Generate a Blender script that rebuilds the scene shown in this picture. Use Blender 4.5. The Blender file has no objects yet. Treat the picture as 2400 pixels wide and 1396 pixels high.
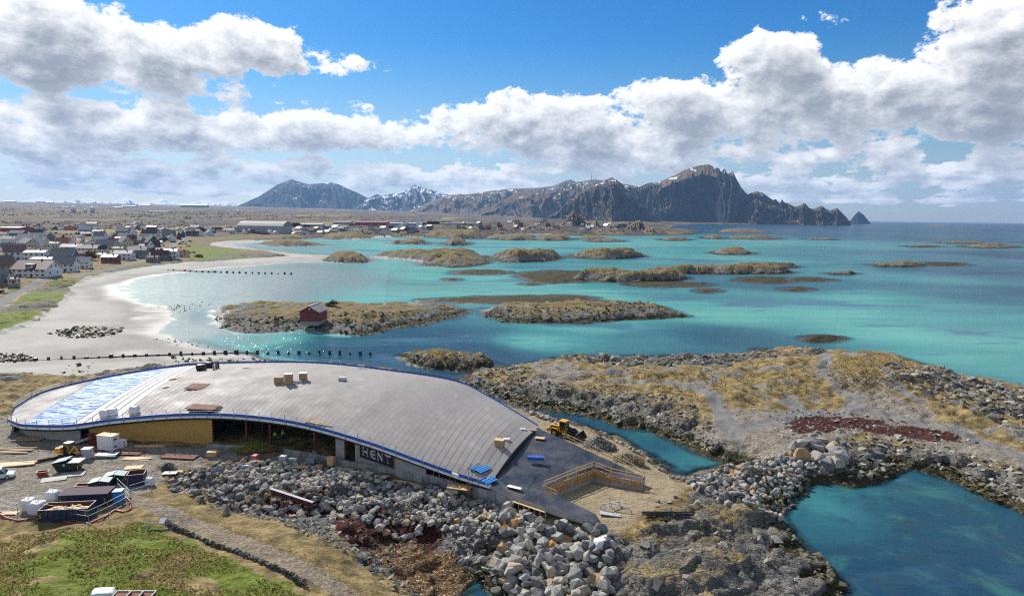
import bpy, bmesh, math, random
import numpy as np
import mathutils
import mathutils.bvhtree
import mathutils.geometry
from mathutils import Vector, Matrix, Euler

random.seed(7)
rng = np.random.default_rng(7)
R = math.radians
scene = bpy.context.scene
COL = scene.collection

# ------------------------------------------------------------------ camera
CAM_H = 46.0
FPX = 1536.0                       # focal length in photo pixels (2400 wide)
PITCH = math.atan((698.0 - 506.0) / FPX)
ROLL = 0.012
fwd = np.array([0.0, math.cos(PITCH), -math.sin(PITCH)])
r0 = np.array([1.0, 0.0, 0.0]); u0 = np.array([0.0, math.sin(PITCH), math.cos(PITCH)])
RIGHT = math.cos(ROLL) * r0 + math.sin(ROLL) * u0
UP = -math.sin(ROLL) * r0 + math.cos(ROLL) * u0
cam_data = bpy.data.cameras.new("camera")
cam_data.sensor_width = 36.0
cam_data.lens = 36.0 * FPX / 2400.0
cam_data.clip_start = 0.5
cam_data.clip_end = 80000.0
cam = bpy.data.objects.new("camera", cam_data)
COL.objects.link(cam)
M3 = Matrix(((RIGHT[0], UP[0], -fwd[0]), (RIGHT[1], UP[1], -fwd[1]), (RIGHT[2], UP[2], -fwd[2])))
cam.matrix_world = Matrix.Translation((0, 0, CAM_H)) @ M3.to_4x4()
scene.camera = cam

# ------------------------------------------------------------------ exposure
vs = scene.view_settings
vs.view_transform = 'Standard'; vs.look = 'None'; vs.gamma = 1.0; vs.use_curve_mapping = False
vs.exposure = 0.46
scene.cycles.volume_bounces = 0
scene.cycles.max_bounces = 5
scene.cycles.diffuse_bounces = 2
scene.cycles.glossy_bounces = 2
scene.cycles.transparent_max_bounces = 6
scene.cycles.use_denoising = False
scene.cycles.filter_width = 1.15

# ------------------------------------------------------------------ sun
SUN_AZ = R(-36.0)                  # measured from the view axis (+Y), negative = to the left
SUN_EL = R(36.0)
sun_dir = Vector((math.sin(SUN_AZ) * math.cos(SUN_EL), math.cos(SUN_AZ) * math.cos(SUN_EL), math.sin(SUN_EL)))
sun_data = bpy.data.lights.new("sun", 'SUN')
sun_data.energy = 4.7
sun_data.angle = R(0.53)
sun_data.color = (1.0, 0.95, 0.87)
sun_ob = bpy.data.objects.new("sun", sun_data)
COL.objects.link(sun_ob)
sun_ob.rotation_euler = sun_dir.to_track_quat('Z', 'Y').to_euler()

# ------------------------------------------------------------------ world: sky with clouds
world = bpy.data.worlds.new("World")
scene.world = world
world.use_nodes = True
world.cycles.sampling_method = 'NONE'


class NT:
    """small helper to write node trees as expressions"""
    def __init__(self, tree):
        self.t = tree; self.n = tree.nodes; self.l = tree.links

    def node(self, typ, **kw):
        nd = self.n.new(typ)
        for k, v in kw.items():
            setattr(nd, k, v)
        return nd

    def put(self, sock, v):
        if hasattr(v, 'is_linked'):
            self.l.new(v, sock)
        elif v is not None:
            sock.default_value = v

    def math(self, op, a, b=None, c=None, clamp=False):
        nd = self.node('ShaderNodeMath', operation=op); nd.use_clamp = clamp
        self.put(nd.inputs[0], a)
        if b is not None: self.put(nd.inputs[1], b)
        if c is not None: self.put(nd.inputs[2], c)
        return nd.outputs[0]

    def vmath(self, op, a, b=None, scale=None):
        nd = self.node('ShaderNodeVectorMath', operation=op)
        self.put(nd.inputs[0], a)
        if b is not None: self.put(nd.inputs[1], b)
        if scale is not None: self.put(nd.inputs['Scale'], scale)
        return nd.outputs['Value'] if op in ('LENGTH', 'DOT_PRODUCT', 'DISTANCE') else nd.outputs[0]

    def noise(self, vec, scale, detail=4, rough=0.5, lac=2.0, dist=0.0, typ='FBM', dim='3D', out=0):
        nd = self.node('ShaderNodeTexNoise', noise_dimensions=dim)
        nd.noise_type = typ
        if vec is not None: self.put(nd.inputs['Vector'], vec)
        self.put(nd.inputs['Scale'], scale); self.put(nd.inputs['Detail'], detail)
        self.put(nd.inputs['Roughness'], rough); self.put(nd.inputs['Lacunarity'], lac)
        self.put(nd.inputs['Distortion'], dist)
        return nd.outputs[out]

    def voro(self, vec, scale, feature='F1', out='Distance', rand=1.0):
        nd = self.node('ShaderNodeTexVoronoi', feature=feature)
        if vec is not None: self.put(nd.inputs['Vector'], vec)
        self.put(nd.inputs['Scale'], scale); self.put(nd.inputs['Randomness'], rand)
        return nd.outputs[out]

    def maprange(self, v, a, b, c=0.0, d=1.0, smooth=False):
        nd = self.node('ShaderNodeMapRange')
        if smooth: nd.interpolation_type = 'SMOOTHSTEP'
        self.put(nd.inputs[0], v); self.put(nd.inputs[1], a); self.put(nd.inputs[2], b)
        self.put(nd.inputs[3], c); self.put(nd.inputs[4], d)
        return nd.outputs[0]

    def mix(self, f, a, b, blend='MIX'):
        nd = self.node('ShaderNodeMix', data_type='RGBA', blend_type=blend)
        self.put(nd.inputs[0], f)
        self.put(nd.inputs[6], a if hasattr(a, 'is_linked') else (*a[:3], 1.0))
        self.put(nd.inputs[7], b if hasattr(b, 'is_linked') else (*b[:3], 1.0))
        return nd.outputs[2]

    def mixf(self, f, a, b):
        nd = self.node('ShaderNodeMix', data_type='FLOAT')
        self.put(nd.inputs[0], f); self.put(nd.inputs[2], a); self.put(nd.inputs[3], b)
        return nd.outputs[0]

    def ramp(self, v, stops, interp='LINEAR'):
        nd = self.node('ShaderNodeValToRGB')
        cr = nd.color_ramp; cr.interpolation = interp
        while len(cr.elements) < len(stops): cr.elements.new(0.5)
        for e, (p, c) in zip(cr.elements, stops):
            e.position = p; e.color = (*c[:3], 1.0)
        self.put(nd.inputs[0], v)
        return nd.outputs[0]

    def combine(self, x, y, z):
        nd = self.node('ShaderNodeCombineXYZ')
        self.put(nd.inputs[0], x); self.put(nd.inputs[1], y); self.put(nd.inputs[2], z)
        return nd.outputs[0]

    def sep(self, v):
        nd = self.node('ShaderNodeSeparateXYZ'); self.put(nd.inputs[0], v)
        return nd.outputs[0], nd.outputs[1], nd.outputs[2]

    def attr(self, name, out='Fac'):
        nd = self.node('ShaderNodeAttribute'); nd.attribute_name = name
        return nd.outputs[out]

    def bump(self, h, strength=0.5, dist=0.1, normal=None):
        nd = self.node('ShaderNodeBump'); self.put(nd.inputs['Strength'], strength)
        self.put(nd.inputs['Distance'], dist); self.put(nd.inputs['Height'], h)
        if normal is not None: self.put(nd.inputs['Normal'], normal)
        return nd.outputs[0]


def build_world():
    wt = NT(world.node_tree)
    wt.n.clear()
    out = wt.node('ShaderNodeOutputWorld')
    sky = wt.node('ShaderNodeTexSky', sky_type='NISHITA')
    sky.sun_disc = False
    sky.sun_elevation = SUN_EL
    sky.sun_rotation = SUN_AZ
    sky.altitude = 40.0; sky.air_density = 1.0; sky.dust_density = 0.25; sky.ozone_density = 3.5
    tc = wt.node('ShaderNodeTexCoord')
    x, y, z = wt.sep(tc.outputs['Generated'])
    az = wt.math('MULTIPLY', wt.math('ARCTAN2', x, y), 180 / math.pi)
    el = wt.math('MULTIPLY', wt.math('ARCSINE', z), 180 / math.pi)

    # one group that gives the cloud thickness at (az, el) in degrees
    g = bpy.data.node_groups.new("cloud_field", 'ShaderNodeTree')
    g.interface.new_socket("az", in_out='INPUT', socket_type='NodeSocketFloat')
    g.interface.new_socket("el", in_out='INPUT', socket_type='NodeSocketFloat')
    g.interface.new_socket("detail", in_out='INPUT', socket_type='NodeSocketFloat')
    g.interface.new_socket("d", in_out='OUTPUT', socket_type='NodeSocketFloat')
    q = NT(g)
    gi = q.node('NodeGroupInput'); go = q.node('NodeGroupOutput')
    A, E, DT = gi.outputs[0], gi.outputs[1], gi.outputs[2]
    # cloud banks of the day: centre az, el, half sizes, strength, tilt
    banks = CLOUD_BANKS
    best = None
    AE = q.combine(A, E, 0.0)
    for (a0, e0, sa, se, w, tilt) in banks:
        nd = q.node('ShaderNodeVectorMath', operation='MULTIPLY_ADD')
        q.put(nd.inputs[0], AE); nd.inputs[1].default_value = (1 / sa, 1 / se, 0); nd.inputs[2].default_value = (-a0 / sa, -e0 / se, 0)
        v = q.math('MULTIPLY_ADD', q.vmath('DOT_PRODUCT', nd.outputs[0], nd.outputs[0]), -w, w)
        best = v if best is None else q.math('SMOOTH_MAX', best, v, 0.25)
    # broken cloud everywhere else, the same kind of sky all round
    wide = q.noise(q.combine(q.math('MULTIPLY', A, 0.033), q.math('MULTIPLY', E, 0.085), 3.7), 1.0, 2.0, 0.5)
    outside = q.math('MULTIPLY', q.math('SUBTRACT', wide, 0.5), 6.0)
    away = q.maprange(q.math('ABSOLUTE', A), 42.0, 58.0, 0.0, 1.0, True)
    above = q.maprange(E, 24.0, 34.0, 0.0, 1.0, True)
    far_ = q.math('MAXIMUM', away, above)
    outside = q.math('SUBTRACT', outside, q.math('MULTIPLY', q.math('SUBTRACT', 1.0, far_), 4.0))
    base = q.math('MAXIMUM', best, outside)
    base = q.math('MAXIMUM', base, -1.4)
    # low banks near the horizon
    low = q.noise(q.combine(q.math('MULTIPLY', A, 0.11), q.math('MULTIPLY', E, 0.75), 1.3), 1.0, 3.0, 0.6)
    lowm = q.math('MULTIPLY', q.maprange(E, 0.5, 1.6, 0, 1, True), q.maprange(E, 3.6, 6.0, 1, 0, True))
    low = q.math('SUBTRACT', q.math('MULTIPLY', q.math('SUBTRACT', low, 0.38), 4.5), q.math('MULTIPLY', q.math('SUBTRACT', 1.0, lowm), 3.0))
    base = q.math('MAXIMUM', base, low)
    vec = q.combine(A, q.math('ADD', q.math('MULTIPLY', E, 1.1), q.math('MULTIPLY', q.math('LOGARITHM', q.math('ADD', 1.0, q.math('MULTIPLY', q.math('MAXIMUM', E, 0.0), 0.25)), 2.718), 6.0)), 0.0)
    n1 = q.noise(vec, 0.24, DT, 0.62, 2.1, 0.0)
    n1 = q.math('MULTIPLY', q.math('SUBTRACT', n1, 0.5), 6.3)
    d = q.math('ADD', base, n1)
    q.l.new(d, go.inputs[0])

    def field(a, e, det):
        nd = wt.node('ShaderNodeGroup'); nd.node_tree = g
        wt.put(nd.inputs[0], a); wt.put(nd.inputs[1], e); nd.inputs[2].default_value = det
        return nd.outputs[0]
    d0 = field(az, el, 8.0)
    # thickness between this place and the sun (up and to the left)
    d1 = field(wt.math('ADD', az, -0.45), wt.math('ADD', el, 0.65), 6.0)
    d2 = field(wt.math('ADD', az, -1.2), wt.math('ADD', el, 2.4), 2.0)
    cover = wt.maprange(d0, 0.0, 0.5, 0, 1, True)
    thick = wt.math('ADD', wt.math('MULTIPLY', wt.math('MAXIMUM', d1, 0.0), 0.55), wt.math('MULTIPLY', wt.math('MAXIMUM', d2, 0.0), 0.62))
    light = wt.math('POWER', 2.718, wt.math('MULTIPLY', thick, -0.66))
    # thin edges glow
    thin = wt.math('POWER', 2.718, wt.math('MULTIPLY', wt.math('MAXIMUM', d0, 0.0), -0.8))
    light = wt.math('MAXIMUM', light, wt.math('MULTIPLY', thin, 0.75))
    # relief: puffs that face the sun are brighter than those turned away
    light = wt.math('ADD', light, wt.math('MULTIPLY', wt.math('SUBTRACT', d0, d1), 0.16), clamp=True)
    ccol = wt.ramp(light, [(0.0, (3.1, 3.35, 3.85)), (0.22, (4.5, 4.7, 5.15)), (0.5, (7.8, 7.9, 8.1)), (0.8, (11.2, 11.1, 11.0)), (1.0, (13.2, 13.0, 12.6))])
    hs = wt.node('ShaderNodeHueSaturation'); wt.put(hs.inputs['Saturation'], wt.maprange(el, 1.0, 14.0, 0.8, 1.4)); wt.l.new(sky.outputs[0], hs.inputs['Color'])
    tint = wt.mix(wt.maprange(el, 1.0, 16.0, 0, 1, True), (0.98, 1.0, 1.02), (0.50, 0.98, 1.18))
    sk = wt.mix(1.0, hs.outputs[0], tint, 'MULTIPLY')
    col = wt.mix(cover, sk, ccol)
    bg = wt.node('ShaderNodeBackground')
    wt.l.new(col, bg.inputs[0])
    bg.inputs[1].default_value = 0.066
    wt.l.new(bg.outputs[0], out.inputs[0])


def px_dir(px, py):
    d = fwd + RIGHT * ((px - 1200.0) / FPX) - UP * ((py - 698.0) / FPX)
    return d


def sky_deg(px, py):
    d = px_dir(px, py); d = d / np.linalg.norm(d)
    return math.degrees(math.atan2(d[0], d[1])), math.degrees(math.asin(d[2]))


CLOUD_BANKS = []
for (px, py, hx, hy, w, tilt) in [
    (150, 110, 420, 120, 2.0, 0.0), (420, 110, 300, 75, 1.9, 0.0), (610, 110, 160, 65, 1.7, 0.0), (730, 125, 80, 26, 1.0, 0),
    (820, 150, 60, 24, 0.25, 0), (60, 60, 230, 90, 1.2, 0), (300, 190, 300, 30, 0.6, 0),
    (330, 300, 560, 70, 1.8, 0.0), (760, 310, 300, 50, 1.7, 0), (120, 330, 260, 60, 1.2, 0), (550, 225, 70, 26, 0.2, 0),
    (800, 248, 90, 16, 0.7, 0.1), (540, 280, 160, 30, 0.6, 0), (930, 330, 90, 30, 0.9, 0),
    (1250, 290, 240, 80, 1.9, 0), (1420, 330, 300, 90, 1.7, 0), (1600, 270, 190, 90, 1.8, 0.25), (1810, 170, 130, 110, 1.9, 0),
    (1900, 250, 280, 100, 2.1, 0), (2150, 230, 280, 110, 2.1, 0), (2350, 170, 260, 210, 2.3, 0), (2480, 120, 260, 300, 2.0, 0),
    (1550, 370, 300, 50, 1.2, 0), (1130, 420, 150, 35, 1.2, 0), (2120, 355, 90, 55, 1.1, 0), (2360, 370, 110, 50, 1.0, 0),
    (1880, 360, 120, 30, 0.8, 0), (700, 395, 240, 32, 1.0, 0), (200, 400, 420, 26, 1.0, 0), (900, 415, 180, 32, 1.1, 0), (1960, 60, 30, 20, 0.2, 0)]:
    a_, e_ = sky_deg(px, py)
    a2, _ = sky_deg(px + hx, py); a1, _ = sky_deg(px - hx, py)
    _, e2 = sky_deg(px, py - hy); _, e1 = sky_deg(px, py + hy)
    CLOUD_BANKS.append((a_, e_, (a2 - a1) / 2, (e2 - e1) / 2, w * 0.86, tilt))
build_world()

# ------------------------------------------------------------------ layout helpers
def P(px, py, z=0.0):
    """point of the place at height z that the survey photo shows at (px, py)"""
    d = px_dir(px, py)
    t = (z - CAM_H) / d[2]
    return np.array([d[0] * t, d[1] * t, z])


def PP(pts, z=0.0):
    return np.array([P(a, b, z)[:2] for a, b in pts])


def _hash(ix, iy, seed):
    h = (ix.astype(np.int64) * 374761393 + iy.astype(np.int64) * 668265263 + seed * 974634521) & 0xffffffff
    h = ((h ^ (h >> 13)) * 1274126177) & 0xffffffff
    h = (h ^ (h >> 16)) & 0xffffffff
    return h


def perlin(x, y, seed=0):
    x = np.asarray(x, float); y = np.asarray(y, float)
    ix = np.floor(x); iy = np.floor(y)
    fx = x - ix; fy = y - iy
    ix = ix.astype(np.int64); iy = iy.astype(np.int64)

    def grad(jx, jy, dx, dy):
        a = _hash(jx, jy, seed) * (2 * math.pi / 4294967296.0)
        return np.cos(a) * dx + np.sin(a) * dy
    u = fx * fx * fx * (fx * (fx * 6 - 15) + 10); v = fy * fy * fy * (fy * (fy * 6 - 15) + 10)
    a = grad(ix, iy, fx, fy); b = grad(ix + 1, iy, fx - 1, fy)
    c = grad(ix, iy + 1, fx, fy - 1); d = grad(ix + 1, iy + 1, fx - 1, fy - 1)
    return 1.5 * (a + u * (b - a) + v * ((c + u * (d - c)) - (a + u * (b - a))))


def fbm(x, y, octv=4, seed=0, gain=0.5, lac=2.03):
    s = 0; a = 1.0; f = 1.0
    for o in range(octv):
        s = s + a * perlin(x * f, y * f, seed + o * 17); a *= gain; f *= lac
    return s


def ridged(x, y, octv=4, seed=0, gain=0.5, lac=2.1):
    s = 0; a = 1.0; f = 1.0
    for o in range(octv):
        s = s + a * (1 - np.abs(perlin(x * f, y * f, seed + o * 13)) * 2); a *= gain; f *= lac
    return s / 1.6


def blocks(x, y, scale, seed=0, ang=0.5, stretch=2.2):
    """fractured rock: every joint-bounded block has its own height and tilt; returns (offset, distance to the joint)"""
    ca, sa = math.cos(ang), math.sin(ang)
    u = (x * ca + y * sa) / (scale * stretch) + 0.25 * perlin(x / (scale * 3), y / (scale * 3), seed + 71); v = (-x * sa + y * ca) / scale
    iu = np.floor(u).astype(np.int64); iv = np.floor(v).astype(np.int64)
    d1 = np.full(u.shape, 9.0); d2 = np.full(u.shape, 9.0); off = np.zeros(u.shape)
    for a in (-1, 0, 1):
        for b in (-1, 0, 1):
            ju, jv = iu + a, iv + b
            pu = ju + _hash(ju, jv, seed) / 4294967296.0; pv = jv + _hash(ju, jv, seed + 1) / 4294967296.0
            h = _hash(ju, jv, seed + 2) / 4294967296.0; t1 = _hash(ju, jv, seed + 3) / 4294967296.0 - 0.5; t2 = _hash(ju, jv, seed + 4) / 4294967296.0 - 0.5
            du, dv = u - pu, v - pv; dd = du * du + dv * dv
            o = (h - 0.5) + 1.1 * (t1 * du + t2 * dv)
            nearer = dd < d1
            d2 = np.where(nearer, d1, np.minimum(d2, dd)); off = np.where(nearer, o, off); d1 = np.where(nearer, dd, d1)
    return off, np.sqrt(d2) - np.sqrt(d1)


def sstep(e0, e1, x):
    t = np.clip((x - e0) / (e1 - e0), 0, 1)
    return t * t * (3 - 2 * t)


def dist_poly(x, y, poly, closed=True):
    """(distance to the outline, inside mask)"""
    n = len(poly)
    d2 = np.full(x.shape, 1e18); inside = np.zeros(x.shape, bool)
    rngi = range(n) if closed else range(n - 1)
    for i in rngi:
        ax, ay = poly[i][:2]; bx, by = poly[(i + 1) % n][:2]
        ex, ey = bx - ax, by - ay
        wx, wy = x - ax, y - ay
        t = np.clip((wx * ex + wy * ey) / (ex * ex + ey * ey + 1e-12), 0, 1)
        dx = wx - ex * t; dy = wy - ey * t
        np.minimum(d2, dx * dx + dy * dy, out=d2)
        if closed:
            c = ((ay > y) != (by > y))
            with np.errstate(divide='ignore', invalid='ignore'):
                xi = ax + (y - ay) * ex / (ey if ey != 0 else 1e-12)
            inside ^= c & (x < xi)
    return np.sqrt(d2), inside


def sdf(x, y, poly):
    d, i = dist_poly(x, y, poly)
    return np.where(i, d, -d)


def mesh_np(name, verts, faces, mat=None, smooth=True, attrs=None):
    """faces: (n,3) or (n,4) int array"""
    me = bpy.data.meshes.new(name)
    verts = np.ascontiguousarray(verts, dtype=np.float32); faces = np.ascontiguousarray(faces, dtype=np.int32)
    k = faces.shape[1]
    me.vertices.add(len(verts)); me.vertices.foreach_set('co', verts.ravel())
    me.loops.add(faces.size); me.loops.foreach_set('vertex_index', faces.ravel())
    me.polygons.add(len(faces))
    me.polygons.foreach_set('loop_start', np.arange(0, faces.size, k, dtype=np.int32))
    me.polygons.foreach_set('loop_total', np.full(len(faces), k, dtype=np.int32))
    me.polygons.foreach_set('use_smooth', np.full(len(faces), smooth, dtype=bool))
    if attrs:
        for an, av in attrs.items():
            av = np.asarray(av, dtype=np.float32)
            if av.ndim == 1:
                at = me.attributes.new(an, 'FLOAT', 'POINT'); at.data.foreach_set('value', av)
            else:
                at = me.attributes.new(an, 'FLOAT_COLOR', 'POINT')
                a4 = np.ones((len(av), 4), np.float32); a4[:, :av.shape[1]] = av
                at.data.foreach_set('color', a4.ravel())
    me.update(); me.validate()
    if mat is not None:
        me.materials.append(mat)
    return me


def link(name, me, parent=None, kind=None, label=None, cat=None, group=None, loc=None, rot=None, scale=None):
    o = bpy.data.objects.new(name, me)
    COL.objects.link(o)
    if parent is not None: o.parent = parent
    if kind: o['kind'] = kind
    if label: o['label'] = label
    if cat: o['category'] = cat
    if group: o['group'] = group
    if loc is not None: o.location = loc
    if rot is not None: o.rotation_euler = rot
    if scale is not None: o.scale = scale
    return o


def empty(name, label, cat, loc=(0, 0, 0), rz=0.0, group=None):
    o = link(name, None, label=label, cat=cat, group=group)
    o.location = [float(c) for c in loc]; o.rotation_euler = (0, 0, rz)
    o.empty_display_size = 0.3
    return o


def grid_faces(nr, nc):
    a = (np.arange(nr - 1)[:, None] * nc + np.arange(nc - 1)[None, :]).ravel()
    return np.stack([a, a + 1, a + nc + 1, a + nc], 1)


# ------------------------------------------------------------------ materials
MATS = {}


def mat(name, col=(0.5, 0.5, 0.5), rough=0.7, metal=0.0, var=0.12, vscale=1.5, bump=0.0, bscale=8.0, spec=0.5, dirt=0.0, emit=None, coords='Object'):
    """plain painted / timber / metal surface with uneven tone and fine relief"""
    if name in MATS: return MATS[name]
    m = bpy.data.materials.new(name); m.use_nodes = True
    q = NT(m.node_tree); b = q.n['Principled BSDF']
    tc = q.node('ShaderNodeTexCoord'); co = tc.outputs[coords]
    n = q.noise(co, vscale, 5, 0.6)
    f = q.math('MULTIPLY', q.math('SUBTRACT', n, 0.5), var * 4)
    c = q.mix(1.0, (*col, 1), q.combine(q.math('ADD', 1.0, f), q.math('ADD', 1.0, f), q.math('ADD', 1.0, f)), 'MULTIPLY')
    if dirt:
        dn = q.maprange(q.noise(co, vscale * 2.7, 6, 0.65), 0.5, 0.72, 0, dirt, True)
        c = q.mix(dn, c, (0.10, 0.085, 0.07))
    q.put(b.inputs['Base Color'], c)
    q.put(b.inputs['Roughness'], q.math('ADD', rough, q.math('MULTIPLY', f, 0.5)))
    b.inputs['Metallic'].default_value = metal
    b.inputs['Specular IOR Level'].default_value = spec
    if bump:
        q.put(b.inputs['Normal'], q.bump(q.noise(co, bscale, 6, 0.6), bump, 0.05))
    if emit:
        b.inputs['Emission Color'].default_value = (*emit, 1); b.inputs['Emission Strength'].default_value = 1
    MATS[name] = m
    return m

# ------------------------------------------------------------------ terrain
def XY(*pts):
    return [tuple(p) for p in pts]


_main_px = [(2010, 1500), (1985, 1396), (1950, 1340), (1900, 1290), (1850, 1240), (1815, 1203), (1840, 1180), (1870, 1150),
            (1892, 1130), (1935, 1133), (2000, 1137), (2060, 1127), (2092, 1108), (2130, 1096), (2200, 1118), (2280, 1150), (2350, 1180), (2400, 1200),
            (2600, 1290), (2900, 1250), (2800, 1000), (2600, 960), (2400, 914), (2250, 886), (2200, 876), (2150, 852), (2080, 832), (1990, 832), (1925, 826), (1850, 818),
            (1775, 818), (1780, 832), (1700, 834), (1560, 834), (1420, 838), (1300, 838), (1270, 848), (1160, 866), (1100, 876), (1072, 886), (1085, 900),
            (1110, 917), (1150, 937), (1200, 950), (1300, 965), (1370, 972), (1430, 990), (1500, 1005), (1540, 1015), (1600, 1045), (1650, 1065),
            (1700, 1080), (1722, 1087), (1700, 1094), (1650, 1103), (1600, 1118), (1565, 1090), (1520, 1063), (1480, 1043), (1440, 1023), (1400, 1008),
            (1350, 992), (1300, 974), (1240, 956), (1180, 935), (1100, 908), (1040, 893), (950, 876), (850, 862), (750, 856), (650, 846), (600, 838), (520, 822), (430, 800),
            (372, 776), (405, 750), (405, 727), (335, 708), (278, 691), (276, 670), (318, 655), (385, 643), (470, 633), (540, 626), (630, 620),
            (700, 614), (760, 615), (800, 606), (760, 597), (690, 595), (620, 587), (560, 581), (530, 576), (545, 570), (610, 568), (640, 562), (700, 558),
            (760, 558), (830, 562), (880, 558), (930, 555), (1000, 557), (1145, 557), (1150, 550), (1290, 549), (1330, 551), (1400, 551), (1480, 552),
            (1540, 551), (1600, 549), (1650, 544), (1620, 539), (1560, 534), (1580, 527), (1700, 525), (1850, 526.5), (1990, 527)]
MAIN = [tuple(p) for p in PP(_main_px)]
MAIN = [(75.0, 10.0)] + MAIN + [(3600, 7000), (4200, 9500), (0, 30000), (-30000, 30000), (-30000, -300), (75, -300)]
# the inlet with brown gravel under the boulder point
INLET = [tuple(p) for p in PP([(1240, 1480), (1172, 1396), (1150, 1376), (1130, 1362), (1108, 1372), (1085, 1400), (1040, 1480)])]


def blob_poly(x0, x1, yt, yb, seed, n=22):
    """outline of an islet at the waterline from its extent in the photo"""
    cx = (x0 + x1) / 2; hx = (x1 - x0) / 2
    cy = (yt + yb) / 2; hy = (yb - yt) / 2
    rr = random.Random(seed)
    ph = [rr.uniform(0, 6.28) for _ in range(4)]
    out = []
    for i in range(n):
        a = 2 * math.pi * i / n
        r = 1 + 0.10 * math.sin(2 * a + ph[0]) + 0.09 * math.sin(3 * a + ph[1]) + 0.07 * math.sin(5 * a + ph[2])
        c, s = math.cos(a), math.sin(a)
        c = math.copysign(abs(c) ** 0.9, c)
        out.append(tuple(P(cx + hx * c * min(r, 1.06), cy + hy * s * r)[:2]))
    return out


# x0, x1, ytop, ybottom, kind ('g' grassy, 'r' bare rock, 'l' low reef with weed), label
ISLETS = []


def islet(x0, x1, yt, yb, kind, label, poly=None, h=None):
    zc = P((x0 + x1) / 2, yb)[1]
    mpp = zc / FPX
    if kind == 'l':
        ybk = yt; hh = 0.55 + 0.12 * (yb - yt) * mpp * 0.25
    else:
        ybk = yb - 0.42 * (yb - yt); hh = 0.74 * (yb - yt) * mpp
    if h: hh = h
    pl = [tuple(p) for p in PP(poly)] if poly else blob_poly(x0, x1, ybk, yb, len(ISLETS) * 7 + 3)
    ISLETS.append(dict(poly=pl, h=hh, kind=kind, label=label, mpp=mpp))


islet(497, 1100, 705, 782, 'g', 'long grassy islet with the red boathouse on it',
      [(497, 737), (520, 762), (600, 776), (690, 773), (745, 768), (790, 776), (860, 783), (930, 767), (1010, 752), (1070, 742), (1097, 728), (1040, 716), (960, 712), (800, 714), (740, 714), (620, 713), (540, 718)], 4.2)
islet(1130, 1590, 703, 755, 'g', 'grass-topped rocky islet to the right of the boathouse islet',
      [(1128, 733), (1170, 751), (1250, 756), (1400, 754), (1500, 747), (1588, 739), (1580, 728), (1530, 716), (1440, 712), (1400, 715), (1300, 715), (1200, 718), (1140, 722)], 4.6)
islet(1000, 1420, 693, 712, 'l', 'flat seaweed reef behind the boathouse islet')
islet(755, 876, 590, 616, 'g', 'round grassy islet at the end of the sand spit')
islet(868, 1146, 581, 626, 'g', 'broad grassy islet with a sandy beach on its near side', [(868, 600), (900, 604), (985, 612), (1000, 622), (1060, 626), (1120, 622), (1146, 612), (1140, 602), (1060, 596), (960, 596)], 10.5)
islet(1146, 1316, 578, 613, 'g', 'grassy islet rising to a knob at its right end')
islet(1349, 1503, 577, 607, 'g', 'grassy domed islet in the middle of the sound')
islet(1674, 1758, 578, 597, 'g', 'small grass-capped dome islet in open water')
islet(1520, 1850, 617, 643, 'g', 'long low islet with a grassy back')
islet(1720, 1866, 613, 628, 'r', 'narrow bare skerry just behind the long islet')
islet(1224, 1386, 632, 664, 'l', 'ragged low skerry touching the grassy skerry', h=1.6)
islet(1350, 1606, 626, 661, 'g', 'grass-topped skerry in front of the long islet')
islet(1478, 1656, 660, 673, 'l', 'thin dark reef below the grass-topped skerry', h=1.0)
islet(1058, 1196, 633, 644, 'l', 'flat dark reef in the turquoise sound', h=0.9)
islet(1636, 1682, 677, 686, 'l', 'small dark reef in the turquoise water')
islet(1738, 1852, 649, 664, 'l', 'olive weed-covered reef', h=1.2)
islet(1848, 1946, 651, 659, 'l', 'thin dark reef beside the olive reef')
islet(1842, 1892, 674, 682, 'l', 'short reef in open turquoise water')
islet(1944, 2005, 634, 643, 'r', 'small dark skerry alone in the sea')
islet(2046, 2172, 611, 625, 'r', 'bare pale skerry in the right part of the sea')
islet(2160, 2260, 615, 623, 'l', 'dark reef trailing from the pale skerry', h=1.2)
islet(1888, 1957, 556, 562, 'r', 'thin skerry out in the blue water')
islet(2124, 2202, 572, 579, 'r', 'dark skerry in the outer sea')
islet(2200, 2312, 564, 571, 'r', 'flat skerry behind the outermost pale skerry')
islet(2256, 2392, 568, 581, 'r', 'outermost pale skerry near the right edge')
islet(1650, 1694, 549, 560, 'r', 'twin skerry, its smaller part')
islet(1703, 1832, 549, 561, 'r', 'low knobbly skerry in front of the headland')
islet(1552, 1612, 553, 564, 'r', 'pale skerry before the fishing village')
islet(1686, 1792, 534, 546, 'r', 'knobbly skerry under the tall mountain')
islet(606, 756, 561, 577, 'g', 'low grassy islet in the inner bay')
islet(650, 720, 549, 562, 'g', 'small grassy knoll on the inner beach')
islet(742, 876, 543, 561, 'g', 'double grassy knoll at the inner beach')
islet(805, 885, 538, 556, 'g', 'bushy knoll behind the double knoll')
islet(918, 1002, 558, 573, 'g', 'small green-brown islet in the inner sound')
islet(1042, 1097, 557, 575, 'r', 'steep dark cone-shaped islet')
islet(1000, 1148, 535, 559, 'g', 'wide tawny grass hill on the far shore')
islet(1144, 1262, 546, 563, 'r', 'chain of rounded rocky knolls on the far shore')
islet(1255, 1338, 549, 564, 'g', 'tawny rounded islet beside the rocky knolls')
islet(1360, 1425, 550, 562, 'g', 'small tawny islet off the village beach')
islet(1385, 1456, 558, 567, 'r', 'low grey skerry off the village beach')
islet(944, 1162, 812, 866, 'g', 'rocky grass-capped islet beside the channel mouth', [(944, 834), (960, 850), (1010, 862), (1090, 867), (1150, 860), (1165, 853), (1120, 842), (1070, 836), (1000, 828)], 4.0)
islet(1884, 1972, 787, 800, 'l', 'dark weed reef off the peninsula', h=1.2)
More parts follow.
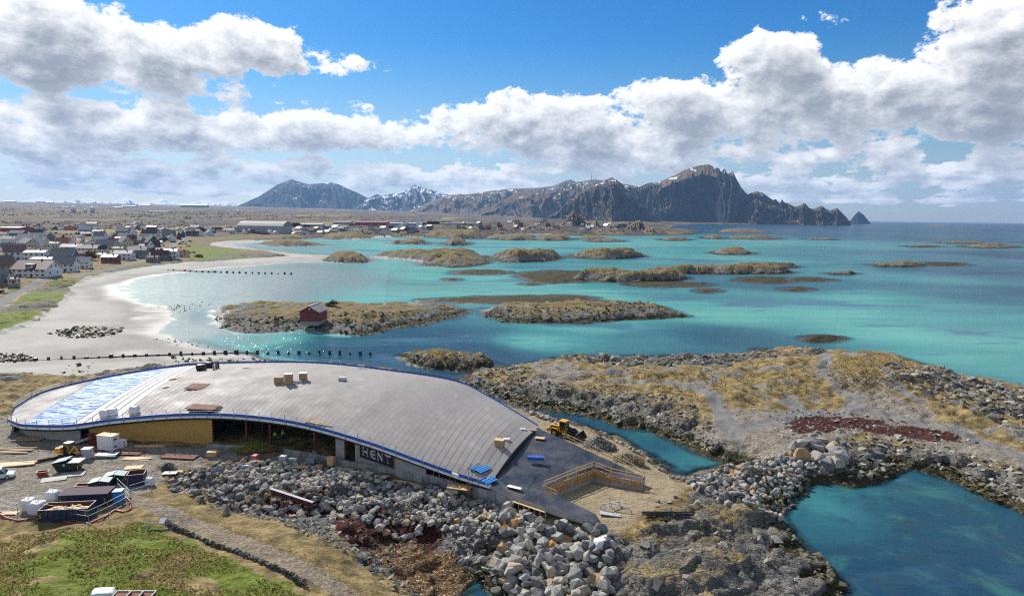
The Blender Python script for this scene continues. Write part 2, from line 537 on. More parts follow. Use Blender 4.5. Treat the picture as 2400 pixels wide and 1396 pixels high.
islet(2174, 2228, 524, 530, 'r', 'faint skerry close to the sea horizon')
islet(1230, 1262, 664, 668, 'l', 'tiny reef below the ragged skerry')
islet(1048, 1072, 653, 658, 'l', 'tiny dark reef near the flat reef')

# heights of the land (photo position, height)
HP = [(0, 1396, 9), (300, 1396, 8.8), (600, 1396, 8), (100, 1290, 7.4), (300, 1290, 6.9), (500, 1310, 6.3), (150, 1235, 6), (0, 1235, 5.2), (60, 1225, 4.8),
      (340, 1170, 5), (420, 1195, 5.1), (500, 1230, 5.2), (600, 1268, 5.5), (700, 1310, 5.8), (800, 1352, 6.2), (880, 1390, 6.6), (415, 1245, 3.9), (440, 1255, 3.9), (500, 1292, 4.0), (560, 1318, 4.1), (640, 1345, 4.6), (720, 1380, 5.6), (800, 1396, 7.2),
      (480, 1190, 3.9), (560, 1215, 3.9), (760, 1262, 3.6), (850, 1320, 3.6), (930, 1360, 4), (980, 1396, 4.3),
      (100, 1080, 4), (250, 1100, 4), (30, 1150, 4.2), (200, 1190, 4.4), (400, 1075, 4), (330, 1120, 4.2), (100, 1030, 4), (0, 1010, 4), (240, 1180, 4.3),
      (600, 1070, 3.9), (720, 1085, 3.9), (500, 1050, 4), (650, 1010, 3.8), (580, 980, 3.8), (800, 1040, 4), (400, 1000, 4), (700, 940, 4), (400, 930, 4), (900, 940, 4), (1000, 1000, 4), (1100, 1060, 4),
      (600, 1095, 4.1), (800, 1112, 4.1), (1000, 1150, 4.1), (1200, 1205, 4), (1350, 1240, 3.7), (1430, 1255, 3.9), (1300, 1205, 3.7), (1400, 1215, 3.8),
      (450, 1130, 3.8), (640, 1150, 2.8), (900, 1185, 2.7), (1100, 1225, 2.6), (600, 1200, 2.0), (800, 1225, 1.7), (950, 1250, 1.5), (1100, 1280, 1.5),
      (930, 1300, 1.2), (1000, 1340, 0.8), (1080, 1370, 0.5), (960, 1370, 1.0), (1040, 1396, 0.5),
      (1500, 1230, 4.6), (1600, 1200, 4.8), (1560, 1270, 4.7), (1700, 1260, 4.5), (1450, 1300, 3.4), (1550, 1320, 3.6), (1750, 1330, 3), (1850, 1340, 2), (1290, 1290, 3.2), (1300, 1350, 1.4),
      (1250, 1396, .6), (1400, 1396, 0.8), (1600, 1396, 1.6), (1800, 1396, 1.6), (1180, 1310, 1.6),
      (1450, 1150, 4), (1550, 1140, 4.2), (1500, 1080, 4.2), (1400, 1030, 4.2), (1330, 1000, 4.2), (1350, 1140, 3.3), (1420, 1150, 3.6), (1360, 1190, 3.7),
      (1640, 1130, 3.5), (1700, 1112, 3.3), (1780, 1085, 3.3), (1870, 1065, 3), (1860, 1105, 1.6), (1750, 1150, 2.6), (1720, 1195, 3),
      (1850, 1030, 2.5), (2000, 1010, 2.5), (2100, 1000, 2.5), (1700, 960, 3), (1600, 920, 3.5), (1500, 900, 3.2), (1400, 890, 3), (1300, 900, 2.6), (1200, 872, 3.2), (1250, 920, 2), (1150, 900, 1.8),
      (1350, 940, 1.8), (1500, 980, 1.7), (1650, 1030, 1.7), (1550, 882, 4.5), (1740, 915, 5), (1900, 860, 4.2), (2030, 850, 7), (2110, 850, 6), (1980, 945, 3), (2200, 930, 4), (2300, 960, 4), (2200, 1000, 3), (2300, 1050, 2.5),
      (2050, 1062, 1.6), (2150, 1082, 1.1), (2250, 1112, 1.5), (1950, 1085, 2.6), (1850, 820, 3.2), (1500, 845, 1.2), (1640, 843, 1.2), (2350, 1130, 2.4), (2390, 930, 2.8), (1760, 950, 3.2),
      (0, 885, 1.2), (70, 905, 3.2), (150, 890, 2.4), (0, 930, 3.6), (230, 875, 1.0), (100, 845, .5), (200, 832, .3), (300, 830, 0.16), (100, 800, .8), (0, 800, 1.4), (200, 750, .7), (300, 772, 0.2), (360, 745, .1), (370, 722, .1), (260, 700, .22), (255, 672, .25), (180, 722, 1.1), (450, 835, .1), (450, 900, 3), (700, 880, 3),
      (0, 765, 2.5), (100, 735, 2.5), (150, 690, 2.5), (225, 642, 2.5), (400, 606, 2.5), (550, 603, 1.8), (500, 590, 2.2), (700, 606, .4), (300, 646, .4), (500, 618, .4), (620, 600, 1.0),
      (50, 650, 4.5), (200, 600, 5), (100, 560, 6), (350, 590, 5), (450, 560, 5.5), (0, 530, 8), (600, 540, 6), (800, 546, 4), (1000, 542, 5), (300, 540, 8), (1200, 535, 6), (1400, 540, 5), (-200, 600, 6), (-200, 800, 5), (-200, 1000, 5), (-200, 1250, 7)]
_hp = np.array([[*P(a, b, z)] for a, b, z in HP])

DP = [(2100, 1200, 3.0), (1950, 1190, 1.3), (2020, 1175, 1.9), (1900, 1230, 2.0), (2300, 1350, 4), (2250, 1250, 2.6), (2050, 1390, 4.2), (1350, 975, 2.8), (1500, 1040, 2.3), (1640, 1085, 1.8), (1150, 935, 3), (1000, 885, 3),
      (900, 840, 2.6), (700, 820, 1.6), (1000, 800, 2.2), (1250, 800, 1.0), (1500, 790, 1.7), (1700, 792, 2.4), (1400, 770, 0.9), (1700, 740, 1.0), (1900, 740, 1.0), (2100, 780, 1.1), (2300, 800, 1.3), (2380, 850, 1.4), (2380, 700, 2.1),
      (2200, 720, 1.5), (2000, 700, 1.2), (1800, 670, 2.2), (1600, 685, 1.5), (1300, 690, 0.9), (1000, 670, 0.75), (800, 660, 0.42), (600, 660, 0.16), (500, 680, 0.10), (1100, 650, 1.1), (1400, 615, 1.5), (1650, 605, 1.2), (1900, 600, 1.7), (2200, 600, 2.0),
      (2350, 640, 2.5), (2100, 650, 1.5), (1300, 570, 1.1), (1000, 580, 1.0), (1500, 570, 1.1), (1800, 570, 1.2), (2000, 580, 1.6), (2200, 560, 2.8), (1800, 545, 2.6), (2100, 540, 3.6), (2350, 540, 4), (2380, 600, 3), (1500, 590, 1.3),
      (900, 600, 0.7), (700, 580, 0.55), (600, 800, 0.6), (480, 775, 0.12), (430, 660, .08), (400, 685, .06), (500, 705, 0.12), (600, 640, 0.22), (560, 760, 0.25), (2000, 527, 4.5), (2300, 528, 5), (1700, 535, 3), (2600, 700, 3)]
DP += [(900, 835, 3.2), (760, 826, 2.6), (1000, 785, 2.6), (1080, 820, 3.0), (850, 800, 2.2), (1130, 1390, 3.5), (1160, 1400, 3.5)]
_dp = np.array([[*P(a, b)[:2], d] for a, b, d in DP])


def idw(x, y, pts, p=3.6, soft=4.0):
    num = np.zeros(x.shape); den = np.zeros(x.shape)
    for a, b, v in pts:
        w = 1.0 / ((x - a) ** 2 + (y - b) ** 2 + soft * soft) ** (p / 2)
        num += w * v; den += w
    return num / den


def zone(x, y, px, z=2.0, soft=3.0, warp=0.0, wl=9.0, seed=0):
    pl = PP(px, z)
    lo = pl.min(0) - 40 - soft * 3; hi = pl.max(0) + 40 + soft * 3
    m = (x > lo[0]) & (x < hi[0]) & (y > lo[1]) & (y < hi[1])
    out = np.zeros(x.shape)
    if m.any():
        d = sdf(x[m], y[m], [tuple(p) for p in pl])
        if warp: d = d + warp * fbm(x[m] / wl, y[m] / wl, 3, 40 + seed)
        out[m] = sstep(-soft, soft, d)
    return out


def line_mask(x, y, px, z, width, soft=0.6):
    pl = PP(px, z)
    lo = pl.min(0) - 10 - width; hi = pl.max(0) + 10 + width
    m = (x > lo[0]) & (x < hi[0]) & (y > lo[1]) & (y < hi[1])
    out = np.zeros(x.shape)
    if m.any():
        d, _ = dist_poly(x[m], y[m], [tuple(p) for p in pl], closed=False)
        out[m] = 1 - sstep(width / 2 - soft, width / 2 + soft, d)
    return out


SAND_PX = [(-300, 800), (0, 786), (60, 766), (130, 723), (165, 692), (162, 672), (205, 653), (260, 641), (330, 629), (430, 616), (540, 611), (640, 604), (680, 600), (620, 590), (540, 584), (490, 577), (500, 569), (600, 563),
           (700, 560), (900, 552), (1000, 566), (960, 608), (900, 640), (900, 700), (750, 862), (600, 862), (300, 864), (200, 886), (140, 896), (60, 880), (-300, 880)]
YARD_PX = [(-200, 985), (0, 975), (200, 1030), (500, 1052), (640, 1062), (760, 1078), (830, 1096), (700, 1096), (600, 1092), (450, 1104), (380, 1130), (330, 1165), (290, 1190), (150, 1222), (-200, 1240)]
TAN_PX = [(1180, 935), (1260, 955), (1330, 975), (1450, 1020), (1530, 1062), (1575, 1092), (1605, 1130), (1590, 1160), (1520, 1195), (1470, 1235), (1400, 1250), (1300, 1240), (1200, 1205), (1180, 1160), (1300, 1050)]
TRACK_PX = [(250, 1140), (320, 1163), (400, 1188), (480, 1221), (570, 1258), (680, 1303), (780, 1345), (900, 1400), (980, 1440)]
PATHS = [([(1925, 830), (1938, 850), (1925, 880), (1960, 905), (2000, 930), (2010, 955), (1990, 962), (1900, 962), (1840, 975), (1800, 985), (1720, 1000)], 3.2),
         ([(2010, 958), (2080, 965), (2150, 985), (2260, 1010), (2400, 1060)], 3.0), ([(1330, 885), (1345, 877), (1400, 874), (1500, 870), (1590, 868), (1660, 872), (1678, 885), (1660, 905), (1640, 915), (1560, 902), (1480, 895), (1400, 893), (1345, 890), (1330, 885)], 2.6),
         ([(1640, 915), (1665, 930), (1690, 955), (1700, 985), (1720, 1010)], 3.2), ([(1840, 945), (1850, 925), (1870, 950), (1845, 975)], 2.4), ([(2035, 872), (2070, 890), (2110, 920), (2160, 950)], 2.2), ([(1930, 872), (1800, 872), (1680, 870)], 2.0)]
ROAD_PX = [(-100, 760), (0, 700), (60, 668), (110, 652), (180, 642), (260, 622), (330, 608), (380, 595), (400, 580), (420, 566), (440, 558), (470, 553), (560, 550)]
RED1_PX = [(1815, 988), (1900, 976), (1990, 980), (2080, 992), (2200, 1014), (2295, 1040), (2200, 1036), (2080, 1020), (1960, 1008), (1890, 1026), (1860, 1020), (1865, 1003)]
RED2_PX = [(560, 1200), (640, 1190), (740, 1170), (880, 1195), (900, 1215), (1000, 1235), (1060, 1260), (1000, 1285), (880, 1310), (830, 1290), (760, 1232), (640, 1225)]
BROWN_PX = [(860, 1270), (960, 1275), (1050, 1310), (1130, 1350), (1150, 1396), (1150, 1440), (1000, 1440), (960, 1396), (880, 1330)]


def terrain(x, y, masks=True):
    x = np.asarray(x, float); y = np.asarray(y, float)
    dist = np.hypot(x, y)
    d, ins = dist_poly(x, y, MAIN)
    sd = np.where(ins, d, -d)
    near = dist < 260
    if near.any():
        di = sdf(x[near], y[near], INLET)
        sd[near] = np.minimum(sd[near], -di)
    jag = np.clip(dist / 160, 0.6, 9)
    sdn = sd + jag * 1.1 * fbm(x / (7 * jag), y / (7 * jag), 4, 5)
    zt = idw(x, y, _hp)
    az = np.degrees(np.arctan2(x, y))
    rise = np.maximum(dist - 1400, 0) * 0.0092 * (1 - sstep(-22, 9, az)) + np.maximum(dist - 1400, 0) * 0.0032 * (1 - sstep(4, 16, az))
    zt = np.maximum(zt, 0.15) * (1 - sstep(1200, 2200, dist)) + (7 + rise) * sstep(1200, 2200, dist)
    sand = zone(x, y, SAND_PX, 0.5, 2.5, 2.0, 14.0, 1)
    tan_ = zone(x, y, TAN_PX, 4.0, 1.0, 0.8, 5, 2)
    yard = zone(x, y, YARD_PX, 4.0, 1.2, 1.0, 6, 3)
    k = 0.42 * (1 - sand) + 0.035 * sand
    k = np.where(dist > 900, 0.10, k)
    zl = zt * np.tanh(np.maximum(sdn, 0) * k / np.maximum(zt, 0.1))
    dp = idw(x, y, _dp, 3.2, 6.0)
    wdt = np.clip(dist * 0.035, 4, 60)
    zs = -dp * (0.04 + 0.96 * sstep(0, 1, np.maximum(-sdn, 0) / wdt))
    z = np.where(sdn > 0, zl, zs)
    isl = np.full(x.shape, -1)
    grass = np.where(sdn > 0, 1.0, 0.0)
    rockc = np.zeros(x.shape)          # how rocky the coast is
    for i, it in enumerate(ISLETS):
        pl = np.array(it['poly']); lo = pl.min(0); hi = pl.max(0); mg = 30 + (hi - lo).max() * 0.2
        m = (x > lo[0] - mg) & (x < hi[0] + mg) & (y > lo[1] - mg) & (y < hi[1] + mg)
        if not m.any(): continue
        xm, ym = x[m], y[m]
        s = it['mpp']
        di = sdf(xm, ym, it['poly'])
        ext = max(min(hi[0] - lo[0], hi[1] - lo[1]), 6.0)
        wl = np.clip(ext * 0.30, 3, 60)
        di = di + wl * 0.22 * fbm(xm / wl, ym / wl, 4, 60 + i) + 0.5
        h = it['h']
        ww = max(ext * (0.30 if it['kind'] != 'l' else 0.5), h * 0.7)
        t = np.clip(di / ww, 0, 1)
        prof = 1 - (1 - t) ** 2.2
        lump = 0.80 + 0.30 * fbm(xm / (ext * 0.55), ym / (ext * 0.55), 3, 90 + i)
        zi = h * prof * np.maximum(lump, 0.35)
        rid = ridged(xm / (wl * 0.55), ym / (wl * 0.9), 4, 120 + i)
        rid2 = ridged(xm / (wl * 0.2), ym / (wl * 0.25), 3, 140 + i)
        bk, ek = blocks(xm, ym, max(wl * 0.16, 2.0), 320 + i, 0.3, 2.0)
        zi = zi + ((0.14 * h + 0.2) * (rid - 0.55) + (0.08 * h + 0.12) * (rid2 - 0.6) + (0.30 * h + 0.3) * bk * (1 - 0.6 * sstep(.4, .9, t))) * sstep(0, 0.22, t)
        dm = np.clip(dist[m] * 0.03, 3, 40)
        zi = np.where(di > 0, np.maximum(zi, 0.02 + di * 0.02), -1.6 * sstep(0, 1, -di / dm) - 0.05 + 0)
        zo = z[m]
        up = zi > zo
        zz = np.where(di > -dm, np.maximum(zo, zi), zo)
        z[m] = zz
        im = isl[m]; im[(di > -2 * s * 2) & up] = i; isl[m] = im
        rc = rockc[m]; rc = np.maximum(rc, sstep(-dm * 0.8, 0, di)); rockc[m] = rc
        if it['kind'] != 'g':
            g = grass[m]; g[up & (di > 0)] = 0.0; grass[m] = g
        else:
            g = grass[m]; g[up & (di > 0)] = 1.0; grass[m] = g
    sdall = sdn
    # relief of the ground itself
    nearf = 1 - sstep(500, 1200, dist)
    flat = np.clip(sand + yard * 0.9 + tan_ * 0.8, 0, 1)
    landm = sstep(0.1, 1.2, z) * (isl < 0)
    hum = fbm(x / 5.0, y / 5.0, 4, 11) * 0.34 + 0.16 * fbm(x / 1.6, y / 1.6, 3, 12)
    big = fbm(x / 23.0, y / 23.0, 3, 13) * 0.7
    trk = line_mask(x, y, TRACK_PX, 5.4, 7.0, 2.0)
    pen = sstep(150, 175, dist) * (1 - sstep(300, 400, dist))
    z = z + landm * nearf * (1 - flat) * (1 - trk) * (hum * (1 + 1.3 * pen) + big * 0.6)
    z = z + flat * nearf * landm * (0.06 * fbm(x / 3.0, y / 3.0, 4, 14))
    # sand bars and ripples in the shallows
    shal = sand * sstep(0.5, 0.0, np.abs(z))
    z = z + shal * (0.085 * fbm(x / 26.0, y / 9.0, 3, 15) + 0.02 * fbm(x / 5, y / 3, 2, 16))
    moor = sstep(700, 1500, dist)
    z = z + moor * landm * (3.0 * fbm(x / 260.0, y / 260.0, 4, 17) + np.clip((dist - 1500) / 1500, 0, 3) * fbm(x / 900, y / 900, 3, 18))
    # rock: low ground along rocky shores, headland, breakwater
    rockz = np.zeros(x.shape)
    for zp, zz in ROCK_ZONES:
        rockz = np.maximum(rockz, zone(x, y, zp, zz, 1.5, 2.2, 5.0, 7))
    shore = (1 - sand) * (1 - sstep(1.3, 2.1, z + 0.35 * fbm(x / 2.2, y / 2.2, 3, 21))) * (dist < 1200) * sstep(-1.5, -0.4, z)
    rockm = np.clip(np.maximum(rockz, shore * (1 - yard) * (1 - tan_)), 0, 1)
    amp = np.where(isl >= 0, 0.0, 1.0) * nearf * rockm * sstep(-0.6, 0.3, z)
    b1, e1 = blocks(x, y, 3.6, 300); b2, e2 = blocks(x, y, 1.3, 310, 0.8, 1.7)
    bl = 1.5 * b1 + 0.55 * b2 - 0.35 * (1 - sstep(0, 0.16, e1)) + 0.5 * fbm(x / 9, y / 9, 2, 31)
    z = z + amp * (0.85 * bl + 0.10 * fbm(x / 0.9, y / 0.9, 2, 32))
    z = np.where((sdn > 0.5) & (amp > 0.2) & (z < 0.06), 0.06 + 0.2 * np.abs(bl), z)
    if not masks:
        return z
    islr = np.zeros(x.shape)
    mi = isl >= 0
    if mi.any():
        hh = np.array([it['h'] for it in ISLETS])[isl[mi]]
        wlr = np.clip(dist[mi] * 0.011, 1.5, 14)
        thr = 0.56 * hh + 0.34 * hh * fbm(x[mi] / wlr, y[mi] / wlr, 4, 23)
        g = grass[mi]
        islr[mi] = np.where(g > 0.5, 1 - sstep(thr * 0.85, thr * 1.15 + 0.05, z[mi]), 1.0)
    rock = np.where(mi, islr, rockm)
    sandy_isl = zone(x, y, [(470, 745), (480, 720), (560, 706), (1000, 700), (1040, 712), (960, 722), (620, 724), (530, 740), (520, 765), (490, 760)], 0.5, 2, 2, 8, 5)
    sandy_isl = np.maximum(sandy_isl, zone(x, y, [(1040, 712), (1140, 700), (1210, 706), (1190, 722), (1120, 730), (1070, 722)], 0.4, 2, 2, 8, 6))
    sandy_isl = np.maximum(sandy_isl, zone(x, y, [(870, 600), (980, 604), (1000, 618), (900, 614)], 0.5, 3, 3, 12, 6))
    sandy_isl = np.maximum(sandy_isl, zone(x, y, [(1150, 543), (1330, 540), (1330, 549), (1150, 549)], 0.5, 12, 6, 30, 6))
    sandy_isl = np.maximum(sandy_isl, zone(x, y, [(1000, 551), (900, 547), (900, 553), (1000, 556)], 0.5, 8, 6, 30, 6))
    sandm = np.clip(np.maximum(sand * (isl < 0) * (1 - sstep(2.2, 2.7, z + 0.3 * fbm(x / 6, y / 6, 3, 77))), sandy_isl * (z < 1.2)), 0, 1)
    sandm = np.maximum(sandm, (sdn < -2) * (isl < 0) * 0.85 * (dist > 120))
    weedb = (1 - sandy_isl) * sstep(-1.2, -0.3, z) * (1 - sstep(0.75, 1.25, z + 0.3 * fbm(x / 4, y / 4, 3, 24))) * (1 - (sand > 0.5)) * (dist < 2500)
    lowkind = np.zeros(x.shape)
    if mi.any():
        kd = np.array([1.0 if it['kind'] == 'l' else 0.0 for it in ISLETS])[isl[mi]]
        lowkind[mi] = kd
    weed = np.clip(np.maximum(weedb, lowkind * 0.8), 0, 1)
    # tidewrack lines on the beach
    wr = sand * sstep(1.35, 1.55, z) * (1 - sstep(2.1, 2.4, z)) * sstep(0.12, 0.35, fbm(x / 7, y / 7, 4, 25))
    weed = np.maximum(weed, wr * 0.8)
    path = np.zeros(x.shape)
    for pl, w in PATHS:
        path = np.maximum(path, line_mask(x, y, pl, 3.2, w * 1.2, 0.6))
    track = line_mask(x, y, TRACK_PX, 5.4, 2.7, 0.6)
    road = line_mask(x, y, ROAD_PX, 4.0, 6.0, 0.8)
    dirtroad = line_mask(x, y, [(0, 715), (40, 690), (75, 670), (110, 655)], 3.8, 3.0, 0.8)
    redw = np.maximum(zone(x, y, RED1_PX, 2.2, 1.2, 1.6, 4, 8), zone(x, y, RED2_PX, 1.8, 1.0, 1.8, 3.5, 9))
    brown = zone(x, y, BROWN_PX, 0.8, 1.0, 1.0, 4, 9)
    gravelp = zone(x, y, [(1560, 1062), (1640, 1000), (1690, 960), (1800, 975), (1900, 960), (1990, 955), (2000, 925), (1960, 900), (2060, 910), (2120, 950), (2200, 985), (2330, 1030), (2430, 1075), (2430, 1110), (2250, 1050), (2050, 1015), (1900, 1060), (1800, 1075), (1700, 1075)], 2.6, 1.5, 2.5, 7, 10)
    gravelp = np.maximum(gravelp, zone(x, y, [(1240, 855), (1330, 850), (1370, 870), (1320, 900), (1290, 920), (1230, 900), (1260, 880)], 2.2, 1.5, 2, 6, 11))
    pen_ = sstep(130, 150, dist) * (1 - sstep(300, 330, dist)) * (x > -20)
    gravel = np.clip(np.maximum(np.maximum(yard, gravelp), pen_ * 0.8 * sstep(0.30, 0.48, fbm(x / 11, y / 8, 4, 51))), 0, 1)
    green = np.clip(zone(x, y, GREEN_PX[0], 6.5, 2.0, 3.5, 6, 12), 0, 1)
    for gp in GREEN_PX[1:]:
        green = np.maximum(green, zone(x, y, gp, 3.0, 4, 4, 16, 13))
    gn = fbm(x / 9, y / 9, 4, 26)
    green = np.where(dist < 140, green * sstep(-0.35, 0.15, gn + 0.34 + 0.014 * (x + 30)), green)
    m1 = np.stack([sandm, green, gravel], 1)
    m2 = np.stack([rock * (1 - sandm), weed, np.maximum(path, road)], 1)
    gold = zone(x, y, [(120, 546), (300, 537), (450, 536), (480, 545), (430, 552), (260, 551)], 6, 20, 12, 60, 14)
    moor = moor * (1 - gold)
    m3 = np.stack([np.clip(moor * (isl < 0), 0, 1), redw, np.maximum(tan_ * (1 - rockz * 0.0), np.maximum(dirtroad * 0.8, 0))], 1)
    m4 = np.stack([brown, track, (isl >= 0) * 1.0], 1)
    dcol = np.where(sand > 0.3, np.maximum(-z, 0), np.maximum(dp, 0.25))
    return z, dict(m1=m1, m2=m2, m3=m3, m4=m4), isl, sdn, dcol, sand


ROCK_ZONES = [
    ([(1180, 1270), (1300, 1240), (1420, 1258), (1500, 1240), (1600, 1215), (1610, 1150), (1700, 1095), (1800, 1070), (1900, 1050), (1950, 1075), (1900, 1130), (1815, 1203), (1900, 1290), (1990, 1400), (1990, 1450), (1180, 1450)], 3.5),
    ([(380, 1115), (500, 1090), (620, 1086), (800, 1100), (1000, 1135), (1200, 1190), (1330, 1240), (1180, 1290), (1060, 1270), (900, 1330), (780, 1260), (640, 1230), (540, 1220), (400, 1165)], 3.0),
    ([(1110, 900), (1250, 905), (1400, 925), (1600, 950), (1640, 990), (1600, 1040), (1300, 970)], 2.0),
    ([(1300, 845), (1500, 838), (1780, 835), (1940, 830), (1900, 850), (1700, 848), (1400, 855)], 1.6),
    ([(2100, 880), (2200, 880), (2420, 915), (2420, 1000), (2300, 965), (2200, 930), (2130, 905)], 3.0),
    ([(1930, 1080), (1960, 1045), (2100, 1040), (2250, 1070), (2430, 1130), (2430, 1230), (2200, 1120), (2090, 1100), (2000, 1130)], 2.0)]
GREEN_PX = [[(-200, 1230), (120, 1228), (330, 1192), (480, 1256), (620, 1325), (760, 1385), (800, 1450), (300, 1500), (-200, 1500)],
            [(-100, 720), (0, 712), (60, 682), (120, 662), (170, 655), (160, 690), (130, 722), (60, 762), (0, 782), (-100, 800)],
            [(400, 590), (440, 578), (480, 572), (560, 585), (640, 600), (560, 606), (440, 606)], [(0, 680), (80, 672), (60, 700), (0, 705)], [(170, 652), (260, 630), (340, 612), (420, 606), (400, 612), (300, 630), (200, 652)], [(520, 560), (700, 553), (700, 556), (540, 566)]]

# ------------------------------------------------------------------ ground sheet
def ground_material():
    m = bpy.data.materials.new("ground"); m.use_nodes = True
    q = NT(m.node_tree); b = q.n['Principled BSDF']
    geo = q.node('ShaderNodeNewGeometry'); pos = geo.outputs['Position']
    s1 = q.node('ShaderNodeSeparateColor'); q.l.new(q.attr('m1', 'Color'), s1.inputs[0])
    s2 = q.node('ShaderNodeSeparateColor'); q.l.new(q.attr('m2', 'Color'), s2.inputs[0])
    s3 = q.node('ShaderNodeSeparateColor'); q.l.new(q.attr('m3', 'Color'), s3.inputs[0])
    s4 = q.node('ShaderNodeSeparateColor'); q.l.new(q.attr('m4', 'Color'), s4.inputs[0])
    sand, green, gravel = s1.outputs
    rock, weed, path = s2.outputs
    moor, redw, tan = s3.outputs
    brown, track, isle = s4.outputs
    fine = q.noise(pos, 2.2, 5, 0.68)
    mid = q.noise(pos, 0.42, 5, 0.62)
    big = q.noise(pos, 0.06, 3, 0.6)

    def edge(mask, nz=mid, amt=0.7, lo=0.38, hi=0.62):
        v = q.math('ADD', mask, q.math('MULTIPLY', q.math('SUBTRACT', nz, 0.5), amt))
        return q.maprange(v, lo, hi, 0, 1, True)
    # dry tussock grass
    dry = q.ramp(mid, [(0.28, (0.07, 0.056, 0.028)), (0.45, (0.18, 0.132, 0.058)), (0.58, (0.32, 0.235, 0.10)), (0.75, (0.42, 0.32, 0.16))])
    olive = q.ramp(fine, [(0.3, (0.075, 0.065, 0.024)), (0.7, (0.25, 0.19, 0.075))])
    dry = q.mix(q.maprange(big, 0.52, 0.68, 0, 0.75, True), dry, olive)
    dry = q.mix(isle, dry, q.mix(0.35, q.mix(1.0, dry, (0.80, 0.80, 0.74), 'MULTIPLY'), olive))
    grn = q.ramp(fine, [(0.25, (0.055, 0.072, 0.012)), (0.5, (0.14, 0.175, 0.022)), (0.75, (0.235, 0.26, 0.045))])
    grn = q.mix(q.maprange(mid, 0.55, 0.75, 0, 0.6, True), grn, (0.22, 0.20, 0.07))
    c = q.mix(edge(green, fine, 0.9), dry, grn)
    # moor beyond the village
    mp_ = q.vmath('MULTIPLY', pos, (1.0, 0.22, 1.0))
    mo = q.ramp(q.noise(mp_, 0.006, 5, 0.62), [(0.32, (0.045, 0.032, 0.026)), (0.45, (0.11, 0.072, 0.05)), (0.56, (0.17, 0.125, 0.06)), (0.68, (0.09, 0.065, 0.045))])
    mo = q.mix(q.maprange(q.noise(mp_, 0.016, 6, 0.7), 0.495, 0.55, 0, 0.9, True), mo, (0.030, 0.030, 0.024))
    mo = q.mix(q.maprange(q.noise(mp_, 0.004, 4, 0.6), 0.58, 0.63, 0, 0.7, True), mo, (0.30, 0.21, 0.07))
    c = q.mix(moor, c, mo)
    # gravel and trodden ground
    gv = q.voro(pos, 3.2, out='Color')
    gvs = q.node('ShaderNodeSeparateColor'); q.l.new(gv, gvs.inputs[0])
    gr = q.ramp(q.math('ADD', q.math('MULTIPLY', gvs.outputs[0], 0.45), q.math('MULTIPLY', mid, 0.6)), [(0.2, (0.11, 0.095, 0.075)), (0.55, (0.24, 0.21, 0.165)), (0.9, (0.40, 0.36, 0.30))])
    c = q.mix(edge(gravel, fine, 0.8), c, gr)
    tn = q.ramp(q.math('ADD', q.math('MULTIPLY', fine, 0.4), q.math('MULTIPLY', mid, 0.6)), [(0.3, (0.15, 0.11, 0.065)), (0.5, (0.31, 0.245, 0.15)), (0.75, (0.42, 0.345, 0.22))])
    c = q.mix(edge(tan, fine, 0.5), c, tn)
    # sand, lighter when dry
    px_, py_, pz_ = q.sep(pos)
    sn = q.ramp(q.math('ADD', q.math('MULTIPLY', big, 0.6), q.math('MULTIPLY', mid, 0.4)), [(0.3, (0.32, 0.30, 0.262)), (0.55, (0.42, 0.395, 0.35)), (0.75, (0.49, 0.462, 0.415))])
    wet = q.maprange(pz_, 0.05, 0.75, 0.62, 1.0, True)
    sn = q.mix(1.0, sn, q.combine(wet, wet, wet), 'MULTIPLY')
    c = q.mix(edge(sand, mid, 0.3), c, sn)
    # rock: grey gneiss with cracks, lichen and stains
    rp = q.vmath('ADD', q.vmath('MULTIPLY', pos, (0.55, 1.1, 1.6)), q.vmath('SCALE', q.noise(pos, 0.5, 3, 0.6, out=1), scale=1.2))
    ck = q.math('MINIMUM', q.voro(rp, 0.42, 'DISTANCE_TO_EDGE'), q.math('MULTIPLY', q.voro(q.vmath('ADD', rp, (3.1, 7.7, 1.3)), 1.25, 'DISTANCE_TO_EDGE'), 1.0))
    rc = q.ramp(q.math('ADD', q.math('MULTIPLY', mid, 0.55), q.math('MULTIPLY', fine, 0.45)), [(0.3, (0.07, 0.067, 0.060)), (0.48, (0.18, 0.17, 0.15)), (0.62, (0.31, 0.295, 0.255)), (0.78, (0.46, 0.43, 0.37))])
    rc = q.mix(1.0, rc, (0.82, 0.82, 0.82), 'MULTIPLY')
    rc = q.mix(q.maprange(big, 0.55, 0.72, 0, 0.45, True), rc, (0.25, 0.19, 0.10))
    rc = q.mix(q.maprange(ck, 0.0, 0.03, 0.45, 0.0), rc, (0.03, 0.029, 0.027))
    nx_, ny_, nz_ = q.sep(geo.outputs['Normal'])
    rc = q.mix(q.math('MULTIPLY', q.math('MULTIPLY', q.maprange(q.math('ADD', nz_, q.math('MULTIPLY', q.math('SUBTRACT', mid, 0.5), 0.5)), 0.86, 0.95, 0, 1, True), q.maprange(pz_, 2.2, 3.2, 0, 1, True)), q.maprange(big, 0.40, 0.52, 0, 0.85, True)), rc, dry)
    c = q.mix(edge(rock, fine, 0.9), c, rc)
    # seaweed belt
    wd = q.ramp(fine, [(0.3, (0.016, 0.014, 0.008)), (0.55, (0.060, 0.050, 0.019)), (0.75, (0.13, 0.105, 0.038))])
    c = q.mix(edge(weed, mid, 1.1), c, wd)
    rw = q.ramp(fine, [(0.3, (0.030, 0.010, 0.008)), (0.55, (0.080, 0.022, 0.014)), (0.75, (0.16, 0.055, 0.030))])
    c = q.mix(edge(redw, fine, 1.2, 0.45, 0.6), c, rw)
    bp = q.voro(pos, 5.5, out='Color')
    bps = q.node('ShaderNodeSeparateColor'); q.l.new(bp, bps.inputs[0])
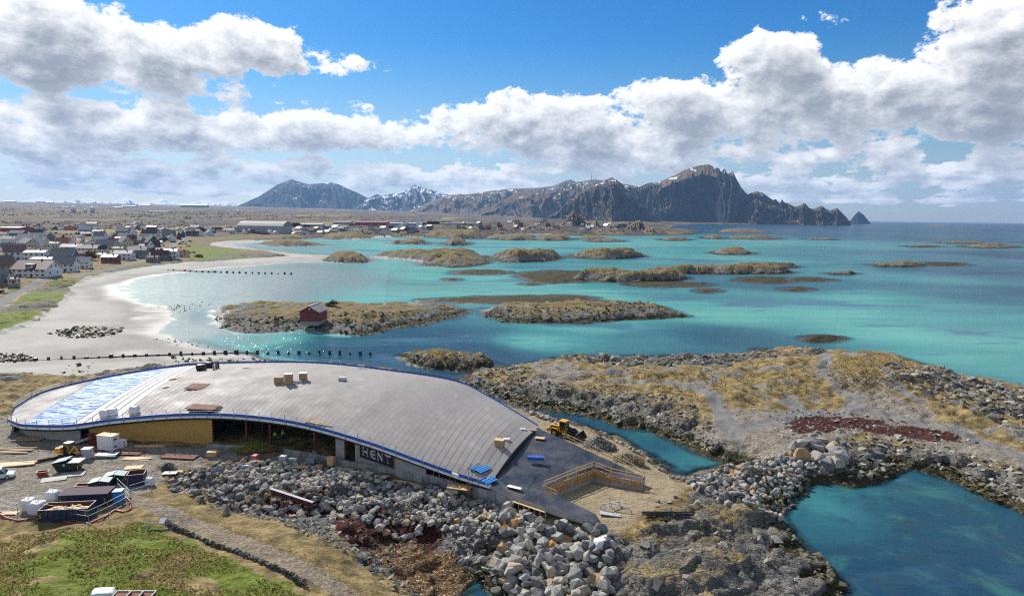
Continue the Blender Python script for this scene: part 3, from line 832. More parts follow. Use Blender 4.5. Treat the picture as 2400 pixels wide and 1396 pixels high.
    bw = q.ramp(bps.outputs[1], [(0.0, (0.05, 0.028, 0.013)), (0.5, (0.15, 0.085, 0.035)), (0.85, (0.26, 0.16, 0.075)), (1.0, (0.5, 0.42, 0.3))])
    c = q.mix(edge(brown, mid, 0.5), c, bw)
    # paths
    pc = q.ramp(q.math('ADD', q.math('MULTIPLY', fine, 0.6), q.math('MULTIPLY', mid, 0.4)), [(0.35, (0.13, 0.125, 0.12)), (0.65, (0.235, 0.225, 0.21))])
    c = q.mix(edge(path, fine, 0.35), c, pc)
    tkc = q.ramp(fine, [(0.3, (0.11, 0.085, 0.055)), (0.5, (0.24, 0.19, 0.13)), (0.72, (0.40, 0.34, 0.26))])
    c = q.mix(edge(track, fine, 0.8), c, tkc)
    q.put(b.inputs['Base Color'], c)
    wetness = q.math('MULTIPLY', q.maprange(pz_, 0.0, 0.35, 1.0, 0.0, True), q.math('MAXIMUM', sand, weed))
    q.put(b.inputs['Roughness'], q.mixf(wetness, 0.92, 0.5))
    b.inputs['Specular IOR Level'].default_value = 0.18
    dist_ = q.vmath('LENGTH', pos)
    farh = q.noise(pos, 0.14, 5, 0.65)
    nearw = q.maprange(dist_, 180.0, 420.0, 1.0, 0.25)
    rough_h = q.math('ADD', q.math('MULTIPLY', fine, 0.35), q.math('MULTIPLY', mid, 0.9))
    rough_h = q.math('ADD', rough_h, q.math('MULTIPLY', q.maprange(ck, 0.0, 0.10, 0.0, 1.0), q.math('MULTIPLY', rock, 0.22)))
    rough_h = q.math('ADD', q.math('MULTIPLY', rough_h, nearw), q.math('MULTIPLY', farh, q.maprange(dist_, 180.0, 500.0, 0.6, 4.0)))
    stren = q.math('SUBTRACT', 0.95, q.math('MULTIPLY', q.math('MAXIMUM', sand, path), 0.75))
    q.put(b.inputs['Normal'], q.bump(rough_h, stren, 0.9))
    return m


G_Y = 30.0 * np.exp(np.arange(0, math.log(16000 / 30.0), 0.0052))
G_U = np.arange(-1.16, 0.98, 0.0036)
NR, NC = len(G_Y), len(G_U)
gx = (G_U[None, :] * (G_Y[:, None] + 22.0)).ravel()
gy = np.repeat(G_Y, NC)
gz, gm, gisl, gsd, gdc, gsand = terrain(gx, gy)
GRD = ground_material()
faces = grid_faces(NR, NC)
fz = gz[faces]
keep = fz.max(1) > -1.6
fi = gisl[faces]
fisl = np.where((fi == fi[:, :1]).all(1), fi[:, 0], -1)


def sub_mesh(name, fsel):
    f = faces[fsel]
    used, inv = np.unique(f.ravel(), return_inverse=True)
    v = np.stack([gx[used], gy[used], gz[used]], 1)
    return mesh_np(name, v, inv.reshape(f.shape), GRD, True, {k: a[used] for k, a in gm.items()})


link("ground", sub_mesh("ground", keep & (fisl < 0)), kind='structure')
for i, it in enumerate(ISLETS):
    s = keep & (fisl == i)
    if s.sum() < 4: continue
    link("islet", sub_mesh("islet", s), kind='structure', label=it['label'])


def sheet_at(F, x, y):
    """value of a field on the ground sheet (bilinear in the sheet's own rows and columns)"""
    x = np.atleast_1d(np.asarray(x, float)); y = np.atleast_1d(np.asarray(y, float))
    r = np.clip(np.log(np.maximum(y, 30.01) / 30.0) / 0.0052, 0, NR - 1.001)
    c = np.clip((x / (y + 22.0) - G_U[0]) / 0.0036, 0, NC - 1.001)
    r0_ = r.astype(int); c0_ = c.astype(int); fr = r - r0_; fc = c - c0_
    Z = F.reshape(NR, NC)
    return (Z[r0_, c0_] * (1 - fr) * (1 - fc) + Z[r0_, c0_ + 1] * (1 - fr) * fc + Z[r0_ + 1, c0_] * fr * (1 - fc) + Z[r0_ + 1, c0_ + 1] * fr * fc)


def ground_z(x, y):
    return sheet_at(gz, x, y)


def G(px, py, z0=4.0):
    """ground point seen at a photo position"""
    z = z0
    for _ in range(6):
        p = P(px, py, z); z = float(ground_z(p[0], p[1])[0])
    p = P(px, py, z)
    return p


# ------------------------------------------------------------------ sea
def sea_material():
    m = bpy.data.materials.new("sea_water"); m.use_nodes = True
    q = NT(m.node_tree); b = q.n['Principled BSDF']; out = q.n['Material Output']
    geo = q.node('ShaderNodeNewGeometry'); pos = geo.outputs['Position']
    dep = q.attr('depth'); bed = q.attr('bed'); sandy = q.attr('sandy')
    st = q.vmath('MULTIPLY', pos, (0.30, 1.0, 1.0))
    k1 = q.noise(st, 0.016, 5, 0.62, dist=0.6)
    k2 = q.noise(st, 0.05, 5, 0.6, dist=0.4)
    kelp = q.math('MULTIPLY', q.maprange(k1, 0.54, 0.60, 0, 1, True), q.maprange(bed, 0.55, 0.95, 0, 1, True))
    kelp2 = q.math('MULTIPLY', q.maprange(k2, 0.60, 0.66, 0, 0.7, True), q.maprange(bed, 0.6, 1.2, 0, 1, True))
    kelp = q.math('MAXIMUM', kelp, kelp2)
    d = q.math('ADD', bed, q.math('MULTIPLY', q.math('MULTIPLY', q.math('SUBTRACT', q.noise(st, 0.03, 4, 0.6), 0.5), q.maprange(bed, 0.2, 1.0, 0, 1)), 1.3))
    d = q.math('MULTIPLY', d, 0.2, clamp=True)
    body = q.ramp(d, [(0.0, (0.32, 0.37, 0.34)), (0.06, (0.31, 0.41, 0.42)), (0.11, (0.22, 0.44, 0.42)), (0.18, (0.13, 0.405, 0.335)), (0.27, (0.065, 0.27, 0.255)), (0.38, (0.028, 0.135, 0.16)), (0.52, (0.012, 0.062, 0.10)), (1.0, (0.006, 0.034, 0.082))])
    body = q.mix(q.math('MULTIPLY', kelp, 0.78), body, (0.06, 0.135, 0.22))
    mot = q.noise(pos, 0.16, 5, 0.65)
    body = q.mix(q.math('MULTIPLY', q.maprange(mot, 0.48, 0.66, 0, 0.75, True), q.maprange(q.vmath('LENGTH', pos), 170.0, 260.0, 1, 0)), body, (0.02, 0.055, 0.075))
    mot2 = q.noise(pos, 0.09, 5, 0.7, dist=0.5)
    body = q.mix(q.math('MULTIPLY', q.maprange(mot2, 0.50, 0.68, 0, 0.6, True), q.maprange(q.vmath('LENGTH', pos), 150.0, 210.0, 1, 0)), body, (0.045, 0.17, 0.15))
    wv1 = q.noise(q.vmath('MULTIPLY', pos, (0.40, 1.0, 1.0)), 0.6, 5, 0.62)
    wv2 = q.noise(q.vmath('MULTIPLY', pos, (0.45, 1.0, 1.0)), 0.12, 4, 0.6)
    wv3 = q.noise(q.vmath('MULTIPLY', pos, (0.35, 1.0, 1.0)), 0.02, 3, 0.6)
    h = q.math('ADD', q.math('MULTIPLY', wv1, 0.50), q.math('ADD', q.math('MULTIPLY', wv2, 0.75), q.math('MULTIPLY', wv3, 2.0)))
    stren = q.maprange(dep, 0.0, 0.8, 0.04, 1.0)
    nrm = q.bump(h, stren, 0.8)
    df = q.node('ShaderNodeBsdfDiffuse'); q.put(df.inputs['Color'], body)
    g2 = q.node('ShaderNodeBsdfGlossy'); g2.inputs['Roughness'].default_value = 0.13; q.put(g2.inputs['Normal'], nrm)
    f2 = q.node('ShaderNodeFresnel'); f2.inputs['IOR'].default_value = 1.33; q.put(f2.inputs['Normal'], nrm)
    deep = q.node('ShaderNodeMixShader'); q.put(deep.inputs[0], q.math('MINIMUM', q.math('MULTIPLY', f2.outputs[0], 0.8), 0.30)); q.l.new(df.outputs[0], deep.inputs[1]); q.l.new(g2.outputs[0], deep.inputs[2])
    q.n.remove(b)
    # clear where it is shallow: the seabed shows through
    tr = q.node('ShaderNodeBsdfTransparent'); tr.inputs[0].default_value = (0.86, 0.95, 0.95, 1)
    gl = q.node('ShaderNodeBsdfGlossy'); gl.inputs['Roughness'].default_value = 0.04
    q.put(gl.inputs['Normal'], nrm)
    fr = q.node('ShaderNodeFresnel'); fr.inputs['IOR'].default_value = 1.22; q.put(fr.inputs['Normal'], nrm)
    clear = q.node('ShaderNodeMixShader')
    q.put(clear.inputs[0], q.math('MINIMUM', q.math('MULTIPLY', fr.outputs[0], 0.75), 0.16)); q.l.new(tr.outputs[0], clear.inputs[1]); q.l.new(gl.outputs[0], clear.inputs[2])
    op = q.mixf(q.math('GREATER_THAN', sandy, 0.3), q.maprange(dep, 0.05, 1.1, 0.0, 1.0, True), q.maprange(dep, 0.02, 1.0, 0.0, 1.0, True))
    mx = q.node('ShaderNodeMixShader')
    q.put(mx.inputs[0], op); q.l.new(clear.outputs[0], mx.inputs[1]); q.l.new(deep.outputs[0], mx.inputs[2])
    q.l.new(mx.outputs[0], out.inputs[0])
    return m


def build_sea():
    ry = np.concatenate([G_Y[::2], [17500, 20000, 23000, 26000]]); uu = np.concatenate([[-1.6], G_U[::2], [1.1, 1.3, 1.6]])
    nr, nc = len(ry), len(uu)
    x = (uu[None, :] * (ry[:, None] + 22.0)).ravel(); y = np.repeat(ry, nc)
    zt = np.full(x.shape, -5.0)
    Z = gz.reshape(NR, NC)
    inn = (y <= G_Y[-1]) & (x / (y + 22.0) >= G_U[0] - 1e-6) & (x / (y + 22.0) <= G_U[-1] + 1e-6)
    zt[inn] = ground_z(x[inn], y[inn])
    dep = np.clip(-zt, 0, 6)
    bed = np.full(x.shape, 5.0); bed[inn] = sheet_at(gdc, x[inn], y[inn])
    sb = np.zeros(x.shape); sb[inn] = sheet_at(gsand, x[inn], y[inn])
    v = np.stack([x, y, np.zeros_like(x)], 1)
    f = grid_faces(nr, nc)
    land = (zt[f].min(1) > 0.7)
    f = f[~land]
    used, inv = np.unique(f.ravel(), return_inverse=True)
    me = mesh_np("sea", v[used], inv.reshape(f.shape), sea_material(), True, {'depth': dep[used], 'bed': np.clip(bed, 0, 6)[used], 'sandy': sb[used]})
    link("sea", me, kind='structure')


build_sea()
# the sea bed below, out to the horizon
bm_ = mesh_np("seabed", [(-30000, -400, -6), (30000, -400, -6), (30000, 25900, -6), (-30000, 25900, -6)], [(0, 1, 2, 3)], mat("seabed_mud", (0.03, 0.05, 0.05), 0.9))
link("seabed", bm_, kind='structure')

# ------------------------------------------------------------------ mountains
def mountain_material(name, rockc, grassc, snow, snow_lo, blue=0.0):
    m = bpy.data.materials.new(name); m.use_nodes = True
    q = NT(m.node_tree); b = q.n['Principled BSDF']
    geo = q.node('ShaderNodeNewGeometry'); pos = geo.outputs['Position']
    nx, ny, nz = q.sep(geo.outputs['Normal']); px_, py_, pz_ = q.sep(pos)
    n1 = q.noise(pos, 0.012, 6, 0.65); n2 = q.noise(q.vmath('MULTIPLY', pos, (1, 1, 0.35)), 0.035, 6, 0.65)
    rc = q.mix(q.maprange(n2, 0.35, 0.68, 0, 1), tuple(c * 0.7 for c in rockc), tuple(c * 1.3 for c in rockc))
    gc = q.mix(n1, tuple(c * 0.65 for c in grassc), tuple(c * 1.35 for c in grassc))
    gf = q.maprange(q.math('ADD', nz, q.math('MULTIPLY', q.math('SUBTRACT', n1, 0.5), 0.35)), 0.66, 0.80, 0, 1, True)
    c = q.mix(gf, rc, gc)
    if snow:
        sv = q.noise(q.vmath('MULTIPLY', pos, (1.0, 1.0, 0.5)), 0.0075, 5, 0.62)
        hgt = q.maprange(pz_, snow_lo, snow_lo * 2.2, 0.0, 0.10)
        sf = q.maprange(q.math('ADD', q.math('ADD', sv, hgt), q.math('MULTIPLY', q.math('SUBTRACT', nz, 0.6), 0.12)), snow, snow + 0.018, 0, 1, True)
        c = q.mix(sf, c, (0.82, 0.84, 0.86))
    q.put(b.inputs['Base Color'], c)
    b.inputs['Roughness'].default_value = 0.95; b.inputs['Specular IOR Level'].default_value = 0.1
    q.put(b.inputs['Normal'], q.bump(q.math('ADD', n2, q.math('MULTIPLY', n1, 2)), 0.6, 9.0))
    return m


def mountain(name, label, ridge, dist, front, back, material, base_z=0.0, seed=0, rib=1.0, shape=1.0, nv=70, jag=0.0, du=2.0, depth_fn=None, ribw=26.0, spurs=(), cap=None):
    """ridge: photo outline of the crest; the flank comes down towards the sea in front and away behind"""
    rx = np.array([p[0] for p in ridge], float); ry = np.array([p[1] for p in ridge], float)
    us = np.arange(rx[0], rx[-1] + 0.01, du)
    yy = np.interp(us, rx, ry)
    if jag:
        yy = yy - jag * np.abs(fbm(us / 9.0, us * 0 + seed, 4, seed)) * sstep(0, 20, us - us[0]) * sstep(0, 20, us[-1] - us)
    D = np.full(us.shape, float(dist)) if depth_fn is None else np.array([depth_fn(u) for u in us])
    dirs = np.array([px_dir(a, b) for a, b in zip(us, yy)])
    hor = np.hypot(dirs[:, 0], dirs[:, 1])
    zr = CAM_H + dirs[:, 2] / hor * D
    zr = np.maximum(zr, base_z + 1)
    ux, uy = dirs[:, 0] / hor, dirs[:, 1] / hor
    vv = np.concatenate([np.linspace(0, 1, nv), np.linspace(1, 2, 14)[1:]])
    V, U = np.meshgrid(vv, us, indexing='ij')
    hgt = (zr - base_z)[None, :]
    mx = hgt.max()
    fw = front * (0.35 + 0.65 * (hgt / mx))
    dd = np.where(V <= 1, D[None, :] - fw * (1 - V), D[None, :] + back * (V - 1))
    prof = np.where(V <= 1, V ** shape, np.maximum(1 - (V - 1), 0) ** 1.4)
    if cap:
        ck = sstep(cap[0] - 25, cap[0] + 15, U) * (1 - sstep(cap[1] - 8, cap[1] + 8, U)) * (V <= 1)
        pc = np.where(V < 0.5, 0.80 * (np.clip(V, 0, 1) / 0.5) ** 0.85, 0.80 + 0.20 * (V - 0.5) / 0.5)
        prof = prof * (1 - ck) + pc * ck
    for (uc, uw, amt) in spurs:
        dd = dd - front * amt * np.exp(-((U - uc) / uw) ** 2) * np.clip(1 - V, 0, 1) ** 0.8 * (V < 1)
    h = hgt * prof
    env = np.sin(np.pi * np.clip(V, 0, 1)) ** 0.8 * (V < 1)
    if cap: env = env * (1 - 0.9 * ck * (V > 0.5))
    r1 = ridged(U / ribw + 0.6 * V, V * 1.3 + seed, 4, seed + 5)
    r2 = ridged(U / (ribw * 0.28) + 1.4 * V, V * 4.0 + seed, 3, seed + 9)
    h = h + env * hgt * rib * (0.20 * (r1 - 0.65) + 0.07 * (r2 - 0.6))
    dd = dd - env * rib * front * 0.16 * (r1 - 0.6)
    X = ux[None, :] * dd; Y = uy[None, :] * dd
    Z = np.maximum(base_z - 4 + h, base_z - 4)
    me = mesh_np(name, np.stack([X.ravel(), Y.ravel(), Z.ravel()], 1), grid_faces(len(vv), len(us))[:, ::-1], material, True)
    return link(name, me, kind='structure', label=label)


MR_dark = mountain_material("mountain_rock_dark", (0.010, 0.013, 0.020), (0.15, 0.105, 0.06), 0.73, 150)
MR_brown = mountain_material("mountain_brown", (0.06, 0.05, 0.042), (0.15, 0.105, 0.065), 0.71, 150)
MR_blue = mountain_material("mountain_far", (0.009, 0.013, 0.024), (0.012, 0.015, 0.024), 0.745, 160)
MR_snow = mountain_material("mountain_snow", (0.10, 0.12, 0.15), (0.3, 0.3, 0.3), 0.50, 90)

mountain("far_range", "distant snowy mountain range along the left skyline",
         [(-260, 476), (-180, 470), (-100, 474), (-40, 469), (0, 468), (40, 474), (75, 467), (100, 463), (125, 472), (160, 470), (200, 465), (235, 467), (260, 474), (285, 465), (300, 463), (330, 476), (355, 471), (380, 465), (400, 472), (430, 476), (450, 473), (490, 469), (510, 476), (530, 471), (560, 474), (600, 478), (660, 480)],
         21000, 2400, 900, MR_snow, 60, 3, 1.0, 1.0, 40, 1.5)
mountain("snow_peak", "snow-streaked peak behind the brown plateau", [(820, 494), (855, 470), (885, 453), (905, 456), (930, 452), (948, 449), (960, 440), (972, 433), (985, 437), (1000, 441), (1020, 447), (1045, 455), (1080, 462), (1120, 480)],
         13500, 1500, 1500, mountain_material("mountain_snowpeak", (0.03, 0.034, 0.045), (0.06, 0.055, 0.05), 0.62, 200), 60, 9, 1.0, 0.9, 60, 1.0)
mountain("flat_topped_mountain", "flat-topped blue mountain with thin snow gullies", [(520, 492), (552, 484), (580, 472), (605, 461), (632, 444), (650, 432), (672, 424), (684, 420), (700, 425), (722, 431), (745, 430), (775, 427), (795, 432), (815, 442), (840, 452), (862, 464), (890, 476), (930, 488), (970, 496)],
         15000, 1350, 1500, MR_blue, 40, 21, 0.8, 0.8, 70, 0.5, spurs=[(690, 50, .6), (800, 40, .5)])
mountain("brown_plateau", "long brown plateau mountain with snow patches and a mast", [(960, 497), (1000, 476), (1040, 459), (1075, 454), (1110, 453), (1150, 447), (1190, 442), (1230, 441), (1268, 439), (1300, 434), (1325, 423), (1337, 420), (1350, 426), (1372, 423), (1395, 420), (1420, 424), (1445, 428), (1500, 436), (1530, 470)],
         10500, 1900, 1500, MR_brown, 20, 33, 0.7, 0.8, 70, 0.3)
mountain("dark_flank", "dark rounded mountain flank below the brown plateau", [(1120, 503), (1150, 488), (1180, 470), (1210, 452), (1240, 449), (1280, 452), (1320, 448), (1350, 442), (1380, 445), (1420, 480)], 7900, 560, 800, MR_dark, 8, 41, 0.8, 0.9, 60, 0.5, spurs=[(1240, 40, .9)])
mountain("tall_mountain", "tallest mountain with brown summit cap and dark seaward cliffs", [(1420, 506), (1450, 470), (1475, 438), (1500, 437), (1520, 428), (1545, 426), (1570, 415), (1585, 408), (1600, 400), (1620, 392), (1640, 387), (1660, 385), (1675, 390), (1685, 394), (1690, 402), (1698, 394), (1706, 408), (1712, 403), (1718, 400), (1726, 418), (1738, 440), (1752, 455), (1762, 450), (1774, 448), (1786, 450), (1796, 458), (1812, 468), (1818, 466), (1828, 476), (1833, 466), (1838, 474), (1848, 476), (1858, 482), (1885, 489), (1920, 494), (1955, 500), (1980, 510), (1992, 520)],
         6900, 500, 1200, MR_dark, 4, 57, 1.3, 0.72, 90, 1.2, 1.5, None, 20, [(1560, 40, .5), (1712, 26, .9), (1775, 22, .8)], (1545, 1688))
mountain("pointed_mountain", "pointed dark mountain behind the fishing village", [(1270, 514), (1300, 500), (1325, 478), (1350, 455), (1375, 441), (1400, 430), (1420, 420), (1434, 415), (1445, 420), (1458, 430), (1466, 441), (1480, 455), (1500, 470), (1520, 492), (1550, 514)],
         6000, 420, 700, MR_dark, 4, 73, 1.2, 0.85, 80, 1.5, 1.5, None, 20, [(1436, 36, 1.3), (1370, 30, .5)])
mountain("serrated_ridge", "serrated ridge of small peaks running down to the sea", [(1725, 520), (1750, 480), (1772, 466), (1800, 478), (1822, 482), (1838, 490), (1856, 484), (1872, 482), (1886, 474), (1896, 486), (1905, 489), (1914, 486), (1925, 481), (1936, 488), (1944, 492), (1954, 489), (1962, 486), (1972, 496), (1982, 506), (1990, 516), (1995, 525)],
         6300, 290, 500, MR_dark, 0, 91, 1.3, 0.85, 70, 0.8, 1.2, None, 14, [(1772, 20, .5), (1886, 16, .5), (1925, 16, .5), (1962, 16, .5)])
mountain("conical_island", "blue conical island on the sea horizon", [(1984, 522), (1995, 514), (2003, 503), (2010, 496), (2014, 495), (2019, 499), (2024, 502), (2031, 511), (2040, 521.5)], 9500, 300, 400, MR_blue, 0, 99, 0.6, 0.8, 40, 0.3, 1.0)
MR_crag = mountain_material("crag_rock", (0.12, 0.11, 0.09), (0.20, 0.16, 0.075), None, 0)
for nm, lb, rd, dd_ in [("crag", "steep rocky crag behind the fishing village houses", [(1308, 530), (1322, 517), (1332, 503), (1343, 493), (1352, 496), (1360, 505), (1370, 515), (1384, 532)], 2600),
                        ("crag", "second, lower crag with a pointed top beside the village", [(1362, 536), (1380, 526), (1392, 516), (1397, 512), (1402, 520), (1410, 534)], 2300),
                        ("crag", "brown knoll between the two village crags and the skerries", [(1412, 536), (1428, 524), (1440, 521), (1452, 523), (1462, 534)], 2300),
                        ("crag", "dark-faced crag at the end of the fishing village", [(1458, 536), (1475, 526), (1488, 516), (1500, 513), (1507, 520), (1513, 532)], 2300),
                        ("crag", "rounded dark knoll at the water beyond the village", [(1505, 541), (1516, 532), (1528, 531), (1540, 541)], 1900)]:
    mountain(nm, lb, rd, dd_, 110, 90, MR_crag, 4, int(rd[0][0]), 1.3, 0.8, 30, 0.8, 0.8, None, 7)

# ------------------------------------------------------------------ air
def build_haze():
    x0, x1, y0, y1, z0, z1 = -43000, 43000, -500, 26500, -8.0, 1250.0
    v = [(x, y, z) for z in (z0, z1) for y in (y0, y1) for x in (x0, x1)]
    f = [(0, 2, 3, 1), (4, 5, 7, 6), (0, 1, 5, 4), (2, 6, 7, 3), (0, 4, 6, 2), (1, 3, 7, 5)]
    m = bpy.data.materials.new("haze"); m.use_nodes = True
    q = NT(m.node_tree); q.n.clear()
    o = q.node('ShaderNodeOutputMaterial'); pv = q.node('ShaderNodeVolumePrincipled')
    pv.inputs['Color'].default_value = (0.34, 0.60, 1.0, 1)
    pv.inputs['Density'].default_value = HAZE_DENSITY
    pv.inputs['Anisotropy'].default_value = 0.15
    q.l.new(pv.outputs[0], o.inputs['Volume'])
    link("haze", mesh_np("haze", v, np.array(f), m, False), kind='stuff', label='faint blue haze over the whole bay')


HAZE_DENSITY = 3.1e-5

# ------------------------------------------------------------------ small mesh builder
class MB:
    def __init__(self):
        self.v = []; self.f = []

    def add(self, vs, fs):
        o = len(self.v); self.v += [tuple(map(float, a)) for a in vs]; self.f += [tuple(i + o for i in g) for g in fs]
        return self

    def box(self, c, s, rz=0.0, top=1.0, topy=None):
        """box centred in x, y with its foot at c.z; top = taper"""
        cx, cy, cz = c; sx, sy, sz = s[0] / 2, s[1] / 2, s[2]
        ca, sa = math.cos(rz), math.sin(rz); ty = top if topy is None else topy
        vs = []
        for z, kx, ky in ((0, 1, 1), (sz, top, ty)):
            for a, b in ((-1, -1), (1, -1), (1, 1), (-1, 1)):
                x, y = a * sx * kx, b * sy * ky
                vs.append((cx + ca * x - sa * y, cy + sa * x + ca * y, cz + z))
        return self.add(vs, [(3, 2, 1, 0), (4, 5, 6, 7), (0, 1, 5, 4), (1, 2, 6, 5), (2, 3, 7, 6), (3, 0, 4, 7)])

    def bar(self, p, q, w, h=None):
        p = Vector(p); q = Vector(q); h = h or w; d = (q - p)
        if d.length < 1e-6: return self
        d.normalize(); up = Vector((0, 0, 1)) if abs(d.z) < 0.95 else Vector((0, 1, 0))
        s = d.cross(up).normalized(); u = s.cross(d).normalized()
        vs = [b + s * (w / 2 * i) + u * (h / 2 * j) for b in (p, q) for i, j in ((-1, -1), (1, -1), (1, 1), (-1, 1))]
        return self.add(vs, [(0, 3, 2, 1), (4, 5, 6, 7), (0, 1, 5, 4), (1, 2, 6, 5), (2, 3, 7, 6), (3, 0, 4, 7)])

    def cyl(self, p, q, r, n=12, r2=None, cap=True):
        p = Vector(p); q = Vector(q); d = (q - p).normalized(); r2 = r if r2 is None else r2
        up = Vector((0, 0, 1)) if abs(d.z) < 0.95 else Vector((0, 1, 0))
        s = d.cross(up).normalized(); u = s.cross(d).normalized()
        vs = [b + (s * math.cos(a) + u * math.sin(a)) * rr for b, rr in ((p, r), (q, r2)) for a in [2 * math.pi * i / n for i in range(n)]]
        fs = [(i, (i + 1) % n, n + (i + 1) % n, n + i) for i in range(n)]
        if cap: fs += [tuple(range(n))[::-1], tuple(range(n, 2 * n))]
        return self.add(vs, fs)

    def prism(self, pts, z0, z1):
        n = len(pts)
        z0 = z0 if hasattr(z0, '__len__') else [z0] * n; z1 = z1 if hasattr(z1, '__len__') else [z1] * n
        return self.add([(p[0], p[1], z) for p, z in zip(pts, z0)] + [(p[0], p[1], z) for p, z in zip(pts, z1)],
                        [tuple(range(n))[::-1], tuple(range(n, 2 * n))] + [(i, (i + 1) % n, n + (i + 1) % n, n + i) for i in range(n)])

    def profile(self, pts, y0, y1):
        """outline in x-z swept along y"""
        n = len(pts)
        return self.add([(p[0], y0, p[1]) for p in pts] + [(p[0], y1, p[1]) for p in pts],
                        [tuple(range(n)), tuple(range(n, 2 * n))[::-1]] + [(i, n + i, n + (i + 1) % n, (i + 1) % n) for i in range(n)])

    def tube(self, pts, r, n=6):
        for a, b in zip(pts[:-1], pts[1:]): self.cyl(a, b, r, n)
        return self

    def quad(self, a, b, c, d):
        return self.add([a, b, c, d], [(0, 1, 2, 3)])

    def mesh(self, name, m, smooth=False):
        me = bpy.data.meshes.new(name); me.from_pydata(self.v, [], self.f); me.update()
        if smooth: me.polygons.foreach_set('use_smooth', [True] * len(me.polygons))
        if m is not None: me.materials.append(m)
        return me

    def build(self, name, m, parent=None, smooth=False, bevel=0.0, **kw):
        me = self.mesh(name, m, smooth)
        bm = bmesh.new(); bm.from_mesh(me)
        if bevel:
            bmesh.ops.bevel(bm, geom=bm.edges[:], offset=bevel, segments=1, affect='EDGES', clamp_overlap=True)
        bmesh.ops.recalc_face_normals(bm, faces=bm.faces); bm.to_mesh(me); bm.free()
        return link(name, me, parent, **kw)


def part(name, m, parent, fn, smooth=False, bevel=0.0, **kw):
    b = MB(); fn(b)
    return b.build(name, m, parent, smooth, bevel, **kw)


def copy_tree(o, loc=None, rz=None, label=None, parent=None, scale=None):
    c = o.copy(); COL.objects.link(c)
    if parent is not None: c.parent = parent
    if loc is not None: c.location = [float(v) for v in loc]
    if rz is not None: c.rotation_euler = (0, 0, rz)
    if label: c['label'] = label
    if scale is not None: c.scale = scale
    for ch in list(o.children): copy_tree(ch, parent=c)
    return c


M_conc = mat('concrete', (0.34, 0.335, 0.315), 0.85, var=0.10, vscale=0.5, bump=0.15, bscale=3, dirt=0.35)
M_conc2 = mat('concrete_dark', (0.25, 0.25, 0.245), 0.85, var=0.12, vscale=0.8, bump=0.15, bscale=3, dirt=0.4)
M_osb = mat('osb_board', (0.52, 0.30, 0.075), 0.75, var=0.10, vscale=2.5, bump=0.1, bscale=14)
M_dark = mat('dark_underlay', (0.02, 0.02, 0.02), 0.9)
M_wood = mat('fresh_timber', (0.62, 0.42, 0.22), 0.7, var=0.12, vscale=1.2)
M_wood2 = mat('weathered_timber', (0.40, 0.27, 0.15), 0.8, var=0.18, vscale=1.0, dirt=0.3)
M_ply = mat('plywood', (0.60, 0.38, 0.17), 0.7, var=0.12, vscale=1.0, dirt=0.15)
M_form = mat('formwork_panel', (0.50, 0.26, 0.075), 0.6, var=0.18, vscale=0.8, dirt=0.35)
M_rust = mat('rusty_steel', (0.16, 0.062, 0.032), 0.85, var=0.25, vscale=1.5, bump=0.2, bscale=9)
M_redst = mat('red_primer_steel', (0.17, 0.028, 0.024), 0.6, var=0.12)
M_steel = mat('galvanised_steel', (0.30, 0.32, 0.34), 0.55, 0.4, var=0.1)
M_blue = mat('blue_edge_board', (0.012, 0.10, 0.42), 0.45, var=0.10, vscale=0.7, dirt=0.12)
M_white = mat('white_sheet', (0.78, 0.78, 0.77), 0.6, var=0.06, vscale=1.0, dirt=0.10)
M_wbag = mat('white_woven_bag', (0.72, 0.72, 0.72), 0.8, var=0.10, vscale=3.0, bump=0.5, bscale=5)
M_black = mat('black_plastic', (0.015, 0.015, 0.016), 0.5)

RF = [(22, 984, 6.3), (40, 992, 6.5), (60, 997, 6.7), (165, 998, 7.3), (270, 984, 8.2), (430, 972, 9.3), (560, 974, 9.8), (700, 992, 9.6), (860, 1036, 8.6), (1000, 1086, 7.2), (1080, 1114, 6.4), (1150, 1135, 5.8)]
RB = [(28, 962, 6.3), (110, 918, 6.9), (240, 887, 7.7), (405, 860, 9.0), (470, 854, 9.4), (640, 850, 9.9), (760, 853, 10.0), (900, 868, 9.7), (1060, 893, 8.8), (1140, 930, 8.1), (1205, 968, 7.6), (1262, 1003, 7.0)]
_F = np.array([P(*p) for p in RF]); _B = np.array([P(*p) for p in RB])
_s = np.concatenate([[0], np.cumsum(np.hypot(*(np.diff(_F[:, :2], axis=0).T)))]); S_LEN = _s[-1]
_px = np.array([p[0] for p in RF])


def smooth_interp(s, xs, vals):
    """Catmull-Rom through the control points"""
    i = int(np.clip(np.searchsorted(xs, s) - 1, 0, len(xs) - 2))
    t = (s - xs[i]) / (xs[i + 1] - xs[i])
    p0 = vals[max(i - 1, 0)]; p1 = vals[i]; p2 = vals[i + 1]; p3 = vals[min(i + 2, len(xs) - 1)]
    m1 = (p2 - p0) / (xs[i + 1] - xs[max(i - 1, 0)]) * (xs[i + 1] - xs[i]); m2 = (p3 - p1) / (xs[min(i + 2, len(xs) - 1)] - xs[i]) * (xs[i + 1] - xs[i])
    t2, t3 = t * t, t * t * t
    return (2 * t3 - 3 * t2 + 1) * p1 + (t3 - 2 * t2 + t) * m1 + (-2 * t3 + 3 * t2) * p2 + (t3 - t2) * m2


def s_of_px(x):
    return float(np.interp(x, _px, _s))


def hump(s):
    return float(np.interp(s, [0, 6, 25, 45, 70, 95, S_LEN], [0, 0.2, 1.0, 2.0, 2.6, 1.6, 0.9]))


def roof_pt(s, v, dz=0.0):
    a = smooth_interp(s, _s, _F); b = smooth_interp(s, _s, _B)
    p = a + (b - a) * v
    return Vector((p[0], p[1], p[2] + hump(s) * 4 * v * (1 - v) + dz))


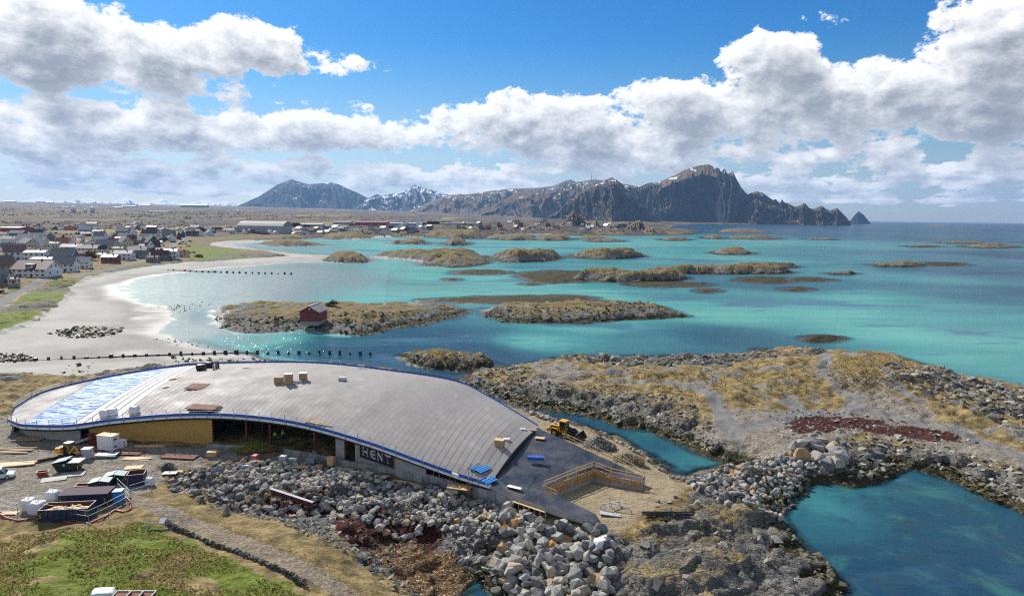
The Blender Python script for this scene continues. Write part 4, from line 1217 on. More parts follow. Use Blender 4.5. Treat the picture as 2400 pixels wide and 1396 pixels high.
# ------------------------------------------------------------------ museum building under construction
museum = empty("museum_building", "museum under construction with a huge curved grey roof above the shore", "building", roof_pt(60, 0, -5))
MO = museum.matrix_world.copy(); MOFF = Vector(museum.location)


def to_museum(o):
    o.parent = museum; o.matrix_parent_inverse = Matrix.Translation(-MOFF)
    return o


def mpart(name, m, fn, parent=None, smooth=False, bevel=0.0, **kw):
    o = part(name, m, None, fn, smooth, bevel, **kw)
    if parent is None: to_museum(o)
    else: o.parent = parent
    return o


def roof_patch(name, s0, s1, m, lift0, lift1, v0=0.0, v1=1.0, nv=18, ns=2, th=0.06, smooth=True, parent=None, label=None):
    V = []; A = []
    for i in range(ns):
        t = i / (ns - 1); s = s0 + (s1 - s0) * t
        for j in range(nv):
            v = v0 + (v1 - v0) * j / (nv - 1)
            V.append(roof_pt(s, v, lift0 + (lift1 - lift0) * t)); A.append((s, v * 40.0, t))
    top = len(V)
    V += [p - Vector((0, 0, th)) for p in V]; A += A
    F = []
    for i in range(ns - 1):
        for j in range(nv - 1):
            a = i * nv + j
            F.append((a, a + nv, a + nv + 1, a + 1))
    for j in range(nv - 1):
        F.append((j, j + 1, top + j + 1, top + j)); e = (ns - 1) * nv
        F.append((e + j + 1, e + j, top + e + j, top + e + j + 1))
    for i in range(ns - 1):
        F.append((i * nv + nv, i * nv, top + i * nv, top + i * nv + nv)); k = nv - 1
        F.append((i * nv + k, i * nv + nv + k, top + i * nv + nv + k, top + i * nv + k))
    me = mesh_np(name, np.array([tuple(p) for p in V]), np.array(F), m, False, {'rs': np.array([a[0] for a in A]), 'rv': np.array([a[1] for a in A])})
    return to_museum(link(name, me, label=label)) if parent is None else link(name, me, parent)


def roof_material(name, base, kind):
    m = bpy.data.materials.new(name); m.use_nodes = True
    q = NT(m.node_tree); b = q.n['Principled BSDF']
    geo = q.node('ShaderNodeNewGeometry'); pos = geo.outputs['Position']
    oi = q.node('ShaderNodeObjectInfo')
    rs, rv = q.attr('rs'), q.attr('rv')
    if kind == 'board':
        off = q.math('MULTIPLY', oi.outputs['Random'], 40.0)
        cell = q.math('FLOOR', q.math('MULTIPLY', q.math('ADD', rv, off), 0.42))
        wn = q.node('ShaderNodeTexWhiteNoise', noise_dimensions='2D'); q.put(wn.inputs['Vector'], q.combine(cell, q.math('MULTIPLY', oi.outputs['Random'], 91.0), 0))
        c = q.ramp(wn.outputs['Value'], [(0.0, tuple(k * 0.94 for k in base)), (0.7, base), (0.95, tuple(k * 1.05 for k in base)), (1.0, tuple(k * 1.16 for k in base))])
        fr = q.math('FRACT', q.math('MULTIPLY', q.math('ADD', rv, off), 0.42))
        jt = q.math('LESS_THAN', fr, 0.035)
        c = q.mix(q.math('MULTIPLY', jt, 0.55), c, (0.09, 0.085, 0.085))
        n = q.noise(pos, 0.22, 6, 0.65)
        c = q.mix(q.maprange(n, 0.42, 0.68, 0, 0.35, True), c, tuple(k * 0.74 for k in base))
        c = q.mix(q.maprange(q.noise(pos, 1.1, 5, 0.7), 0.60, 0.72, 0, 0.35, True), c, tuple(min(1, k * 1.5) for k in base))
        q.put(b.inputs['Base Color'], c)
        q.put(b.inputs['Roughness'], q.maprange(n, 0.3, 0.7, 0.55, 0.85))
        b.inputs['Specular IOR Level'].default_value = 0.25
        q.put(b.inputs['Normal'], q.bump(q.noise(pos, 6.0, 4, 0.6), 0.25, 0.05))
    elif kind == 'foil':
        # crinkled reflective foil: sky blue and pale glints painted into the base colour
        v1 = q.noise(q.vmath('MULTIPLY', pos, (0.35, 1.6, 1.0)), 0.8, 2, 0.5)
        q.put(b.inputs['Base Color'], q.ramp(v1, [(0.42, (0.03, 0.11, 0.36)), (0.62, (0.24, 0.31, 0.44))]))
        b.inputs['Metallic'].default_value = 0.2
        b.inputs['Roughness'].default_value = 0.5; b.inputs['Specular IOR Level'].default_value = 0.2
        q.put(b.inputs['Normal'], q.bump(v1, 0.9, 1.3))
    else:
        n = q.noise(q.vmath('MULTIPLY', pos, (0.3, 2.0, 1.0)), 0.5, 4, 0.6)
        q.put(b.inputs['Base Color'], q.ramp(n, [(0.3, tuple(k * 0.85 for k in base)), (0.7, base)]))
        b.inputs['Roughness'].default_value = 0.6; b.inputs['Specular IOR Level'].default_value = 0.2
        q.put(b.inputs['Normal'], q.bump(n, 0.3, 0.3))
    return m


M_board = roof_material('roof_board', (0.335, 0.308, 0.282), 'board')
M_foil = roof_material('roof_foil', (0.6, 0.66, 0.75), 'foil')
M_sheet = roof_material('roof_white_sheet', (0.44, 0.44, 0.44), 'sheet')

roof_deck = roof_patch("roof_deck", 0.0, S_LEN, M_dark, -0.10, -0.10, nv=22, ns=60, th=0.45)
S_w0, S_w1 = s_of_px(165), s_of_px(272)
S_f0 = s_of_px(57)
roof_patch("roof_end_board", 0.4, S_f0 - 0.1, M_board, 0.02, 0.02, ns=5)
roof_patch("reflective_foil", S_f0, S_w0 - 0.1, M_foil, 0.03, 0.03, nv=30, ns=12, label="crinkled blue-silver foil on the left end of the roof")
wn_ = 4
for i in range(wn_):
    a = S_w0 + (S_w1 - S_w0) * i / wn_; b_ = S_w0 + (S_w1 - S_w0) * (i + 1) / wn_
    roof_patch("white_roof_sheet", a + 0.12, b_ - 0.12, M_sheet, 0.05, 0.05, v1=0.97)
NSTRIP = 66
for i in range(NSTRIP):
    a = S_w1 + (S_LEN - S_w1) * i / NSTRIP; b_ = S_w1 + (S_LEN - S_w1) * (i + 1) / NSTRIP
    t = i / NSTRIP
    step = 0.06 + 0.10 * t
    roof_patch("roof_strip", a + 0.02, b_ - 0.13, M_board, 0.0 + step, 0.0, th=0.12)

# white eaves fascia, front and back
def sweep(name, fn, s0, s1, n, sec, m, kids=None):
    """sweep a small rectangular section along the eaves: sec = (out0, out1, dz0, dz1)"""
    V = []; F = []
    for i in range(n + 1):
        s = s0 + (s1 - s0) * i / n
        p = fn(s); q_ = fn(min(s + 0.3, S_LEN)); p_ = fn(max(s - 0.3, 0))
        d = (q_ - p_); nn = Vector((d.y, -d.x, 0)).normalized()
        for o_, z_ in ((sec[0], sec[2]), (sec[1], sec[2]), (sec[1], sec[3]), (sec[0], sec[3])):
            V.append(p + nn * o_ + Vector((0, 0, z_)))
    for i in range(n):
        for k in range(4):
            F.append((i * 4 + k, i * 4 + (k + 1) % 4, i * 4 + 4 + (k + 1) % 4, i * 4 + 4 + k))
    F += [(0, 3, 2, 1), (n * 4, n * 4 + 1, n * 4 + 2, n * 4 + 3)]
    b = MB(); b.add(V, F)
    return b


front = lambda s: roof_pt(s, 0.0); backe = lambda s: roof_pt(s, 1.0)
to_museum(sweep("f", front, 0.05, S_LEN, 90, (0.0, 0.25, -0.55, 0.10), None).build("front_fascia", M_white))
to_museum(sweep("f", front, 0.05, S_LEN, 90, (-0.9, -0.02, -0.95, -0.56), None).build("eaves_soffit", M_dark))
to_museum(sweep("f", backe, 0.05, S_LEN, 60, (-0.25, 0.0, -0.6, 0.10), None).build("back_fascia", M_conc))

# guard rails with blue toe boards
def guard_rail(fn, s_ranges, label, side, sp=2.6, rails=True, skip=()):
    t = empty("edge_guard_rail", label, "guard rail", fn(s_ranges[0][0]))
    off = Matrix.Translation(-Vector(t.location))

    def ad(o):
        o.parent = t; o.matrix_parent_inverse = off
    for (s0, s1) in s_ranges:
        n = max(1, int(round((s1 - s0) / sp)))
        for i in range(n):
            a = s0 + (s1 - s0) * i / n; b_ = s0 + (s1 - s0) * (i + 1) / n
            ad(sweep("b", fn, a + 0.03, b_ - 0.03, 3, (0.28 * side, 0.34 * side, -0.10, 0.42), None).build("toe_board", M_blue))
            p = fn(a); d = fn(min(a + 0.3, S_LEN)) - fn(max(a - 0.3, 0)); nn = Vector((d.y, -d.x, 0)).normalized()
            q_ = p + nn * 0.40 * side
            ad(part("post", M_steel, None, lambda m_: m_.bar(q_ - Vector((0, 0, 0.5)), q_ + Vector((0, 0, 1.35)), 0.07)))
        if rails:
            for hz in (0.80, 1.2):
                ad(sweep("r", fn, s0, s1, max(2, n), (0.38 * side, 0.42 * side, hz - 0.02, hz + 0.02), None).build("mesh_rail", M_steel))
    return t


guard_rail(front, [(0.3, s_of_px(1062))], "blue-boarded guard rail along the front eaves of the curved roof", 1)
guard_rail(front, [(s_of_px(1078), S_LEN - 0.2)], "short blue guard rail beside the stacked blue boards on the roof", 1, 1.8)
guard_rail(backe, [(0.3, S_LEN * 0.66)], "blue-boarded guard rail along the far roof edge before the sea", -1)
guard_rail(backe, [(S_LEN * 0.66, S_LEN - 0.3)], "blue guard rail along the channel side of the roof", -1, 2.2)

# walls under the roof
def wall_line(s, inset=1.3):
    p = front(s); d = front(min(s + 0.3, S_LEN)) - front(max(s - 0.3, 0)); nn = Vector((d.y, -d.x, 0)).normalized()
    return p - nn * inset


def wall(name, xa, xb, m, inset=1.3, thick=0.3, z0=3.0, topdrop=0.5, n=8, x_gaps=(), **kw):
    b = MB()
    def seg(xa, xb, zb=None):
        n_ = max(2, int((xb - xa) / 20))
        for i in range(n_):
            A_ = wall_line(s_of_px(xa + (xb - xa) * i / n_), inset); B_ = wall_line(s_of_px(xa + (xb - xa) * (i + 1) / n_), inset)
            d = (B_ - A_); nn = Vector((-d.y, d.x, 0)).normalized() * thick
            za, zc = A_.z - topdrop, B_.z - topdrop
            zlo = z0 if zb is None else zb
            b.prism([A_, B_, B_ + nn, A_ + nn], zlo, [za, zc, zc, za])
    cur = xa
    for (g0, g1, lint) in x_gaps:
        seg(cur, g0)
        if lint: seg(g0, g1, lint)
        cur = g1
    seg(cur, xb)
    return to_museum(b.build(name, m, **kw))


wall("concrete_wall", 24, 206, M_conc, 1.3, x_gaps=[(176, 200, None)])
wall("timber_board_wall", 206, 487, M_osb, 0.9, z0=3.6, label="long ochre chipboard wall closing the front")
wall("concrete_wall", 778, 990, M_conc, 0.9, z0=4.3, x_gaps=[(798, 824, 7.6)], label="grey concrete wall with a doorway and the black banner")
wall("concrete_wall", 1088, 1150, M_conc2, 0.6, z0=3.0, topdrop=1.2)
# interior: rear and cross walls added to block light and keep the hall dark
def rear_blocker(b):
    for i in range(24):
        s0 = 4 + (S_LEN - 8) * i / 24; s1 = 4 + (S_LEN - 8) * (i + 1) / 24
        A_ = roof_pt(s0, 0.62); B_ = roof_pt(s1, 0.62); o_ = Vector((0, 0.3, 0))
        b.prism([A_, B_, B_ + o_, A_ + o_], 3.0, [A_.z - .5, B_.z - .5, B_.z - .5, A_.z - .5])
mpart("rear_blocking_wall", M_conc2, rear_blocker)
for xx in (26, 1140):
    def cross(b, xx=xx):
        A_ = roof_pt(s_of_px(xx), 0.04); B_ = roof_pt(s_of_px(xx), 0.62); o_ = Vector((0.3, 0, 0))
        b.prism([A_, A_ + o_, B_ + o_, B_], 3.0, [A_.z - .6, A_.z - .6, B_.z - .6, B_.z - .6])
    mpart("cross_blocking_wall", M_conc2, cross)
for xx, ins in ((560, 2.0), (613, 2.2), (722, 1.6), (672, 9.0), (545, 9.0), (760, 6.0)):
    p = wall_line(s_of_px(xx), ins); g_ = float(ground_z(p.x, p.y)[0])
    mpart("steel_column", M_redst, lambda b: b.box((p.x, p.y, g_ - 0.3), (0.32, 0.32, p.z - g_ - 0.25)))
    if ins < 2: mpart("column_footing", M_conc, lambda b: b.box((p.x, p.y, g_ - 0.3), (0.8, 0.8, 1.0)))
# mullions of the openings
for xx in (1008, 1022, 1060):
    p = wall_line(s_of_px(xx), 1.0)
    mpart("opening_post", M_steel, lambda b: b.box((p.x, p.y, 4.2), (0.12, 0.12, p.z - 4.8)))
# plinth walls in front, cast in panels
def plinth(px, ztop, zbot, n, name="plinth_panel"):
    pts = [P(a, b, ztop) for a, b in px]
    ln = np.concatenate([[0], np.cumsum([math.dist(p[:2], q_[:2]) for p, q_ in zip(pts[:-1], pts[1:])])])
    at = lambda t: np.array([np.interp(t * ln[-1], ln, [p[k] for p in pts]) for k in range(3)])
    for i in range(n):
        A_ = at(i / n); B_ = at((i + 1) / n - 0.0015 * 20 / n); d = Vector(B_ - A_); nn = Vector((-d.y, d.x, 0)).normalized() * 0.35
        A_, B_ = Vector(A_), Vector(B_)
        mpart(name, M_conc if i % 2 else M_conc2, lambda b: b.prism([A_, B_, B_ + nn, A_ + nn], zbot, A_.z), bevel=0.02)


plinth([(483, 1041), (540, 1043), (574, 1045)], 4.7, 3.4, 6)
plinth([(665, 1052), (740, 1064), (825, 1083), (911, 1096), (989, 1113)], 4.75, 2.9, 16)
plinth([(989, 1108), (1046, 1123), (1100, 1140)], 5.0, 2.4, 6)
plinth([(1100, 1138), (1150, 1151), (1206, 1166)], 5.0, 2.2, 5)

# banner with its letters
def banner():
    a = wall_line(s_of_px(836), 0.78); b_ = wall_line(s_of_px(918), 0.78)
    d = (b_ - a); L = math.hypot(d.x, d.y); ang = math.atan2(d.y, d.x)
    t = empty("banner", "black banner with pale HENT lettering on the concrete wall", "banner", (a.x, a.y, 0), ang)
    nx, nz0, nz1 = L, a.z - 3.35, a.z - 0.95
    slope = (b_.z - a.z) / L
    sh = lambda x, z: z + slope * x
    part("cloth", mat('banner_cloth', (0.018, 0.012, 0.016), 0.6, bump=0.3, bscale=2), t, lambda m: m.add([(0, -0.03, nz0), (nx, -0.03, sh(nx, nz0)), (nx, -0.03, sh(nx, nz1)), (0, -0.03, nz1), (0, 0, nz0), (nx, 0, sh(nx, nz0)), (nx, 0, sh(nx, nz1)), (0, 0, nz1)],
         [(0, 1, 2, 3), (4, 7, 6, 5), (0, 4, 5, 1), (1, 5, 6, 2), (2, 6, 7, 3), (3, 7, 4, 0)]))
    part("timber_frame", M_wood2, t, lambda m: [m.bar((p[0], -0.03, p[1]), (q_[0], -0.03, q_[1]), 0.07) for p, q_ in (((0, nz0), (nx, sh(nx, nz0))), ((nx, sh(nx, nz0)), (nx, sh(nx, nz1))), ((0, nz0), (0, nz1)), ((0, nz1), (nx, sh(nx, nz1))))])
    ML = mat('banner_lettering', (0.55, 0.60, 0.66), 0.6, var=0.04)
    h = (nz1 - nz0) * 0.62; w = h * 0.80; st = h * 0.20; gap = h * 0.24
    x0 = (nx - (4 * w + 3 * gap)) / 2; zb = nz0 + (nz1 - nz0) * 0.22

    def stroke(m, pts, wd):
        for (p, q_) in zip(pts[:-1], pts[1:]):
            m.bar((p[0], -0.05, p[1]), (q_[0], -0.05, q_[1]), 0.03, wd)
        for p in pts: m.cyl((p[0], -0.065, p[1]), (p[0], -0.035, p[1]), wd / 2, 10)
    e = st / 2
    LET = {'H': [[(e, e), (e, h - e)], [(w - e, e), (w - e, h - e)], [(e, h / 2), (w - e, h / 2)]],
           'E': [[(w - e, h - e), (w * 0.5, h - e), (e * 1.3, h * 0.72), (e, h / 2), (e * 1.3, h * 0.28), (w * 0.5, e), (w - e, e)], [(e, h / 2), (w - e * 1.3, h / 2)]],
           'N': [[(e, e), (e, h - e)], [(e, h - e), (w - e, e)], [(w - e, e), (w - e, h - e)]],
           'T': [[(e * 0.6, h - e), (w - e * 0.6, h - e)], [(w / 2, e), (w / 2, h - e)]]}
    for i, ch in enumerate("HENT"):
        ox = x0 + i * (w + gap)
        part("letter", ML, t, lambda m: [stroke(m, [(ox + p[0], sh(ox + p[0], zb + p[1])) for p in pl], st) for pl in LET[ch]])


banner()

# ------------------------------------------------------------------ black membrane nose of the roof
MEM = [(1150, 1135, 5.8), (1178, 1149, 5.55), (1205, 1162, 5.3), (1260, 1181, 5.0), (1310, 1198, 4.85), (1360, 1213, 4.75), (1408, 1222, 4.7), (1395, 1203, 4.8), (1350, 1181, 4.9), (1300, 1158, 5.05), (1275, 1145, 5.15),
       (1330, 1121, 5.2), (1392, 1097, 5.3), (1432, 1113, 5.1), (1505, 1129, 4.8), (1512, 1119, 4.85), (1460, 1093, 5.2), (1400, 1066, 5.7), (1330, 1034, 6.3), (1262, 1003, 7.0), (1236, 1030, 6.8), (1205, 1065, 6.4), (1175, 1103, 6.0)]
M_mem = bpy.data.materials.new('black_membrane'); M_mem.use_nodes = True
_q = NT(M_mem.node_tree); _b = _q.n['Principled BSDF']
_pos = _q.node('ShaderNodeNewGeometry').outputs['Position']
_n = _q.noise(_pos, 0.28, 6, 0.65); _n2 = _q.noise(_pos, 1.4, 6, 0.7)
_q.put(_b.inputs['Base Color'], _q.mix(_q.maprange(_n2, 0.58, 0.74, 0, 0.5, True), _q.ramp(_n, [(0.35, (0.016, 0.018, 0.022)), (0.65, (0.05, 0.05, 0.052))]), (0.17, 0.165, 0.16)))
_q.put(_b.inputs['Roughness'], _q.maprange(_n, 0.35, 0.65, 0.30, 0.62))
_b.inputs['Specular IOR Level'].default_value = 0.6
_q.put(_b.inputs['Normal'], _q.bump(_n2, 0.15, 0.1))
mp = [Vector(P(a, b, z)) for a, b, z in MEM]


def membrane():
    bm = bmesh.new()
    vs = [bm.verts.new(p) for p in mp]
    for tri in mathutils.geometry.tessellate_polygon([[Vector((p.x, p.y, 0)) for p in mp]]):
        bm.faces.new([vs[k] for k in tri])
    bmesh.ops.recalc_face_normals(bm, faces=bm.faces)
    me = bpy.data.meshes.new("membrane_nose"); bm.to_mesh(me); bm.free()
    for p in me.polygons: p.use_smooth = True
    me.materials.append(M_mem)
    to_museum(link("membrane_nose", me, label="black membrane covering the pointed nose of the roof"))
    b = MB(); n = len(mp)
    for i in range(n - 4):
        a, c = mp[i], mp[i + 1]
        b.quad(a - Vector((0, 0, 0.02)), c - Vector((0, 0, 0.02)), (c.x, c.y, c.z - (0.75 if 2 < i < 7 else 1.0)), (a.x, a.y, a.z - (0.75 if 2 < i < 7 else 1.0)))
    to_museum(b.build("nose_edge", M_conc))


membrane()
# welded membrane sheets lying on top, with their own edges
for poly, dz in (([(1300, 1040), (1352, 1064), (1305, 1105), (1248, 1080)], 0.05), ([(1215, 1085), (1262, 1110), (1235, 1150), (1180, 1130)], 0.05), ([(1300, 1068), (1390, 1092), (1285, 1137), (1250, 1112)], 0.03)):
    zz = 5.9 if poly[0][0] != 1300 or poly[0][1] != 1040 else 6.1
    pts = []
    for a, c in poly:
        z = zz
        pts.append(Vector(P(a, c, z)))
    # drape onto the nose by nearest plane of three membrane points
    bvh_src = bpy.data.objects["membrane_nose"].data
    tree = mathutils.bvhtree.BVHTree.FromPolygons([v.co[:] for v in bvh_src.vertices], [p.vertices[:] for p in bvh_src.polygons])
    camv = Vector((0, 0, CAM_H))

    def drape(px, py, lift):
        d = Vector(px_dir(px, py)).normalized(); h = tree.ray_cast(camv, d)
        return (h[0] + Vector((0, 0, lift))) if h[0] is not None else None
    NU = 8; V = []
    ok = True
    for i in range(NU + 1):
        for j in range(NU + 1):
            u, w = i / NU, j / NU
            x_ = (1 - u) * (1 - w) * poly[0][0] + u * (1 - w) * poly[1][0] + u * w * poly[2][0] + (1 - u) * w * poly[3][0]
            y_ = (1 - u) * (1 - w) * poly[0][1] + u * (1 - w) * poly[1][1] + u * w * poly[2][1] + (1 - u) * w * poly[3][1]
            h = drape(x_, y_, dz)
            if h is None: ok = False; h = Vector(P(x_, y_, 5.2))
            V.append(tuple(h))
    me = mesh_np("membrane_sheet", V, grid_faces(NU + 1, NU + 1), M_mem, True)
    to_museum(link("membrane_sheet", me))

# ------------------------------------------------------------------ formwork of the pit and timber rails round the nose
def timber_rail(px, z, label, n_per=2.0, h=1.1, rails=(0.55, 1.05), pw=0.1):
    pts = [Vector(P(a, b, zz)) for (a, b), zz in zip(px, z)]
    t = empty("timber_guard_rail", label, "guard rail", pts[0])
    off = Matrix.Translation(-pts[0])
    for A_, B_ in zip(pts[:-1], pts[1:]):
        n = max(1, int((B_ - A_).length / n_per))
        for i in range(n + (1 if B_ is pts[-1] else 0)):
            p = A_ + (B_ - A_) * (i / n)
            o = part("post", M_wood, None, lambda b: b.bar(p - Vector((0, 0, 0.6)), p + Vector((0, 0, h + random.uniform(0, .3))), pw)); o.parent = t; o.matrix_parent_inverse = off
        for r_ in rails:
            o = part("rail", M_wood, None, lambda b: b.bar(A_ + Vector((0, 0, r_)), B_ + Vector((0, 0, r_)), 0.05, 0.14)); o.parent = t; o.matrix_parent_inverse = off
    return t


def formwork(pa, pb, za, zb, zbot, label, n):
    A_, B_ = Vector(P(*pa, za)), Vector(P(*pb, zb))
    t = empty("formwork_wall", label, "formwork", A_); off = Matrix.Translation(-A_)
    d = (B_ - A_); nn = Vector((d.y, -d.x, 0)).normalized()
    for i in range(n):
        p = A_ + d * (i / n + 0.004); q_ = A_ + d * ((i + 1) / n - 0.004); k = random.uniform(0.0, 0.09)
        o = part("formwork_plank", M_form if random.random() < 0.85 else M_conc, None, lambda b: b.prism([p + nn * (0.12 + k), q_ + nn * (0.12 + k), q_ + nn * 0.03, p + nn * 0.03], [zbot + 0.55] * 4, [p.z + random.uniform(-.05, .1)] * 4))
        o.parent = t; o.matrix_parent_inverse = off
    o = part("concrete_upstand", M_conc, None, lambda b: b.prism([A_ + nn * 0.25, B_ + nn * 0.25, B_ - nn * 0.2, A_ - nn * 0.2], zbot - 0.6, zbot + 0.56)); o.parent = t; o.matrix_parent_inverse = off
    o = part("waler", M_wood2, None, lambda b: [b.bar(A_ + nn * 0.25 + Vector((0, 0, h_)), B_ + nn * 0.25 + Vector((0, 0, h_)), 0.12, 0.16) for h_ in (-0.35, -0.9)]); o.parent = t; o.matrix_parent_inverse = off


formwork((1277, 1144), (1391, 1098), 5.35, 5.5, 3.35, "tall brown formwork wall on the left side of the pit", 14)
formwork((1392, 1098), (1431, 1113), 5.4, 5.2, 3.5, "short brown formwork wall in the corner of the pit", 5)
formwork((1432, 1114), (1506, 1130), 5.15, 4.95, 3.6, "low brown formwork wall on the right side of the pit", 9)
timber_rail([(1275, 1143), (1330, 1120), (1392, 1096)], [5.2, 5.25, 5.35], "two-rail timber guard rail above the tall formwork wall")
timber_rail([(1392, 1096), (1432, 1112), (1505, 1128)], [5.35, 5.15, 4.85], "bent timber guard rail on the right edge of the pit")
timber_rail([(1322, 1028), (1400, 1064), (1460, 1091), (1510, 1117)], [6.1, 5.6, 5.2, 4.9], "long timber guard rail along the channel side of the black nose", 2.6)
timber_rail([(1272, 1152), (1305, 1166)], [4.6, 4.6], "blue-based end rail at the foot of the tall formwork wall", 1.5, 0.8)
part("toe_board", M_blue, bpy.data.objects.get("timber_guard_rail.003"), lambda b: b.bar((-0.2, -0.2, 0.2), Vector(P(1305, 1166, 4.8)) - Vector(P(1272, 1152, 4.6)), 0.06, 0.5))


def soffit_formwork():
    A_, B_ = Vector(P(1203, 1168, 4.9)), Vector(P(1278, 1193, 4.55))
    t = empty("edge_formwork", "timber edge formwork with square openings under the black nose", "formwork", A_); off = Matrix.Translation(-A_)

    def ad(o): o.parent = t; o.matrix_parent_inverse = off
    d = B_ - A_
    ad(part("ledge_board", M_wood, None, lambda b: b.bar(A_ + Vector((0, -0.3, -0.2)), B_ + Vector((0, -0.3, -0.2)), 0.7, 0.08)))
    for i in range(7):
        p = A_ + d * (i / 6) + Vector((0, -0.45, -0.25))
        ad(part("stud", M_wood, None, lambda b: b.bar(p, p - Vector((0, 0, 1.1)), 0.12)))
    ad(part("bottom_rail", M_wood, None, lambda b: b.bar(A_ + Vector((0, -0.5, -1.35)), B_ + Vector((0, -0.5, -1.35)), 0.12)))
    for i in (0, 3):
        p = A_ + d * (i / 6) + Vector((0, -0.5, -0.3))
        ad(part("brace", M_wood, None, lambda b: b.bar(p, p + Vector((-0.9, -0.8, -1.2)), 0.1)))


soffit_formwork()

# ------------------------------------------------------------------ stones
def rock_proto(seed, n=13, flat=0.8, cut=0.0):
    r_ = random.Random(seed); bm = bmesh.new()
    for i in range(n):
        v = Vector((r_.gauss(0, 1), r_.gauss(0, 1), r_.gauss(0, 1))).normalized()
        # blocky, quarried: push towards a cube
        k = max(abs(v.x), abs(v.y), abs(v.z)); v = v.lerp(v / k * 0.82, 0.6)
        v *= r_.uniform(0.85, 1.05); v.z *= flat
        bm.verts.new(v)
    res = bmesh.ops.convex_hull(bm, input=bm.verts)
    for g_ in res['geom_interior']:
        if isinstance(g_, bmesh.types.BMVert) and g_.is_valid: bm.verts.remove(g_)
    bmesh.ops.dissolve_limit(bm, angle_limit=R(14), verts=bm.verts, edges=bm.edges)
    if cut: bmesh.ops.bevel(bm, geom=bm.edges[:], offset=cut, segments=1, affect='EDGES', clamp_overlap=True)
    bmesh.ops.recalc_face_normals(bm, faces=bm.faces)
    bmesh.ops.triangulate(bm, faces=bm.faces)
    v = np.array([a.co[:] for a in bm.verts]); bm.verts.index_update()
    f = np.array([[b.index for b in a.verts] for a in bm.faces]); bm.free()
    return v, f


def stone_material(name, tones, mossy=False, wet=0.0):
    m = bpy.data.materials.new(name); m.use_nodes = True
    q = NT(m.node_tree); b = q.n['Principled BSDF']
    pos = q.node('ShaderNodeNewGeometry').outputs['Position']
    t = q.math('FRACT', q.math('ADD', q.attr('tone'), q.node('ShaderNodeObjectInfo').outputs['Random']))
    n1 = q.noise(pos, 1.3, 6, 0.68); n2 = q.noise(pos, 5.0, 5, 0.7)
    c = q.ramp(t, tones)
    k = q.math('ADD', q.math('MULTIPLY', n1, 0.9), q.math('MULTIPLY', n2, 0.7))
    c = q.mix(1.0, c, q.combine(*[q.maprange(k, 0.45, 1.15, 0.5, 1.5)] * 3), 'MULTIPLY')
    c = q.mix(q.maprange(n1, 0.60, 0.72, 0, 0.5, True), c, (0.36, 0.33, 0.25))
    x, y, z = q.sep(pos)
    c = q.mix(q.math('MULTIPLY', q.maprange(z, 1.1, 0.3, 0, 1, True), 0.8), c, (0.035, 0.035, 0.02))
    c = q.mix(q.math('MULTIPLY', q.math('MULTIPLY', q.maprange(z, 0.35, 0.7, 0, 1, True), q.maprange(z, 1.5, 0.9, 0, 1, True)), q.maprange(n1, 0.47, 0.56, 0, 0.65, True)), c, (0.10, 0.15, 0.02))
    q.put(b.inputs['Base Color'], c); b.inputs['Roughness'].default_value = 0.88; b.inputs['Specular IOR Level'].default_value = 0.25
    q.put(b.inputs['Normal'], q.bump(k, 0.6, 0.12))
    return m


M_boulder = stone_material('boulder', [(0.0, (0.12, 0.12, 0.12)), (0.3, (0.23, 0.225, 0.215)), (0.6, (0.33, 0.315, 0.28)), (0.86, (0.41, 0.37, 0.30)), (0.96, (0.36, 0.25, 0.14)), (1.0, (0.42, 0.21, 0.06))])
M_rubble = stone_material('shore_rubble', [(0.0, (0.09, 0.088, 0.08)), (0.35, (0.17, 0.165, 0.15)), (0.7, (0.29, 0.275, 0.24)), (1.0, (0.42, 0.39, 0.33))])
BIG = [rock_proto(100 + i, 15, random.uniform(0.7, 0.95), 0.045) for i in range(12)]
SMALL = [rock_proto(200 + i, 9, random.uniform(0.55, 0.85)) for i in range(10)]
BIGM = [mesh_np("boulder", v, f, M_boulder, False) for v, f in BIG]


def rand_rot(n):
    """random rotation matrices, tilted"""
    out = []
    for _ in range(n):
        out.append(np.array(Euler((random.gauss(0, 0.35), random.gauss(0, 0.35), random.uniform(0, 6.28))).to_matrix()))
    return np.array(out)


def merged(protos, pts, size, rot, squash):
    V = []; F = []; T = []; o = 0
    for i in range(len(pts)):
        v, f = protos[i % len(protos)]
        vv = (v * size[i] * squash[i]) @ rot[i].T + pts[i]
        V.append(vv); F.append(f + o); T.append(np.full(len(v), random.random())); o += len(v)
    return np.concatenate(V), np.concatenate(F), np.concatenate(T)


def in_zone(px, z, spacing, jit=0.35, seed=1):
    pl = PP(px, z); lo = pl.min(0); hi = pl.max(0); r_ = np.random.default_rng(seed)
    xs = np.arange(lo[0], hi[0], spacing); ys = np.arange(lo[1], hi[1], spacing * 0.86)
    X, Y = np.meshgrid(xs, ys); X[1::2] += spacing / 2
    x = X.ravel() + r_.normal(0, jit * spacing * 0.6, X.size); y = Y.ravel() + r_.normal(0, jit * spacing * 0.6, X.size)
    _, ins = dist_poly(x, y, [tuple(p) for p in pl])
    return x[ins], y[ins]


